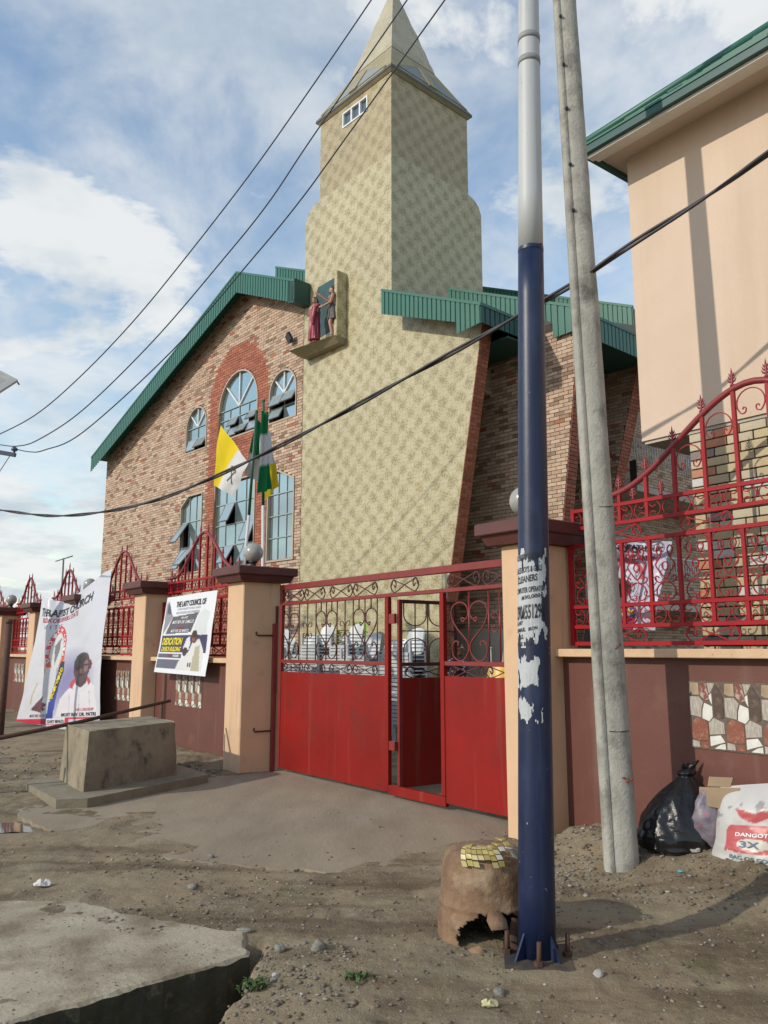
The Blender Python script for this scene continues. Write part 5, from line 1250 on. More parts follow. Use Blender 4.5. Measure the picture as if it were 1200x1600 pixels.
def big_warp(u, v):
    w = 0.10 * math.exp(-((u - 0.20 - 0.16 * v) / 0.045) ** 2) * (1 - v) ** 0.6 - 0.07 * math.exp(-((u - 0.30 - 0.10 * v) / 0.07) ** 2) * (1 - v)
    w += 0.035 * math.sin(5.5 * u + 2.0 * v) + 0.020 * math.sin(13 * u - 7 * v) * (1 - v) + 0.02 * float(fbm(u, v, 5, 3, 8)) + 0.07 * math.sin(math.pi * v) * u
    return w
def big_edge(u, v):
    return Vector((0, 0, -0.30 * math.sin(math.pi * min(1, u * 1.15)) ** 1.2 * (1 - v) ** 3)) + Vector((WF.e1[0], WF.e1[1], 0)) * (0.25 * math.sin(math.pi * v) * (1 - u) ** 2)
cor = [WF.world(*WF.onb(66, 932, -0.38)), WF.world(*WF.onb(173, 888, 0.02)), WF.world(*WF.onb(158, 1141, -0.16)), WF.world(*WF.onb(24, 1139, -0.62))]
big = thing('banner', 'large white dedication banner with a portrait, hung over the left fence', 'banner', cor[3])
cl = Cloth(cor, big_warp, big_edge); cl.build('sheet', 110, 170, big_print, M_PRINT, big, None)
big.location = (0, 0, 0)
cl.o = Vector((0, 0, 0))
T = MB()
cl.text(T, 'THE BAPTIST CHURCH', 0.06, 0.78, 0.085, 0.155, 0.03, 0); cl.text(T, 'RUMUOKORO RIVERS STATE', 0.10, 0.62, 0.165, 0.205, 0.01, 1); cl.text(T, 'I N V I T E S', 0.14, 0.40, 0.225, 0.26, 0.0, 4)
cl.text(T, 'MOST REV. DR. PATRI', 0.545, 0.955, 0.892, 0.915, 0.03, 0); cl.text(T, 'HIS LORDSHIP', 0.72, 0.93, 0.865, 0.883, 0.0, 1); cl.text(T, 'MOST REV. DR. CA', 0.165, 0.35, 0.895, 0.915, 0.01, 0); cl.text(T, 'GARY MENEZU', 0.38, 0.59, 0.935, 0.957, 0.02, 0)
for i, ch in enumerate('DEDIC'):
    a = R(205 - 24 * i); cu, cv = 0.385 + 0.098 * math.cos(a), 0.44 - 0.170 * math.sin(a); cl.text(T, ch, cu - 0.014, cu + 0.014, cv - 0.018, cv + 0.018, 0.03, 2)
for i, ch in enumerate('OF THEIR'):
    a = R(78 - 13.0 * i); cu, cv = 0.385 + 0.098 * math.cos(a), 0.44 - 0.170 * math.sin(a)
    if ch != ' ': cl.text(T, ch, cu - 0.011, cu + 0.011, cv - 0.013, cv + 0.013, 0.03, 2)
for i, ch in enumerate('BUILDING'):
    t_ = i / 7; cu, cv = 0.385 + 0.095 * t_, 0.775 - 0.185 * t_; cl.text(T, ch, cu - 0.016, cu + 0.016, cv - 0.014, cv + 0.016, 0.04, 3)
T.build('lettering', [M_INK, M_REDINK, M_WHITEINK, M_YELINK, M_GREYINK], big, fix=False)['kind'] = 'stuff'
# the small laity poster
def small_print(U, V):
    C = paint(U, V, (0.72, 0.74, 0.78)); C *= (1 + 0.04 * fbm(U, V, 3, 2, 15))[:, None]
    put(C, poly_mask(U, V, [(0.02, 0.08), (0.07, 0.06), (0.16, 0.22), (0.20, 0.27), (0.03, 0.52)]), (0.26, 0.25, 0.28)); put(C, poly_mask(U, V, [(0.05, 0.11), (0.08, 0.09), (0.16, 0.24), (0.06, 0.22)]), (0.07, 0.08, 0.12))
    put(C, poly_mask(U, V, [(0.20, 0.27), (0.72, 0.24), (0.60, 0.48), (0.09, 0.50)]), (0.10, 0.09, 0.11))
    put(C, (V > 0.51) & (V < 0.735) & (U > 0.03) & (U < 0.95), (0.045, 0.04, 0.10)); put(C, (V >= 0.75) & (V < 0.805) & (U > 0.02) & (U < 0.5), (0.10, 0.10, 0.15)); put(C, (V >= 0.82) & (V < 0.94) & (U > 0.02) & (U < 0.5), (0.12, 0.12, 0.17))
    put(C, (U > 0.93) | (V > 0.955) | (V < 0.015), (0.72, 0.74, 0.78))
    put(C, poly_mask(U, V, [(0.66, 0.45), (0.72, 0.27), (0.80, 0.20), (0.92, 0.24), (0.90, 0.50), (0.80, 0.52)]), (0.62, 0.64, 0.66))
    put(C, poly_mask(U, V, [(0.42, 0.95), (0.46, 0.84), (0.60, 0.74), (0.66, 0.60), (0.78, 0.56), (0.88, 0.70), (0.91, 0.95)]), (0.64, 0.64, 0.64)); put(C, poly_mask(U, V, [(0.72, 0.66), (0.80, 0.64), (0.86, 0.95), (0.70, 0.95)]), (0.42, 0.38, 0.27))
    put(C, el(U, V, 0.69, 0.54, 0.055, 0.075) < 1, (0.10, 0.045, 0.035)); put(C, el(U, V, 0.685, 0.50, 0.05, 0.045) < 1, (0.05, 0.025, 0.022)); put(C, el(U, V, 0.67, 0.57, 0.025, 0.02) < 1, (0.30, 0.10, 0.09))
    put(C, poly_mask(U, V, [(0.50, 0.68), (0.55, 0.56), (0.60, 0.53), (0.62, 0.62), (0.60, 0.70)]), (0.68, 0.69, 0.72)); put(C, el(U, V, 0.545, 0.72, 0.045, 0.055) < 1, (0.06, 0.03, 0.03))
    for x in (0.64, 0.68): put(C, (np.abs(U - x - 0.05 * (V - 0.9)) < 0.012) & (V > 0.85) & (V < 0.90), (0.05, 0.05, 0.07))
    return C
cor = [WF.world(*WF.onb(262, 934, -0.02)), WF.world(*WF.onb(340, 922, -0.02)), WF.world(*WF.onb(319, 1057, -0.10)), WF.world(*WF.onb(243, 1050, -0.10))]
po = thing('poster', 'white laity council poster with two mitred figures tied to the fence', 'poster', (0, 0, 0))
cl = Cloth(cor, lambda u, v: 0.02 * math.sin(4 * u + 1) * v + 0.012 * float(fbm(u, v, 3, 2, 3)), None); cl.build('sheet', 80, 110, small_print, M_PRINT, po, None)
T = MB()
cl.text(T, 'THE LAITY COUNCIL OF', 0.23, 0.83, 0.075, 0.15, 0.03, 0); cl.text(T, 'ST. JOHN THE BAPTIST CATHOLIC CHURCH', 0.27, 0.74, 0.165, 0.20, 0.0, 4); cl.text(T, 'RUMUOKORO AND ENVIRONS', 0.26, 0.73, 0.21, 0.24, 0.0, 4)
cl.text(T, 'MOST REV. DR. CAMILLUS', 0.21, 0.64, 0.325, 0.365, 0.02, 2, shear=0.04); cl.text(T, 'SPECIAL GUEST', 0.38, 0.52, 0.28, 0.305, 0.02, 2); cl.text(T, 'HOMILIST', 0.33, 0.46, 0.405, 0.428, 0.02, 1); cl.text(T, 'MOST REV. DR. MARCO', 0.21, 0.56, 0.44, 0.475, 0.02, 2, shear=0.04)
cl.text(T, 'DEDICATION', 0.06, 0.47, 0.545, 0.64, 0.04, 3, shear=0.05); cl.text(T, 'CHURCH BUILDING', 0.06, 0.46, 0.66, 0.72, 0.04, 3, shear=0.05); cl.text(T, 'SUNDAY', 0.24, 0.32, 0.76, 0.79, 0.02, 1); cl.text(T, '9:00AM', 0.34, 0.45, 0.76, 0.79, 0.02, 2)
T.build('lettering', [M_INK, M_REDINK, M_WHITEINK, M_YELINK, M_GREYINK], po, fix=False)['kind'] = 'stuff'
for p in cor[:2]: MB().tube([p + Vector((0, 0, -0.01)), p + Vector((WF.e2[0], WF.e2[1], 0)) * 0.21 + Vector((0, 0, 0.06))], 0.008, 5).build('tie', pm('twine', (0.45, 0.25, 0.08), None), po)
# the third banner, hung on the church side of the right-hand fence
def third_print(U, V):
    C = paint(U, V, (0.50, 0.50, 0.62)); C *= (1 + 0.10 * fbm(U, V, 3, 3, 25))[:, None]
    e = el(U, V, 0.42, 0.42, 0.30, 0.20); put(C, (e < 1) & (e > 0.6) & (V < 0.44), (0.45, 0.10, 0.13))
    put(C, poly_mask(U, V, [(0.0, 0.72), (0.35, 0.62), (0.75, 0.78), (0.70, 1), (0.0, 1)]), (0.10, 0.07, 0.24)); put(C, el(U, V, 0.40, 0.55, 0.16, 0.11) < 1, (0.07, 0.03, 0.035)); put(C, poly_mask(U, V, [(0.18, 0.86), (0.28, 0.66), (0.52, 0.66), (0.62, 0.86)]), (0.45, 0.42, 0.46)); put(C, (V > 0.88) & (U < 0.75), (0.38, 0.03, 0.08))
    return C
cor = [WF.world(*WF.onb(925, 838, 0.72)), WF.world(*WF.onb(1049, 846, 0.72)), WF.world(*WF.onb(1035, 985, 0.72)), WF.world(*WF.onb(918, 980, 0.72))]
tb = thing('banner', 'crumpled lilac and white banner hung behind the right-hand fence', 'banner', (0, 0, 0))
cl = Cloth(cor, lambda u, v: 0.05 * math.sin(6 * u + 3 * v) + 0.05 * float(fbm(u, v, 4, 3, 33)), lambda u, v: Vector((WF.e1[0], WF.e1[1], 0)) * (-0.05 * v * u)); cl.build('sheet', 50, 60, third_print, M_PRINT, tb, None)
T = MB(); cl.text(T, 'CHURCH', 0.30, 0.62, 0.08, 0.15, 0.03, 0); cl.text(T, 'CATHOLIC', 0.46, 0.88, 0.06, 0.12, 0.03, 0); cl.text(T, 'DEDICATION', 0.44, 0.84, 0.17, 0.23, 0.02, 1); cl.text(T, 'BUILDING', 0.45, 0.68, 0.78, 0.84, 0.03, 3)
T.build('lettering', [M_INK, M_REDINK, M_WHITEINK, M_YELINK], tb, fix=False)['kind'] = 'stuff'

# flags on three poles in the church yard
FY = -4.4
def fpt(x, y, b=FY): return CF.world(*CF.onb(x, y, b))
def flagpole(label, x0, y0, x1, y1, mats, split=None):
    a, b = fpt(x0, y0), fpt(x1, y1); d = (b - a) / (a.z - b.z); base = a + d * a.z; base.z = 0
    t = thing('flagpole', label, 'flagpole', base, 0, 'flagpoles in the church yard')
    if split is None: MB().tube([(0, 0, 0), a - base], [0.026, 0.019], 10).build('pole', mats[0], t)
    else:
        s = fpt(*split) - base
        MB().tube([(0, 0, 0), s], [0.028, 0.024], 10).build('lower_pole', mats[0], t); MB().tube([s, a - base], [0.024, 0.019], 10).build('upper_pole', mats[1], t)
    MB().ell(tuple(a - base), (0.028, 0.028, 0.028), 8).build('knob', mats[-1], t); return t
M_WOODP = pm('brown_pole', (0.22, 0.12, 0.055), (0.17, 0.09, 0.04), 3, 0.6); M_GREENP = pm('green_pole', (0.02, 0.10, 0.055), None, rough=0.5); M_WHITEP = pm('white_pole', (0.62, 0.62, 0.60), None, rough=0.5)
flagpole('brown flagpole with the yellow and white flag', 343, 648, 331, 890, [M_WOODP])
flagpole('slanting flagpole, green above and white below', 401, 643, 380, 875, [M_WHITEP, M_GREENP], (389, 805))
flagpole('upright flagpole with the green white green flag', 412, 626, 411, 885, [M_WHITEP, M_GREENP], (411, 790))
def flag(label, quad, colour, b=FY, amp=0.035, seed=1, nu=26, nv=26, par=None, fold=6.0):
    c = [fpt(x, y, b + db) for x, y, db in quad]
    o0 = c[0].copy(); cl = Cloth(c, lambda u, v: amp * math.sin(fold * u + 2.5 * v + seed) * min(1, 3 * u) + 0.03 * float(fbm(u, v, 3, 2, seed)))
    ob = cl.build('flag', nu, nv, colour, M_FLAGC, None, o0)
    ob['label'] = label; ob['category'] = 'flag'; ob['group'] = 'flags before the church'; return ob, cl
YEL, WHT, GRN = (0.66, 0.50, 0.015), (0.58, 0.58, 0.58), (0.008, 0.17, 0.055)
def yw(U, V): C = paint(U, V, WHT); put(C, U + 0.35 * (V - 0.5) < 0.44 - 0.08 * (V - .5), YEL); return C
f1, cl = flag('yellow and white flag with crossed keys hanging in a diamond', [(344, 664, 0), (390, 724, 0.1), (364, 775, 0.05), (333, 758, -0.1)], yw, seed=2)
K = MB()
for s in (1, -1):
    pts = [(0.70 + s * 0.09 * t, 0.60 - 0.16 * t * s * s) for t in (-1, -0.4, 0.2, 0.8)]
    K.tube([cl.P(u, v, 0.012) - cl.o for u, v in pts], 0.007, 4, smooth=False)
    cx, cy = pts[-1]; K.tube([cl.P(cx + 0.04 * math.cos(a), cy - 0.03 + 0.035 * math.sin(a), 0.012) - cl.o for a in np.linspace(0, 6.28, 10)], 0.006, 4, smooth=False)
K.tube([cl.P(0.64 + 0.12 * t, 0.42 + 0.02 * math.sin(3 * t), 0.012) - cl.o for t in np.linspace(0, 1, 6)], 0.01, 4, smooth=False)
K.build('keys_emblem', pm('emblem_grey', (0.10, 0.10, 0.09), None), f1)['kind'] = 'stuff'
def gw(U, V): C = paint(U, V, WHT); put(C, V < 0.60, GRN); return C
flag('green and white flag hanging from the slanting pole', [(402, 652, 0), (411, 672, 0.25), (404, 752, 0.3), (381, 742, 0.05)], gw, seed=4, b=FY + 0.06, amp=0.04, fold=9)
def gwg(U, V): C = paint(U, V, WHT); put(C, (V < 0.30) | (V > 0.66), GRN); return C
flag('green white green flag hanging straight down its pole', [(408, 642, -0.1), (418, 645, 0.1), (421, 764, 0.15), (402, 772, -0.15)], gwg, seed=6, b=FY - 0.12, amp=0.05, fold=11)
def wy(U, V): C = paint(U, V, WHT); put(C, V > 0.52 + 0.1 * (U - .5), YEL); return C
flag('white and yellow flag hanging behind the green white green one', [(414, 672, 0.1), (424, 676, 0.3), (436, 760, 0.35), (412, 782, 0.1)], wy, seed=9, b=FY + 0.08, amp=0.045, fold=8)

# ------------------------------------------------------------------ torn papers on the blue pole
M_PAPER = pm('weathered_paper', (0.50, 0.52, 0.53), (0.42, 0.44, 0.45), 14, 0.8, 0.15, 60, c3=(0.30, 0.32, 0.35), s3=22, t3=(0.62, 0.72))
def on_pole(ph, z, off):                                    # ph measured from the side facing the street corner, degrees
    r = bpr(z) + off; a = R(-90 + ph - 10); return (bpx(z) + r * math.cos(a), r * math.sin(a), z)
def pole_paper(label, p0, p1, z0, z1, thr, seed, lines=()):
    t = thing('torn_poster', label, 'poster', (BPX, BPY, 0), 0, 'torn papers on the blue pole')
    nu, nv = int((p1 - p0) / 2.0), int((z1 - z0) / 0.006); V = []; idx = {}; F = []
    def vid(i, j):
        if (i, j) not in idx:
            ph = p0 + (p1 - p0) * i / nu; z = z0 + (z1 - z0) * j / nv
            idx[(i, j)] = len(V); V.append(on_pole(ph, z, 0.0022 + 0.0016 * float(fbm(ph * 0.05, z, 9, 2, seed))))
        return idx[(i, j)]
    for i in range(nu):
        for j in range(nv):
            u, w = (i + .5) / nu, (j + .5) / nv
            e = min(w, 1 - w, (1 - u) * 1.2, u * 1.2 + 0.12) * 2.2
            if e + 0.75 * float(fbm(u * (p1 - p0) / 40, w * (z1 - z0) / 0.2, 2.2, 4, seed)) > thr: F.append((vid(i, j), vid(i + 1, j), vid(i + 1, j + 1), vid(i, j + 1)))
    MB().add(V, F, 0, True).build('paper', M_PAPER, t)
    if lines:
        T = MB()
        for body, u0, u1, za, zb, tilt in lines:
            v, f, asp = text2d(body, 0.022); nf = []
            pts = [(u0 + p[0] * (u1 - u0), za + p[1] * (zb - za) + tilt * (p[0] - .5)) for p in v]
            T.add([on_pole(a, z, 0.0048) for a, z in pts], f)
        T.build('lettering', M_INK, t, fix=False)['kind'] = 'stuff'
    return t
pole_paper('largest torn white job notice with bold black print', -80, 52, 1.605, 2.15, 0.20, 3,
           (('WORKERS NEEDED', -84, 26, 2.085, 2.118, 0.02), ('SALES BOYS & GIRLS', -80, 30, 2.015, 2.048, 0.02), ('CLEANERS', -70, 12, 1.960, 1.998, 0.02), ('COMPUTER OPERATOR', -82, 40, 1.905, 1.935, 0.02),
            ('#30,000', -48, 22, 1.868, 1.893, 0.015), ('09045512970', -78, 46, 1.760, 1.840, 0.02), ('SALARY', -80, -42, 1.725, 1.748, 0.01), ('EMAIL', -75, -30, 1.690, 1.712, 0.01), ('IRON', -20, 10, 1.700, 1.72, 0.01), ('CALL', -70, -38, 1.650, 1.675, 0.01), ('FREE BUS', -74, -12, 1.615, 1.637, 0.01)))
pole_paper('blank ripped white paper below the job notice', -80, 32, 1.36, 1.60, 0.40, 8)
pole_paper('shredded white paper scraps, lowest on the blue pole', -80, 38, 1.14, 1.37, 0.70, 14)

# ------------------------------------------------------------------ concrete plinth, barrier rod, rusty post
blk = thing('concrete_plinth', 'sooty tapered concrete plinth on a low slab before the wall', 'plinth', (0, 0, 0))
FL, FR, BL = ground_at(129, 1238, 0.1), ground_at(278, 1210, 0.1), ground_at(90, 1216, 0.1)
BR = FR + (BL - FL); zt = at_depth(139, 1143, FL.y + 0.03).z
cen = (FL + FR + BL + BR) / 4
def inset(p, k, z): q = cen + (p - cen) * k; q.z = z; return q
base = [inset(p, 1.0, 0.085) for p in (FL, FR, BR, BL)]; top = [inset(p, 0.93, zt) for p in (FL, FR, BR, BL)]
blk.location = (cen.x, cen.y, 0); off = Vector((cen.x, cen.y, 0))
mb = MB()
ns = 10
rings = []
for k in range(ns + 1):
    t = k / ns; ring_ = []
    for s in range(4):
        a0_, a1_ = base[s] * (1 - t) + top[s] * t, base[(s + 1) % 4] * (1 - t) + top[(s + 1) % 4] * t
        for j in range(10):
            p = a0_ + (a1_ - a0_) * (j / 10); w = 0.008 * float(fbm(p.x + s, p.z * 1.3 + p.y, 4, 3, 71)); q = p + (p - cen).normalized() * w - off
            if j == 0: q = q + (cen - off - q).normalized() * 0.015
            ring_.append(q)
    rings += ring_
n_ = 40
mb.add(rings, [(k * n_ + j, k * n_ + (j + 1) % n_, (k + 1) * n_ + (j + 1) % n_, (k + 1) * n_ + j) for k in range(ns) for j in range(n_)] + [tuple(range(ns * n_, ns * n_ + n_))])
mb.build('block', M_BLOCK, blk)
sl_o = [inset(FL, 1.0, 0.09), inset(FR, 1.0, 0.09), inset(BR, 1.0, 0.09), inset(BL, 1.0, 0.09)]
ex = (FR - FL).normalized(); ey = (BL - FL).normalized()
o2 = [FL - ex * 0.05 - ey * 0.36, FR + ex * 0.34 - ey * 0.36, FR + ex * 0.36 + ey * 0.05, BR + ex * 0.3 + ey * 0.25, BL - ex * 0.3 + ey * 0.25, BL - ex * 0.42, FL - ex * 0.36 - ey * 0.10]
m7 = len(o2)
MB().add([Vector((p.x, p.y, 0.098)) - off for p in o2] + [Vector((p.x, p.y, -0.2)) - off for p in o2], [tuple(range(m7)), tuple(range(2 * m7 - 1, m7 - 1, -1))] + [(i, (i + 1) % m7, m7 + (i + 1) % m7, m7 + i) for i in range(m7)]).build('slab', pm('slab_concrete', (0.26, 0.225, 0.16), (0.19, 0.16, 0.11), 4, 0.92, 0.4, 35), blk)
r0, r1 = at_depth(-60, 1165, 9.0), at_depth(266, 1095, 10.9)
br_ = thing('barrier_rod', 'long rusty barrier rod slung low across the plinth and banner', 'rod', r0)
MB().tube([Vector((0, 0, 0)), (r1 - r0) * 0.5 + Vector((0, 0, -0.02)), r1 - r0], [0.028, 0.024, 0.02], 8).build('rod', M_RUST, br_)
sk = Vector((r1.x - 0.10, r1.y - 0.02, 0)); g_ = float(ground_z(sk.x, sk.y))
MB().tube([sk - r0 + Vector((0, 0, g_ - 0.1)), sk - r0 + Vector((0.0, 0, r1.z - 0.03))], 0.016, 6).build('stake', M_RUST, br_)
fp = at_depth(-25, 1160, 9.3); MB().tube([Vector((fp.x, fp.y, -0.2)) - r0, Vector((fp.x, fp.y, fp.z + 0.1)) - r0], 0.04, 8).build('stand', M_RUST, br_)
rg0, rg1 = at_depth(4, 1128, 15.2), at_depth(15, 968, 15.4)
rp_ = thing('rusty_post', 'leaning rusty iron post in front of the farthest pillar', 'post', rg0)
MB().tube([Vector((-0.02, 0, -0.3)), rg1 - rg0], 0.055, 8).build('post', M_RUST, rp_)
MB().tube([(rg1 - rg0) * 0.96, (rg1 - rg0) * 1.0], 0.066, 8).build('collar', M_RUST, rp_)

# ------------------------------------------------------------------ the rusty drum with a mosaic sheet on it
DX, DY, DH = 0.575, 4.90, 0.50
gz = float(ground_z(DX, DY)) - 0.035
M_DRUM = pm('muddy_rust', (0.27, 0.17, 0.10), (0.17, 0.10, 0.06), 6, 0.92, 0.5, 35, c3=(0.36, 0.27, 0.18), s3=5, t3=(0.52, 0.7), st=((0.09, 0.05, 0.03), 0.6, 9.0, 0.54), flecks=((0.06, 0.035, 0.025), 40, 0.70))
M_DRUMIN = pm('near_black_rust', (0.028, 0.02, 0.016), (0.05, 0.032, 0.022), 10, 0.95)  # inner side of the shell, coloured near black
dm = thing('oil_drum', 'rusted upturned oil drum torn open at its foot', 'drum', (DX, DY, gz))
prof = [(0.262, 0.0), (0.264, 0.06), (0.266, 0.12), (0.262, 0.17), (0.258, 0.20), (0.264, 0.225), (0.255, 0.25), (0.250, 0.30), (0.246, 0.36), (0.240, 0.42), (0.228, 0.465), (0.205, 0.492), (0.16, 0.502), (0.08, 0.505), (0.0, 0.505)]
nA = 150; fine = []
for i in range(len(prof) - 1):
    k = max(1, int(abs(prof[i + 1][1] - prof[i][1]) / 0.006) or int(abs(prof[i + 1][0] - prof[i][0]) / 0.03))
    for j in range(k): t = j / k; fine.append((prof[i][0] * (1 - t) + prof[i + 1][0] * t, prof[i][1] * (1 - t) + prof[i + 1][1] * t))
fine.append((0.002, prof[-1][1]))
def drum_pt(a, r, z, off=0.0):
    w = 1 + 0.030 * float(fbm(math.cos(a) * 1.5 + 3, z * 2 + math.sin(a) * 1.5, 3.0, 3, 81)) + 0.014 * float(fbm(a * 1.2, z * 4, 6.0, 3, 83)); return Vector(((r * w + off) * math.cos(a), (r * w + off) * math.sin(a), z))
def hole(a, z):                                             # torn mouth low on the street side
    d = (math.degrees(a) + 90 + 180) % 360 - 180
    e = ((d - 10) / 54) ** 2 + ((z - 0.085) / 0.125) ** 2 + 0.55 * float(fbm(d * 0.07, z * 16, 1.1, 4, 85, 0.65))
    return e < 1 and not (z < 0.03 and d < -20)
V = []; F = []
for (r, z) in fine:
    for j in range(nA): V.append(drum_pt(2 * math.pi * j / nA, r, z))
for i in range(len(fine) - 1):
    for j in range(nA):
        a = 2 * math.pi * (j + .5) / nA; z = (fine[i][1] + fine[i + 1][1]) / 2
        if z < 0.24 and hole(a, z): continue
        F.append((i * nA + j, i * nA + (j + 1) % nA, (i + 1) * nA + (j + 1) % nA, (i + 1) * nA + j))
o = MB().add(V, F, 0, True).build('shell', [M_DRUM, M_DRUMIN], dm, fix=False)
so = o.modifiers.new('thick', 'SOLIDIFY'); so.thickness = 0.008; so.offset = -1; so.material_offset = 1
def scrap(name, pts, parent, mat, th=0.005):
    me = MB().add(pts, [tuple(range(i, i + 2)) + (len(pts) - 2 - i, len(pts) - 1 - i) for i in range(0, len(pts) // 2 - 1)], 0, True).build(name, mat, parent, fix=True)
    m = me.modifiers.new('thick', 'SOLIDIFY'); m.thickness = th; return me
def P_(a, r, z): return drum_pt(R(a - 90), r, z)
scrap('torn_flap', [P_(24, .27, .20), P_(18, .30, .15), P_(16, .33, .08), P_(22, .36, .0), P_(30, .385, -0.06), P_(40, .37, -0.05), P_(36, .345, .02), P_(33, .31, .09), P_(36, .285, .15), P_(32, .27, .19)], dm, M_RUST)
scrap('torn_flap', [P_(-4, .265, .235), P_(-6, .30, .20), P_(-2, .33, .16), P_(14, .33, .165), P_(14, .30, .205), P_(10, .265, .235)], dm, M_DRUM)
scrap('torn_flap', [P_(-30, .27, .0), P_(-26, .285, .045), P_(-14, .30, .075), P_(-6, .315, .03), P_(-12, .315, -0.005), P_(-22, .30, -0.01)], dm, M_DRUM)
# mosaic sheet draped over the drum top
ms = thing('mosaic_sheet', 'sheet of small yellow mosaic tiles draped over the drum top', 'tile sheet', (DX, DY, gz))
TILEC = [pm('tile_yellow', (0.50, 0.42, 0.14), (0.42, 0.35, 0.11), 12, 0.35), pm('tile_cream', (0.52, 0.46, 0.24), (0.46, 0.40, 0.2), 12, 0.35), pm('tile_ochre', (0.38, 0.29, 0.09), (0.33, 0.25, 0.08), 12, 0.35), pm('tile_pale', (0.55, 0.55, 0.48), None, rough=0.35), pm('tile_brown', (0.14, 0.10, 0.05), None, rough=0.35)]
def dr_s(s):                                                # profile by arc length from the rim back/forward: negative = on top, positive = down the side
    if s < 0: return max(0.02, 0.215 + s), 0.512 + 0.0 * s
    q = min(1, s / 0.05); return 0.215 + 0.030 * q, 0.507 - 0.030 * q - max(0, s - 0.05) * 0.97
rt = random.Random(3); TW = 0.031
for i in range(9):
    for j in range(5):
        s0 = -0.062 + j * TW; lim = (5, 5, 5, 4, 4, 5, 5, 3, 3)[i]
        if j >= lim: continue
        u0 = -0.135 + i * TW; cs = []
        for (du, ds) in ((0, 0), (TW - .002, 0), (TW - .002, TW - .002), (0, TW - .002)):
            r, z = dr_s(s0 + ds); a = -90 + math.degrees((u0 + du) / 0.23) - 8 + 2.5 * (s0 + ds) * 30
            cs.append((r, z, a))
        lo = [Vector((r * math.cos(R(a)), r * math.sin(R(a)), z)) * 1.0 for r, z, a in cs]
        nrm = (lo[1] - lo[0]).cross(lo[3] - lo[0]).normalized()
        if nrm.z < -0.2 or nrm.dot(lo[0]) < 0 and nrm.z < 0.2: nrm = -nrm
        lift = Vector((0, 0, 0.012 + 0.008 * abs(math.sin(i * 1.3)))) + nrm * 0.014
        if i >= 7: lift += Vector((0, 0, 0.02 * (i - 6)))
        r_ = rt.random(); c = TILEC[0 if r_ < .45 else 1 if r_ < .72 else 2 if r_ < .88 else 3 if r_ < .95 else 4]
        MB().frustum([p + lift - nrm * 0.006 for p in lo], [p + lift for p in lo]).build('tile', c, ms)
mb = MB()
lr = []
for k in range(9):
    t = k / 8; a = R(-90 + 36 + 30 * t); lr.append(Vector((0.235 * math.cos(a), 0.235 * math.sin(a), 0.535 - 0.16 * t ** 1.5)))
mb.add([p + Vector((0, 0, 0.0)) for p in lr] + [p * 1.0 + Vector((-0.05, -0.01, 0.012)) for p in reversed(lr)], [(i, i + 1, 16 - i, 17 - i) for i in range(8)], 0, True)
o = mb.build('curled_backing', pm('white_mesh_backing', (0.5, 0.5, 0.48), (0.4, 0.4, 0.38), 20, 0.8), ms); m = o.modifiers.new('thick', 'SOLIDIFY'); m.thickness = 0.004

# ------------------------------------------------------------------ rubbish by the wall
def blob(nlat, nlon, fn):
    V = []; F = []
    for i in range(nlat + 1):
        for j in range(nlon): V.append(fn(i / nlat, 2 * math.pi * j / nlon))
    for i in range(nlat):
        for j in range(nlon): F.append((i * nlon + j, i * nlon + (j + 1) % nlon, (i + 1) * nlon + (j + 1) % nlon, (i + 1) * nlon + j))
    F.append(tuple(range(nlon - 1, -1, -1))); F.append(tuple(nlat * nlon + j for j in range(nlon)))
    return V, F
def ridged(x, y, s, seed): return 1 - 2 * abs(float(fbm(x, y, s, 3, seed)))
bagp = WF.world(*WF.onb(1068, 1345, 0.02)); bz = float(ground_z(bagp.x, bagp.y))
bagp = at_depth(1066, 1358, 6.22); bz = float(ground_z(bagp.x, bagp.y)) - 0.03
bag = thing('rubbish_bag', 'knotted black plastic rubbish bag slumped against the maroon wall', 'bag', (bagp.x, bagp.y, bz))
def bagf(t, a):
    z = 0.57 * t; pr_ = [(0, .20), (.06, .262), (.2, .275), (.38, .25), (.55, .20), (.72, .14), (.84, .075), (.90, .045), (.95, .06), (1.0, .03)]
    for k in range(len(pr_) - 1):
        if pr_[k][0] <= t <= pr_[k + 1][0]: q = (t - pr_[k][0]) / (pr_[k + 1][0] - pr_[k][0]); r = pr_[k][1] * (1 - q) + pr_[k + 1][1] * q
    x, y = math.cos(a), math.sin(a)
    w = 1 + 0.16 * float(fbm(x * 1.2 + 5, y * 1.2 + t * 1.4, 1.6, 2, 101)) + 0.085 * ridged(a * 0.9 + t * 0.8, t * 1.2, 2.2, 105) + 0.03 * ridged(a * 1.7, t * 3.2, 2.6, 107) + 0.05 * math.sin(a * 9 + t * 3) * max(0, t - 0.5)
    return (r * w * x * 1.06 + 0.10 * t * t, r * w * y * 0.80 + 0.05 * t, z)
V, F = blob(70, 110, bagf)
M_BAG = pm('black_polythene', (0.008, 0.008, 0.009), (0.012, 0.012, 0.013), 5, 0.24, 0.55, 9)
MB().add(V, F, 0, True).build('bag', M_BAG, bag)
for (dx, dy, dz) in ((-0.03, -0.03, 0.62), (0.10, -0.02, 0.63), (0.05, 0.05, 0.60)):
    MB().tube([(0.095, 0.05, 0.545), (0.095 + (dx - .03) * .5, 0.05 + dy * .5, 0.585), (0.08 + dx, 0.05 + dy, dz)], [0.012, 0.022, 0.006], 6, flat=0.4).build('knot_tail', M_BAG, bag)

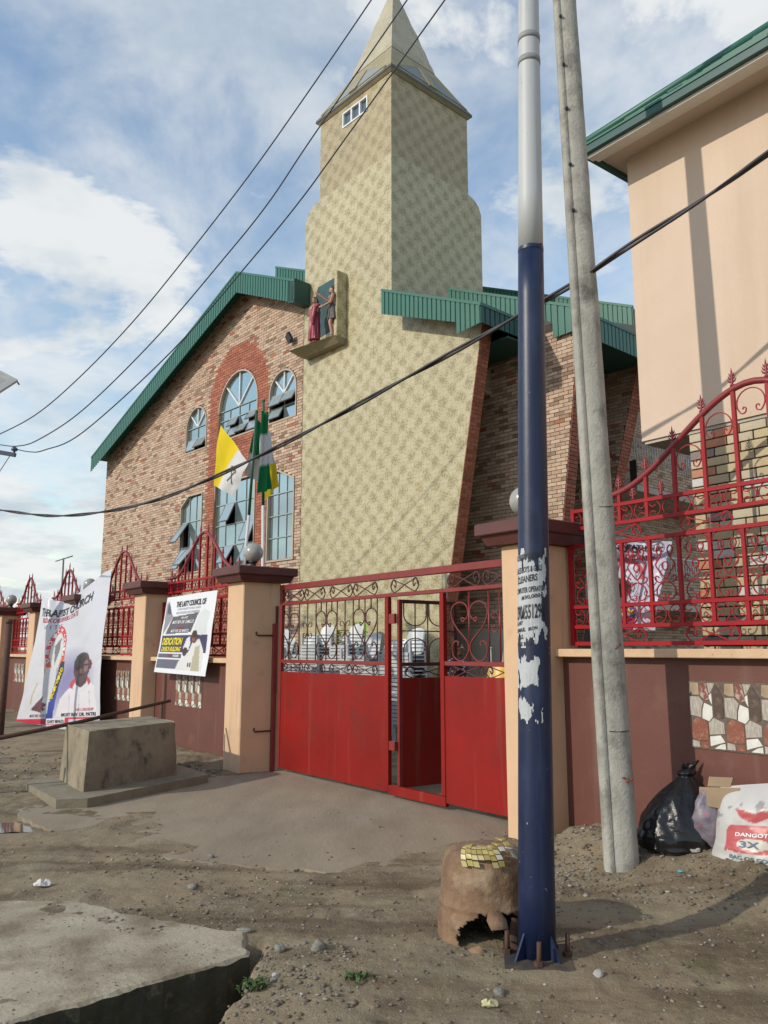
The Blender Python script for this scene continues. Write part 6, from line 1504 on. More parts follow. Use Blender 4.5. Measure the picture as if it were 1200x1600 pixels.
sp_ = WF.world(*WF.onb(1172, 1372, 0.10)); sz = sp_.z - 0.01
sack = thing('cement_sack', 'white woven cement sack with faded red print leaning on the wall', 'sack', (sp_.x, sp_.y, sz), WF.rot + R(6))
SW, SH_, SD = 0.54, 0.60, 0.20
def sackp(u, v, side):                                      # u,v 0..1 across and up; side -1 street, +1 wall
    x = (u - 0.5) * SW * (1.0 - 0.05 * v) + 0.05 * v; z = v * SH_ * (0.93 + 0.07 * u) + 0.05 * v * u
    e = max(0.0, 1 - (abs(2 * u - 1)) ** 3.2) * (1 - max(0, (v - 0.72) / 0.28) ** 1.4) * (0.55 + 0.45 * min(1, v * 5))
    d = side * SD * 0.5 * e
    d += 0.014 * float(fbm(u * 2, v * 3, 2.2, 3, 111 + side)) * e + 0.008 * math.sin(v * 30 + 4 * u) * e * (v < 0.35)
    return Vector((x + 0.01 * float(fbm(v, u, 5, 2, 3)), d + 0.10 * v, z))
def sack_print(U, V):
    C = paint(U, V, (0.50, 0.49, 0.475)); C *= (1 + 0.10 * fbm(U, V, 4, 3, 45))[:, None]
    RED = (0.47, 0.10, 0.105)
    put(C, ((np.abs(U - 0.56) < 0.36) & (V > 0.30) & (V < 0.58)) & (el(U, V, 0.56, 0.40, 0.40, 0.26) < 1), RED)
    put(C, poly_mask(U, V, [(0.30, 0.76), (0.46, 0.735), (0.56, 0.70), (0.66, 0.735), (0.84, 0.755), (0.74, 0.66), (0.58, 0.60), (0.42, 0.65)]), RED)
    put(C, (np.abs(U - 0.58) < 0.12) & (V < 0.22) & (V > 0.10), (0.48, 0.25, 0.26)); put(C, el(U, V, 0.38, 0.19, 0.08, 0.055) < 1, (0.33, 0.36, 0.36))
    put(C, el(U, V, 0.585, 0.385, 0.20, 0.062) < 1, (0.60, 0.57, 0.50)); put(C, (np.abs(V - 0.235 - 0.15 * np.abs(U - 0.55)) < 0.035) & (np.abs(U - 0.60) < 0.36), (0.56, 0.56, 0.52))
    put(C, (V < 0.06), (0.36, 0.30, 0.30)); n = fbm(U, V, 9, 3, 48); put(C, (n > 0.32) & (V > 0.62) & (V < 0.86), (0.30, 0.28, 0.29)); put(C, (fbm(U, V, 7, 3, 50) > 0.38) & (V < 0.6), (0.50, 0.43, 0.40))
    return C
nu, nv = 60, 80
for side in (-1, 1):
    U, V_ = np.meshgrid(np.linspace(0, 1, nu + 1), np.linspace(0, 1, nv + 1)); pts = [sackp(u, v, side) for u, v in zip(U.ravel(), V_.ravel())]
    f = [(j * (nu + 1) + i, j * (nu + 1) + i + 1, (j + 1) * (nu + 1) + i + 1, (j + 1) * (nu + 1) + i) for j in range(nv) for i in range(nu)]
    me = bpy.data.meshes.new('sack_face'); me.from_pydata([tuple(p) for p in pts], [], f); me.materials.append(M_PRINT); me.polygons.foreach_set('use_smooth', np.ones(len(f), bool))
    vcol(me, sack_print(U.ravel(), V_.ravel()) if side < 0 else paint(U.ravel(), V_.ravel(), (0.49, 0.48, 0.465))); me.update(); obj('front' if side < 0 else 'back', me, sack)
T = MB()
def sl_(body, u0, u1, v0, v1, m, tilt=0.0): letters(T, body, (u0, u1, 0, 1), lambda u, t: sackp(u, v0 + (v1 - v0) * t + tilt * (u - u0), -1) + Vector((0, -0.004, 0)), 0.03, m)
sl_('DANGOTE', 0.36, 0.80, 0.465, 0.505, 0); sl_('3X', 0.42, 0.66, 0.35, 0.42, 1); sl_('BAG OF GOODS', 0.28, 0.95, 0.225, 0.268, 1, -0.02)
T.build('lettering', [M_WHITEINK, pm('blue_grey_ink', (0.12, 0.16, 0.24), None, rough=0.6)], sack, fix=False)['kind'] = 'stuff'
s2 = WF.world(*WF.onb(1122, 1330, 0.22)); s2z = float(ground_z(s2.x, s2.y))
sk2 = thing('rubbish_sack', 'pale mauve crumpled sack wedged between black bag and cement sack', 'sack', (s2.x, s2.y, s2z))
V, F = blob(26, 40, lambda t, a: (0.12 * math.sin(math.pi * (0.12 + 0.80 * t)) * math.cos(a) * (1 + 0.25 * ridged(a, t * 2, 1.4, 121)) - 0.05 * t, 0.09 * math.sin(math.pi * (0.12 + 0.8 * t)) * math.sin(a), 0.40 * t))
MB().add(V, F, 0, True).build('sack', pm('mauve_plastic', (0.28, 0.24, 0.27), (0.12, 0.11, 0.15), 9, 0.4, 0.5, 12, c3=(0.45, 0.12, 0.15), s3=8, t3=(0.60, 0.66)), sk2)
cb_ = WF.world(*WF.onb(1122, 1246, 0.13))
bx = thing('cardboard_box', 'flattened brown cardboard box on top of the rubbish sacks', 'box', cb_, WF.rot)
M_CARD = pm('brown_cardboard', (0.30, 0.215, 0.135), (0.25, 0.175, 0.11), 5, 0.85, 0.05, 60)
def panel(name, q, th=0.012):
    q = [Vector(p) for p in q]; n = (q[1] - q[0]).cross(q[3] - q[0]).normalized() * th
    MB().frustum(q, [p + n for p in q]).build(name, M_CARD, bx)
panel('box_side', [(-0.14, 0.0, -0.07), (0.155, 0.0, -0.075), (0.145, 0.045, 0.075), (-0.155, 0.035, 0.045)])
panel('box_flap', [(-0.10, 0.05, 0.05), (0.07, 0.055, 0.068), (0.07, 0.10, 0.125), (-0.115, 0.10, 0.11)])
panel('box_end', [(-0.156, 0.034, 0.044), (-0.142, 0.0, -0.07), (-0.105, 0.09, -0.09), (-0.115, 0.11, 0.03)])
panel('box_bottom', [(-0.14, 0.002, -0.075), (0.155, 0.002, -0.08), (0.15, 0.13, -0.10), (-0.10, 0.12, -0.10)])

# ------------------------------------------------------------------ plastic chairs stacked behind the gate
ch = MB()
def quad_strip(mb, rows_):
    n = len(rows_[0]); v = [p for r in rows_ for p in r]; mb.add(v, [(i * n + j, i * n + j + 1, (i + 1) * n + j + 1, (i + 1) * n + j) for i in range(len(rows_) - 1) for j in range(n - 1)], 0, True)
quad_strip(ch, [[(x, y, 0.42 + 0.02 * abs(x) / 0.2 - 0.012 * (y < -0.15) * 2) for x in np.linspace(-0.21, 0.21, 5)] for y in np.linspace(-0.21, 0.20, 4)])
ch.box(-0.215, 0.215, -0.225, -0.205, 0.375, 0.425)
quad_strip(ch, [[(x * (1 - 0.12 * t), 0.20 + 0.10 * t + 0.05 * (1 - (x / 0.2) ** 2), 0.44 + 0.40 * t - 0.05 * max(0, t - .7) * (x / 0.2) ** 2 * 4) for x in np.linspace(-0.2, 0.2, 7)] for t in np.linspace(0, 1, 5)])
for s in (-1, 1):
    ch.box(s * 0.225 - 0.025, s * 0.225 + 0.025, -0.18, 0.20, 0.615, 0.635); ch.box(s * 0.225 - 0.018, s * 0.225 + 0.018, -0.20, -0.16, 0.0, 0.62); ch.box(s * 0.205 - 0.018, s * 0.205 + 0.018, 0.19, 0.235, 0.0, 0.45)
me_ch = ch.mesh('plastic_chair', pm('white_plastic', (0.52, 0.545, 0.55), (0.46, 0.485, 0.49), 3, 0.4))
ORD = ['first', 'second', 'third', 'fourth', 'fifth', 'sixth', 'seventh', 'eighth', 'ninth', 'tenth', 'eleventh', 'twelfth', 'thirteenth', 'fourteenth', 'fifteenth', 'sixteenth', 'seventeenth', 'eighteenth', 'nineteenth', 'twentieth', 'twenty-first', 'twenty-second']
rc = random.Random(11)
for s in range(12):
    a = -2.05 + 0.43 * s; n = 17 + rc.randint(0, 4) - (2 if s > 7 else 0); rot = CF.rot + R(rc.uniform(-14, 14)) + (R(8) if s > 7 else 0); bb_ = -1.35 + rc.uniform(-.12, .12) - (0.35 if s > 7 else 0)
    lean = rc.uniform(-.0025, .0025)
    for k in range(n):
        p = CF.world(a + lean * k, bb_ - 0.004 * k, 0.062 * k)
        pos = n - 1 - k
        o = obj('plastic_chair', me_ch, None, p, ('white plastic chair on top of the ' + ORD[s] + ' stack from the left behind the gate') if pos == 0 else 'white plastic chair, ' + ORD[pos] + ' from the top in the ' + ORD[s] + ' stack behind the gate', 'chair', 'white plastic chairs stacked behind the gate')
        o.rotation_euler = (0, 0, rot + R(rc.uniform(-1.5, 1.5)))
me_g = me_ch.copy(); me_g.materials.clear(); me_g.materials.append(pm('lime_plastic', (0.20, 0.33, 0.03), None, rough=0.4))
gp_ = CF.world(*CF.onb(548, 1000, -0.75)); o = obj('plastic_chair', me_g, None, (gp_.x, gp_.y, 1.33), 'lime green plastic chair showing above the white chair stacks', 'chair'); o.rotation_euler = (0, R(4), CF.rot + R(20))
me_y = me_ch.copy(); me_y.materials.clear(); me_y.materials.append(pm('yellow_plastic', (0.62, 0.36, 0.015), None, rough=0.4))
yp = at_depth(764, 1060, 12.6); o = obj('plastic_chair', me_y, None, (yp.x, yp.y, yp.z - 0.62), 'yellow plastic chair beyond the right end of the gate', 'chair'); o.rotation_euler = (0, 0, CF.rot + R(10))
ys = thing('plastic_table', 'low table under the yellow chair behind the gate', 'table', (yp.x, yp.y, 0), CF.rot)
MB().bbox(-0.4, 0.4, -0.35, 0.35, yp.z - 0.66, yp.z - 0.622, 0.01).build('table_top', M_GREYWALL, ys)
for sx in (-1, 1):
    for sy in (-1, 1): MB().box(sx * .34 - .02, sx * .34 + .02, sy * .29 - .02, sy * .29 + .02, -0.05, yp.z - 0.661).build('leg', M_GREYWALL, ys)
wp = at_depth(767, 1037, 12.4)
ws = thing('pipe_stand', 'white upright pipe with a round cap behind the gate', 'pipe', (wp.x, wp.y, 0))
MB().tube([(0, 0, -0.05), (0, 0, wp.z + 0.22)], 0.014, 8).build('pipe', M_WHITEP, ws); MB().ell((0, 0, wp.z + 0.23), (0.028, 0.028, 0.016), 10).build('cap', M_WHITEP, ws)

# ------------------------------------------------------------------ figures
def sculpt(name, mb, voxel, mat, parent, smooth_it=6):
    me = mb.mesh(name + '_src', mat); o = bpy.data.objects.new(name + '_src', me); COL.objects.link(o)
    r = o.modifiers.new('r', 'REMESH'); r.mode = 'VOXEL'; r.voxel_size = voxel; r.use_smooth_shade = True
    s = o.modifiers.new('s', 'SMOOTH'); s.factor = 0.5; s.iterations = smooth_it
    bpy.context.view_layer.update(); dg = bpy.context.evaluated_depsgraph_get()
    m2 = bpy.data.meshes.new_from_object(o.evaluated_get(dg)); m2.name = name
    bpy.data.objects.remove(o); bpy.data.meshes.remove(me)
    if not m2.materials: m2.materials.append(mat)
    return obj(name, m2, parent)
def hand(mb, p, d, side, s=1.0):                            # palm and five fingers from wrist p along d; side = thumb direction
    p, d, side = Vector(p), Vector(d).normalized(), Vector(side).normalized(); nrm = d.cross(side)
    mb.tube([p, p + d * 0.05 * s, p + d * 0.095 * s], [0.024 * s, 0.036 * s, 0.034 * s], 8, flat=0.5, up=side)
    for k, (o_, L_) in enumerate(((0.028, 0.075), (0.010, 0.085), (-0.009, 0.08), (-0.027, 0.062))):
        b = p + d * 0.09 * s + side * o_ * s; mb.tube([b - d * 0.02 * s, b + d * L_ * 0.5 * s + nrm * 0.004 * s, b + d * L_ * s + nrm * 0.022 * s], [0.0095 * s, 0.009 * s, 0.007 * s], 6)
    b = p + d * 0.03 * s + side * 0.03 * s; mb.tube([b - side * 0.012 * s, b + side * 0.025 * s + d * 0.025 * s, b + side * 0.035 * s + d * 0.06 * s], [0.012 * s, 0.011 * s, 0.008 * s], 6)
def head_parts(mb, c, yaw, s=1.0, skin=True):               # c = centre of the head; faces +x turned by yaw
    M = Matrix.Rotation(yaw, 3, 'Z'); c = Vector(c)
    def q(x, y, z): return c + M @ Vector((x, y, z)) * s
    mb.ell(q(0, 0, 0.012), (0.098 * s, 0.077 * s, 0.112 * s), 18, rot=M); mb.ell(q(0.028, 0, -0.05), (0.066 * s, 0.058 * s, 0.070 * s), 16, rot=M)
    mb.tube([q(0.086, 0, 0.022), q(0.106, 0, -0.008), q(0.114, 0, -0.022)], [0.010 * s, 0.015 * s, 0.019 * s], 8)
    mb.ell(q(0.080, 0, 0.038), (0.022 * s, 0.058 * s, 0.010 * s), 10, rot=M)
    for y in (1, -1): mb.ell(q(0.0, y * 0.080, -0.005), (0.022 * s, 0.012 * s, 0.034 * s), 8, rot=M)
    mb.ell(q(0.090, 0, -0.054), (0.012 * s, 0.026 * s, 0.008 * s), 8, rot=M); mb.ell(q(0.089, 0, -0.066), (0.012 * s, 0.022 * s, 0.009 * s), 8, rot=M); mb.ell(q(0.074, 0, -0.096), (0.022 * s, 0.028 * s, 0.020 * s), 8, rot=M)
    mb.tube([q(-0.015, 0, -0.05), q(-0.025, 0, -0.15), q(-0.03, 0, -0.20)], [0.056 * s, 0.054 * s, 0.066 * s], 12)
    return q
def eyes(q, parent, s=1.0):
    for y in (0.030, -0.030):
        e = MB().ell(q(0.086, y, 0.020), (0.012 * s, 0.014 * s, 0.011 * s), 10).build('eye', pm('eye_white', (0.6, 0.58, 0.55), None, rough=0.3), parent)
        MB().ell(q(0.0965, y, 0.020), (0.003 * s, 0.006 * s, 0.006 * s), 8).build('pupil', M_DARK, e)
M_SKIN = pm('dark_skin', (0.15, 0.075, 0.048), (0.125, 0.062, 0.04), 8, 0.5)
M_DOT = bpy.data.materials.new('dotted_cloth'); M_DOT.use_nodes = True
def dotted():
    nt = M_DOT.node_tree; N = nt.nodes; L = nt.links; bs = N['Principled BSDF']; bs.inputs['Roughness'].default_value = 0.8
    tc = N.new('ShaderNodeTexCoord'); v = N.new('ShaderNodeTexVoronoi'); v.inputs['Scale'].default_value = 19; L.new(tc.outputs['Object'], v.inputs['Vector'])
    r = N.new('ShaderNodeMapRange'); r.inputs[1].default_value = 0.36; r.inputs[2].default_value = 0.30; L.new(v.outputs['Distance'], r.inputs[0])
    m = N.new('ShaderNodeMix'); m.data_type = 'RGBA'; m.inputs[6].default_value = (0.018, 0.012, 0.03, 1); m.inputs[7].default_value = (0.6, 0.55, 0.6, 1); L.new(r.outputs[0], m.inputs[0]); L.new(m.outputs[2], bs.inputs['Base Color'])
dotted()
pp = at_depth(713, 1030, 13.2)
man = thing('person', 'person in a dark polka-dot shirt standing behind the gate', 'person', (pp.x, pp.y, 0), R(-20))
b = MB(); q = head_parts(b, (0.02, 0, 1.60), 0.0)
b.tube([(0, 0, 0.93), (0.0, 0, 1.15), (0, 0, 1.36), (-0.01, 0, 1.44)], [0.155, 0.15, 0.175, 0.09], 14, flat=1.0)
for s in (1, -1):
    b.tube([(-0.01, s * 0.12, 1.40), (-0.02, s * 0.205, 1.36), (-0.03, s * 0.245, 1.10), (0.06, s * 0.25, 0.87)], [0.055, 0.062, 0.046, 0.031], 10)
    hand(b, (0.06, s * 0.25, 0.88), (0.18, 0, -1), (1, 0, 0.1))
    b.tube([(0, s * 0.09, 0.95), (0.01, s * 0.10, 0.50), (-0.01, s * 0.10, 0.09)], [0.095, 0.065, 0.043], 10); b.tube([(-0.06, s * 0.10, 0.03), (0.10, s * 0.11, 0.025), (0.17, s * 0.115, 0.02)], [0.035, 0.038, 0.022], 8)
sculpt('body', b, 0.011, M_SKIN, man, 3); eyes(q, man)
h = MB(); h.ell((0.005, 0, 1.635), (0.104, 0.086, 0.098), 16); h.ell((-0.035, 0, 1.60), (0.07, 0.082, 0.09), 14); sculpt('hair', h, 0.012, pm('black_hair', (0.012, 0.01, 0.01), None, rough=0.9, bump=0.6, bscale=120), man, 2)
h = MB(); h.tube([(0, 0, 0.82), (0, 0, 1.0), (0, 0, 1.2), (0, 0, 1.36), (-0.01, 0, 1.445)], [0.20, 0.185, 0.175, 0.195, 0.095], 18)
for s in (1, -1): h.tube([(-0.01, s * 0.10, 1.40), (-0.02, s * 0.205, 1.375), (-0.03, s * 0.262, 1.14)], [0.07, 0.083, 0.078], 12)
sculpt('shirt', h, 0.013, M_DOT, man, 4)
h = MB(); h.tube([(0, 0, 0.78), (0, 0, 0.94)], [0.165, 0.17], 14)
for s in (1, -1): h.tube([(0, s * 0.085, 0.9), (0.01, s * 0.10, 0.5), (-0.01, s * 0.10, 0.10)], [0.105, 0.083, 0.072], 12)
sculpt('trousers', h, 0.014, pm('dark_trousers', (0.03, 0.03, 0.04), None, rough=0.85), man, 3)

# statues of the shrine
M_STATUE = pm('painted_flesh', (0.42, 0.21, 0.15), (0.36, 0.18, 0.13), 8, 0.45); M_ROBE = pm('crimson_robe_paint', (0.23, 0.012, 0.03), (0.34, 0.06, 0.09), 6, 0.45, stretch=(6, 6, 0.6)); M_BHAIR = pm('brown_hair_paint', (0.09, 0.045, 0.025), (0.06, 0.03, 0.02), 20, 0.6)
M_TUNIC = pm('grey_tunic_paint', (0.10, 0.085, 0.075), (0.065, 0.055, 0.05), 9, 0.6); M_DHAIR = pm('dark_hair_paint', (0.035, 0.024, 0.022), None, rough=0.6)
shelf_z = nz0
sa = CF.onb(496, 526, -0.36)
st = thing('statue', 'painted statue in a crimson robe with folded arms on the tower shelf', 'statue', CF.world(sa.x - 0.10, -0.38, shelf_z), CF.rot - R(90))     # faces out of the wall
S = 0.68
b = MB(); q = head_parts(b, (0.0, 0, 1.58 * S), 0.0, S * 1.05)
def sc(p): return tuple(Vector(p) * S)
b.tube([sc((0, 0, 0.85)), sc((0, 0, 1.10)), sc((0.0, 0, 1.33)), sc((-0.01, 0, 1.43))], [0.15 * S, 0.14 * S, 0.17 * S, 0.08 * S], 14)
for s in (1, -1):
    b.tube([sc((-0.01, s * 0.12, 1.39)), sc((0, s * 0.21, 1.34)), sc((0.06, s * 0.24, 1.10)), sc((0.17, s * 0.02, 1.22))], [0.055 * S, 0.06 * S, 0.05 * S, 0.033 * S], 10)
    hand(b, sc((0.17, s * 0.03, 1.22)), (0.05, -s, 0.25), (0, 0, 1), S); b.tube([sc((0.0, s * 0.07, 0.92)), sc((0.0, s * 0.08, 0.45)), sc((0.0, s * 0.09, 0.03))], [0.09 * S, 0.06 * S, 0.042 * S], 8); b.tube([sc((-0.05, s * 0.09, 0.03)), sc((0.14, s * 0.11, 0.025))], [0.035 * S, 0.03 * S], 8)
sculpt('figure', b, 0.009, M_STATUE, st, 3)
h = MB(); h.ell(sc((-0.02, 0, 1.62)), (0.108 * S, 0.098 * S, 0.115 * S), 14)
for s in (1, -1): h.tube([sc((-0.02, s * 0.075, 1.64)), sc((-0.02, s * 0.10, 1.50)), sc((0.0, s * 0.10, 1.36))], [0.05 * S, 0.05 * S, 0.03 * S], 8)
h.tube([sc((-0.07, 0, 1.6)), sc((-0.09, 0, 1.42)), sc((-0.08, 0, 1.32))], [0.09 * S, 0.085 * S, 0.05 * S], 10); h.tube([sc((0.085, 0, 1.50)), sc((0.09, 0, 1.46))], [0.03 * S, 0.016 * S], 8)
sculpt('hair', h, 0.010, M_BHAIR, st, 2)
def fold(a, z): return 1 + 0.10 * math.sin(7 * a + 6 * z) + 0.06 * math.sin(13 * a - 3 * z)
h = MB(); h.lathe([(0.14 * S, 0.10 * S), (0.20 * S, 0.12 * S), (0.20 * S, 0.35 * S), (0.19 * S, 0.65 * S), (0.185 * S, 0.95 * S), (0.19 * S, 1.15 * S), (0.17 * S, 1.25 * S), (0.10 * S, 1.27 * S)], 48, wob=fold)
h.tube([sc((0.0, 0.22, 1.34)), sc((0.13, 0.20, 1.22)), sc((0.17, 0.16, 0.9)), sc((0.17, 0.12, 0.62))], [0.06 * S, 0.085 * S, 0.085 * S, 0.05 * S], 10)
h.tube([sc((-0.12, 0.1, 1.30)), sc((-0.02, 0.2, 1.37)), sc((0.10, 0.2, 1.25))], [0.07 * S, 0.07 * S, 0.07 * S], 10)
sculpt('robe', h, 0.010, M_ROBE, st, 1)
sb = CF.onb(527, 507, -0.16)
st2 = thing('statue', 'painted statue in a grey tunic reaching out an arm, in the tower niche', 'statue', CF.world(sb.x - 0.02, -0.24, shelf_z), CF.rot - R(135))   # turned towards the other figure
S = 0.76
b = MB(); q = head_parts(b, (0.05 * S, 0, 1.57 * S), 0.0, S * 1.05)
b.tube([sc((0, 0, 0.85)), sc((0, 0, 1.10)), sc((0.02, 0, 1.33)), sc((0.0, 0, 1.43))], [0.15 * S, 0.14 * S, 0.175 * S, 0.08 * S], 14)
b.tube([sc((0, -0.10, 1.38)), sc((0.03, -0.19, 1.35)), sc((0.24, -0.20, 1.30)), sc((0.50, -0.14, 1.50))], [0.055 * S, 0.06 * S, 0.048 * S, 0.033 * S], 10); hand(b, sc((0.50, -0.14, 1.50)), (1, 0.1, 0.55), (0, 0, 1), S)
b.tube([sc((0, 0.10, 1.38)), sc((0.02, 0.20, 1.34)), sc((0.08, 0.24, 1.08)), sc((0.30, 0.16, 1.00))], [0.055 * S, 0.06 * S, 0.048 * S, 0.033 * S], 10); hand(b, sc((0.30, 0.16, 1.0)), (1, -0.1, -0.25), (0, 0, 1), S)
for s, x in ((1, 0.06), (-1, -0.05)):
    b.tube([sc((0, s * 0.09, 0.9)), sc((x + 0.05, s * 0.10, 0.48)), sc((x - 0.02, s * 0.10, 0.08))], [0.095 * S, 0.062 * S, 0.042 * S], 10); b.tube([sc((x - 0.07, s * 0.1, 0.03)), sc((x + 0.14, s * 0.11, 0.022))], [0.035 * S, 0.028 * S], 8)
sculpt('figure', b, 0.009, M_STATUE, st2, 3)
h = MB(); h.ell(sc((0.025, 0, 1.62)), (0.11 * S, 0.10 * S, 0.11 * S), 14); h.tube([sc((-0.03, 0, 1.6)), sc((-0.07, 0, 1.44)), sc((-0.07, 0, 1.34))], [0.09 * S, 0.09 * S, 0.05 * S], 10); h.tube([sc((0.12, 0, 1.50)), sc((0.125, 0, 1.44))], [0.05 * S, 0.02 * S], 8); sculpt('hair', h, 0.010, M_DHAIR, st2, 2)
h = MB(); h.lathe([(0.16 * S, 0.56 * S), (0.215 * S, 0.58 * S), (0.195 * S, 0.78 * S), (0.17 * S, 1.0 * S), (0.165 * S, 1.05 * S)], 40, wob=fold); h.tube([sc((0.05, 0.1, 1.03)), sc((0.10, 0.10, 1.25)), sc((0.02, 0.16, 1.42)), sc((-0.12, 0.08, 1.25)), sc((-0.10, 0, 1.0))], [0.08 * S, 0.07 * S, 0.06 * S, 0.07 * S, 0.08 * S], 10)
sculpt('tunic', h, 0.010, M_TUNIC, st2, 2)
sf = CF.onb(516, 515, -0.12)
scf = thing('cloth_streamer', 'pale teal painted cloth hanging between the two statues', 'cloth', CF.world(sf.x, -0.13, shelf_z))
MB().tube([(0, 0, 0.0), (0.02, 0.0, 0.22), (0.04, -0.02, 0.45), (0.06, -0.01, 0.60)], [0.012, 0.055, 0.05, 0.015], 8, flat=0.4).build('cloth', pm('pale_teal_paint', (0.16, 0.36, 0.32), (0.10, 0.26, 0.24), 6, 0.5), scf)

# ------------------------------------------------------------------ rubble, pebbles, weeds
ico = [(-1, 1.618, 0), (1, 1.618, 0), (-1, -1.618, 0), (1, -1.618, 0), (0, -1, 1.618), (0, 1, 1.618), (0, -1, -1.618), (0, 1, -1.618), (1.618, 0, -1), (1.618, 0, 1), (-1.618, 0, -1), (-1.618, 0, 1)]
ico = np.array(ico) / 1.902
icf = [(0, 11, 5), (0, 5, 1), (0, 1, 7), (0, 7, 10), (0, 10, 11), (1, 5, 9), (5, 11, 4), (11, 10, 2), (10, 7, 6), (7, 1, 8), (3, 9, 4), (3, 4, 2), (3, 2, 6), (3, 6, 8), (3, 8, 9), (4, 9, 5), (2, 4, 11), (6, 2, 10), (8, 6, 7), (9, 8, 1)]
STONEC = np.array([(0.22, 0.19, 0.145), (0.28, 0.26, 0.22), (0.17, 0.13, 0.09), (0.36, 0.34, 0.29), (0.24, 0.175, 0.115), (0.45, 0.43, 0.39)])
def pebbles():
    X = []; Y = []; Sz = []
    def zone(n, cx, cy, rx, ry, s0, s1, rot=0.0):
        t = rng.random(n) * 2 * np.pi; r = np.sqrt(rng.random(n)) ; x = r * np.cos(t) * rx; y = r * np.sin(t) * ry
        X.append(cx + x * math.cos(rot) - y * math.sin(rot)); Y.append(cy + x * math.sin(rot) + y * math.cos(rot)); Sz.append(s0 + (s1 - s0) * rng.random(n) ** 3.5)
    zone(1800, -0.6, 6.0, 3.4, 2.8, 0.003, 0.016); zone(1500, 0.6, 4.6, 1.8, 1.0, 0.0025, 0.014)
    zone(2600, 1.75, 6.1, 1.3, 0.55, 0.003, 0.018, R(-50)); zone(420, -0.45, 4.45, 0.35, 0.30, 0.003, 0.014); zone(350, -1.4, 6.4, 0.9, 0.5, 0.003, 0.017); zone(450, -0.9, 5.5, 1.0, 0.4, 0.003, 0.017, 0.6)
    zone(700, -2.6, 10.9, 0.5, 0.5, 0.006, 0.035); zone(1400, -6.0, 11.5, 3.0, 1.5, 0.006, 0.03, R(-52)); zone(400, -0.5, 3.95, 0.4, 0.3, 0.003, 0.02); zone(350, 1.0, 5.9, 0.5, 0.4, 0.003, 0.02); zone(500, -1.7, 4.5, 1.0, 0.6, 0.002, 0.006, 0.7)
    x = np.concatenate(X); y = np.concatenate(Y); s = np.concatenate(Sz)
    d = (x - EDGE1[0]) * EN[0] + (y - EDGE1[1]) * EN[1]; keep = ~((d < -0.02) & (y < 4.9) & (x < -0.75) & (s > 0.008)); x, y, s = x[keep], y[keep], s[keep]
    z = ground_z(x, y); dd = (x - EDGE1[0]) * EN[0] + (y - EDGE1[1]) * EN[1]; onslab = (dd < 0) & (x < -0.8) & (y < 5.3); z = np.where(onslab, np.maximum(z, 0.034), z)
    a_ = (x - WF.O[0]) * WF.e1[0] + (y - WF.O[1]) * WF.e1[1]; b2 = (x - WF.O[0]) * WF.e2[0] + (y - WF.O[1]) * WF.e2[1]
    ap = (a_ > -4.6) & (a_ < 0) & (b2 > -2.2); z = np.where(ap, np.maximum(z, 0.004), z); kp = ~(ap & (rng.random(len(x)) < 0.75)) & (b2 < 0.33); x, y, z, s = x[kp], y[kp], z[kp], s[kp]
    n = len(x); V = ico[None] * (0.7 + 0.6 * rng.random((n, 12, 1))); V = V * (s[:, None, None] * (0.7 + 0.6 * rng.random((n, 1, 3)))); V[:, :, 2] *= 0.5
    t = rng.random(n) * 6.28; c_, s_ = np.cos(t)[:, None], np.sin(t)[:, None]; vx = V[:, :, 0] * c_ - V[:, :, 1] * s_; vy = V[:, :, 0] * s_ + V[:, :, 1] * c_
    P = np.stack([vx + x[:, None], vy + y[:, None], V[:, :, 2] + (z + s * 0.2)[:, None]], -1).reshape(-1, 3)
    F = (np.array(icf)[None] + (np.arange(n) * 12)[:, None, None]).reshape(-1, 3)
    me = bpy.data.meshes.new('gravel'); me.vertices.add(len(P)); me.vertices.foreach_set('co', P.ravel()); me.loops.add(F.size); me.loops.foreach_set('vertex_index', F.ravel()); me.polygons.add(len(F))
    me.polygons.foreach_set('loop_start', np.arange(0, F.size, 3)); me.polygons.foreach_set('loop_total', np.full(len(F), 3)); me.update(calc_edges=True)
    pick = rng.random(n); ci = np.where(pick < .34, 0, np.where(pick < .5, 1, np.where(pick < .72, 2, np.where(pick < .82, 3, np.where(pick < .975, 4, 5)))))
    vcol(me, np.repeat(STONEC[ci] * 0.92 * (0.7 + 0.4 * rng.random((n, 1))), 12, 0)); me.materials.append(M_BRICK)
    obj('gravel', me, kind='stuff')
pebbles()
def stone(label, px, py, s, col, squash=0.6, grp='loose stones on the bare earth'):
    p = ground_at(px, py); z = float(ground_z(p.x, p.y)); bm = bmesh.new(); bmesh.ops.create_icosphere(bm, subdivisions=3, radius=1)
    sd = rng.integers(0, 1000)
    for v in bm.verts:
        c = v.co; k = 1 + 0.35 * float(fbm(c.x + sd, c.y + c.z * 1.7, 1.1, 3, 3)); v.co = Vector((c.x * k * s[0], c.y * k * s[1], c.z * k * s[2]))
    me = bpy.data.meshes.new('stone'); bm.to_mesh(me); bm.free(); me.materials.append(col)
    o = obj('stone', me, None, (p.x, p.y, z + s[2] * 0.3), label, 'stone', grp); o.rotation_euler = (0, 0, float(rng.random()) * 6.28); return o
G1_, G2_, G3_ = pm('grey_stone', (0.25, 0.235, 0.20), (0.18, 0.165, 0.14), 14, 0.9, 0.5, 40), pm('pale_stone', (0.42, 0.40, 0.36), (0.34, 0.32, 0.28), 14, 0.9, 0.4, 40), pm('brown_stone', (0.18, 0.14, 0.10), (0.13, 0.10, 0.07), 14, 0.9, 0.5, 40)
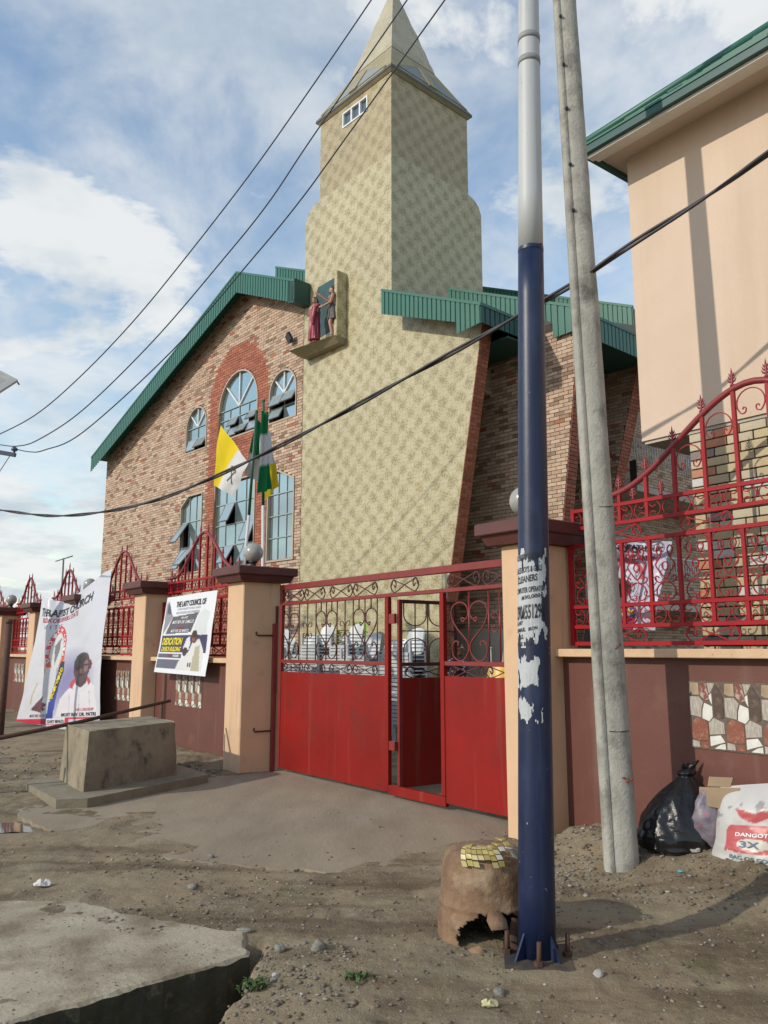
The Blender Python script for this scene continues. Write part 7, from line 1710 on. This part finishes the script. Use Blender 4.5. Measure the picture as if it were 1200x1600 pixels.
for a in (('grey stone lying alone on the earth before the gate', 329, 1341, (0.032, 0.03, 0.024), G1_), ('upright jagged grey stone near the ditch', 497, 1497, (0.035, 0.045, 0.035), G1_), ('flat grey shard on the slab edge', 382, 1463, (0.05, 0.02, 0.012), G1_),
          ('paler of two stones on the earth right of the ditch', 430, 1540, (0.022, 0.018, 0.012), G2_), ('darker rounded stone right of the ditch', 452, 1533, (0.026, 0.022, 0.016), G3_), ('low stone below the pale one by the ditch', 428, 1550, (0.020, 0.016, 0.011), G1_),
          ('leaning grey slab fragment beside the ditch corner', 437, 1493, (0.03, 0.04, 0.03), G1_), ('brown lump of earth on the driveway left half', 305, 1390, (0.028, 0.022, 0.014), G3_), ('grey lump in the rubble at the middle of the yard', 300, 1393, (0.05, 0.03, 0.018), G1_),
          ('pale stone beside the foot of the concrete pole', 925, 1316, (0.03, 0.022, 0.015), G2_), ('small pale stone against the maroon wall', 905, 1318, (0.02, 0.018, 0.014), G2_), ('flat stone between the poles', 936, 1352, (0.04, 0.025, 0.012), G1_),
          ('pale block of rubble before the black bag', 1092, 1376, (0.06, 0.045, 0.035), G2_), ('chip of concrete in front of the blue pole', 935, 1530, (0.025, 0.03, 0.02), G2_), ('grey clod in the bottom right earth', 780, 1560, (0.03, 0.026, 0.02), G1_)): stone(*a)
M_LIT = pm('white_litter', (0.62, 0.60, 0.58), (0.5, 0.48, 0.47), 20, 0.7)
def litter(label, px, py, s, mat, seed):
    p = ground_at(px, py); z = float(ground_z(p.x, p.y)); z = max(z, 0.0)
    V, F = blob(8, 12, lambda t, a: (s * math.sin(math.pi * (0.1 + .8 * t)) * math.cos(a) * (1 + .5 * ridged(a, t, 1.7, seed)), s * .7 * math.sin(math.pi * (0.1 + .8 * t)) * math.sin(a) * (1 + .5 * ridged(a, t * 2, 1.2, seed)), s * 0.8 * t * (1 + .4 * math.sin(3 * a))))
    o = MB().add(V, F).build('litter', mat, None, (p.x, p.y, z)); o['label'] = label; o['category'] = 'litter'
litter('crumpled white plastic scrap on the earth at left', 66, 1390, 0.045, M_LIT, 5); litter('turquoise plastic scrap before the black bag', 1066, 1395, 0.016, pm('turquoise_plastic', (0.02, 0.40, 0.45), None, rough=0.4), 7)
litter('red and white wrapper under the cement sack', 1195, 1385, 0.035, pm('red_wrapper', (0.42, 0.06, 0.07), (0.6, 0.55, 0.5), 20, 0.5), 9); litter('pale yellow scrap in front of the blue pole footing', 765, 1585, 0.03, pm('cream_scrap', (0.5, 0.46, 0.26), None), 11)
def weed(label, px, py, n, h, seed, zoff=0.0, pos=None):
    p = pos or ground_at(px, py); z = float(ground_z(p[0], p[1])) + zoff; r = random.Random(seed); mb = MB()
    for k in range(n):
        a = r.uniform(0, 6.28); L_ = h * r.uniform(.5, 1.1); w = 0.006 + 0.006 * r.random(); b = Vector((r.gauss(0, .03), r.gauss(0, .03), 0)); d = Vector((math.cos(a), math.sin(a), 0)); sd_ = Vector((-d.y, d.x, 0)) * w
        m1, e = b + d * L_ * .35 + Vector((0, 0, L_ * .6)), b + d * L_ * .8 + Vector((0, 0, L_ * .7)); mb.add([b - sd_ * .4, b + sd_ * .4, m1 + sd_, m1 - sd_, e], [(0, 1, 2, 3), (3, 2, 4)])
    o = mb.build('weed', pm('weed_green', (0.05, 0.10, 0.02), (0.035, 0.07, 0.015), 20, 0.7), None, (p[0], p[1], z), fix=False); o['label'] = label; o['category'] = 'plant'; o['kind'] = 'stuff'
weed('tuft of green weeds between the drum and the blue pole', 0, 0, 60, 0.09, 1, 0.0, (0.70, 4.66)); weed('low weeds on the earth right of the ditch', 560, 1550, 40, 0.035, 2); weed('mossy weeds on the ditch bank', 395, 1560, 50, 0.05, 3)
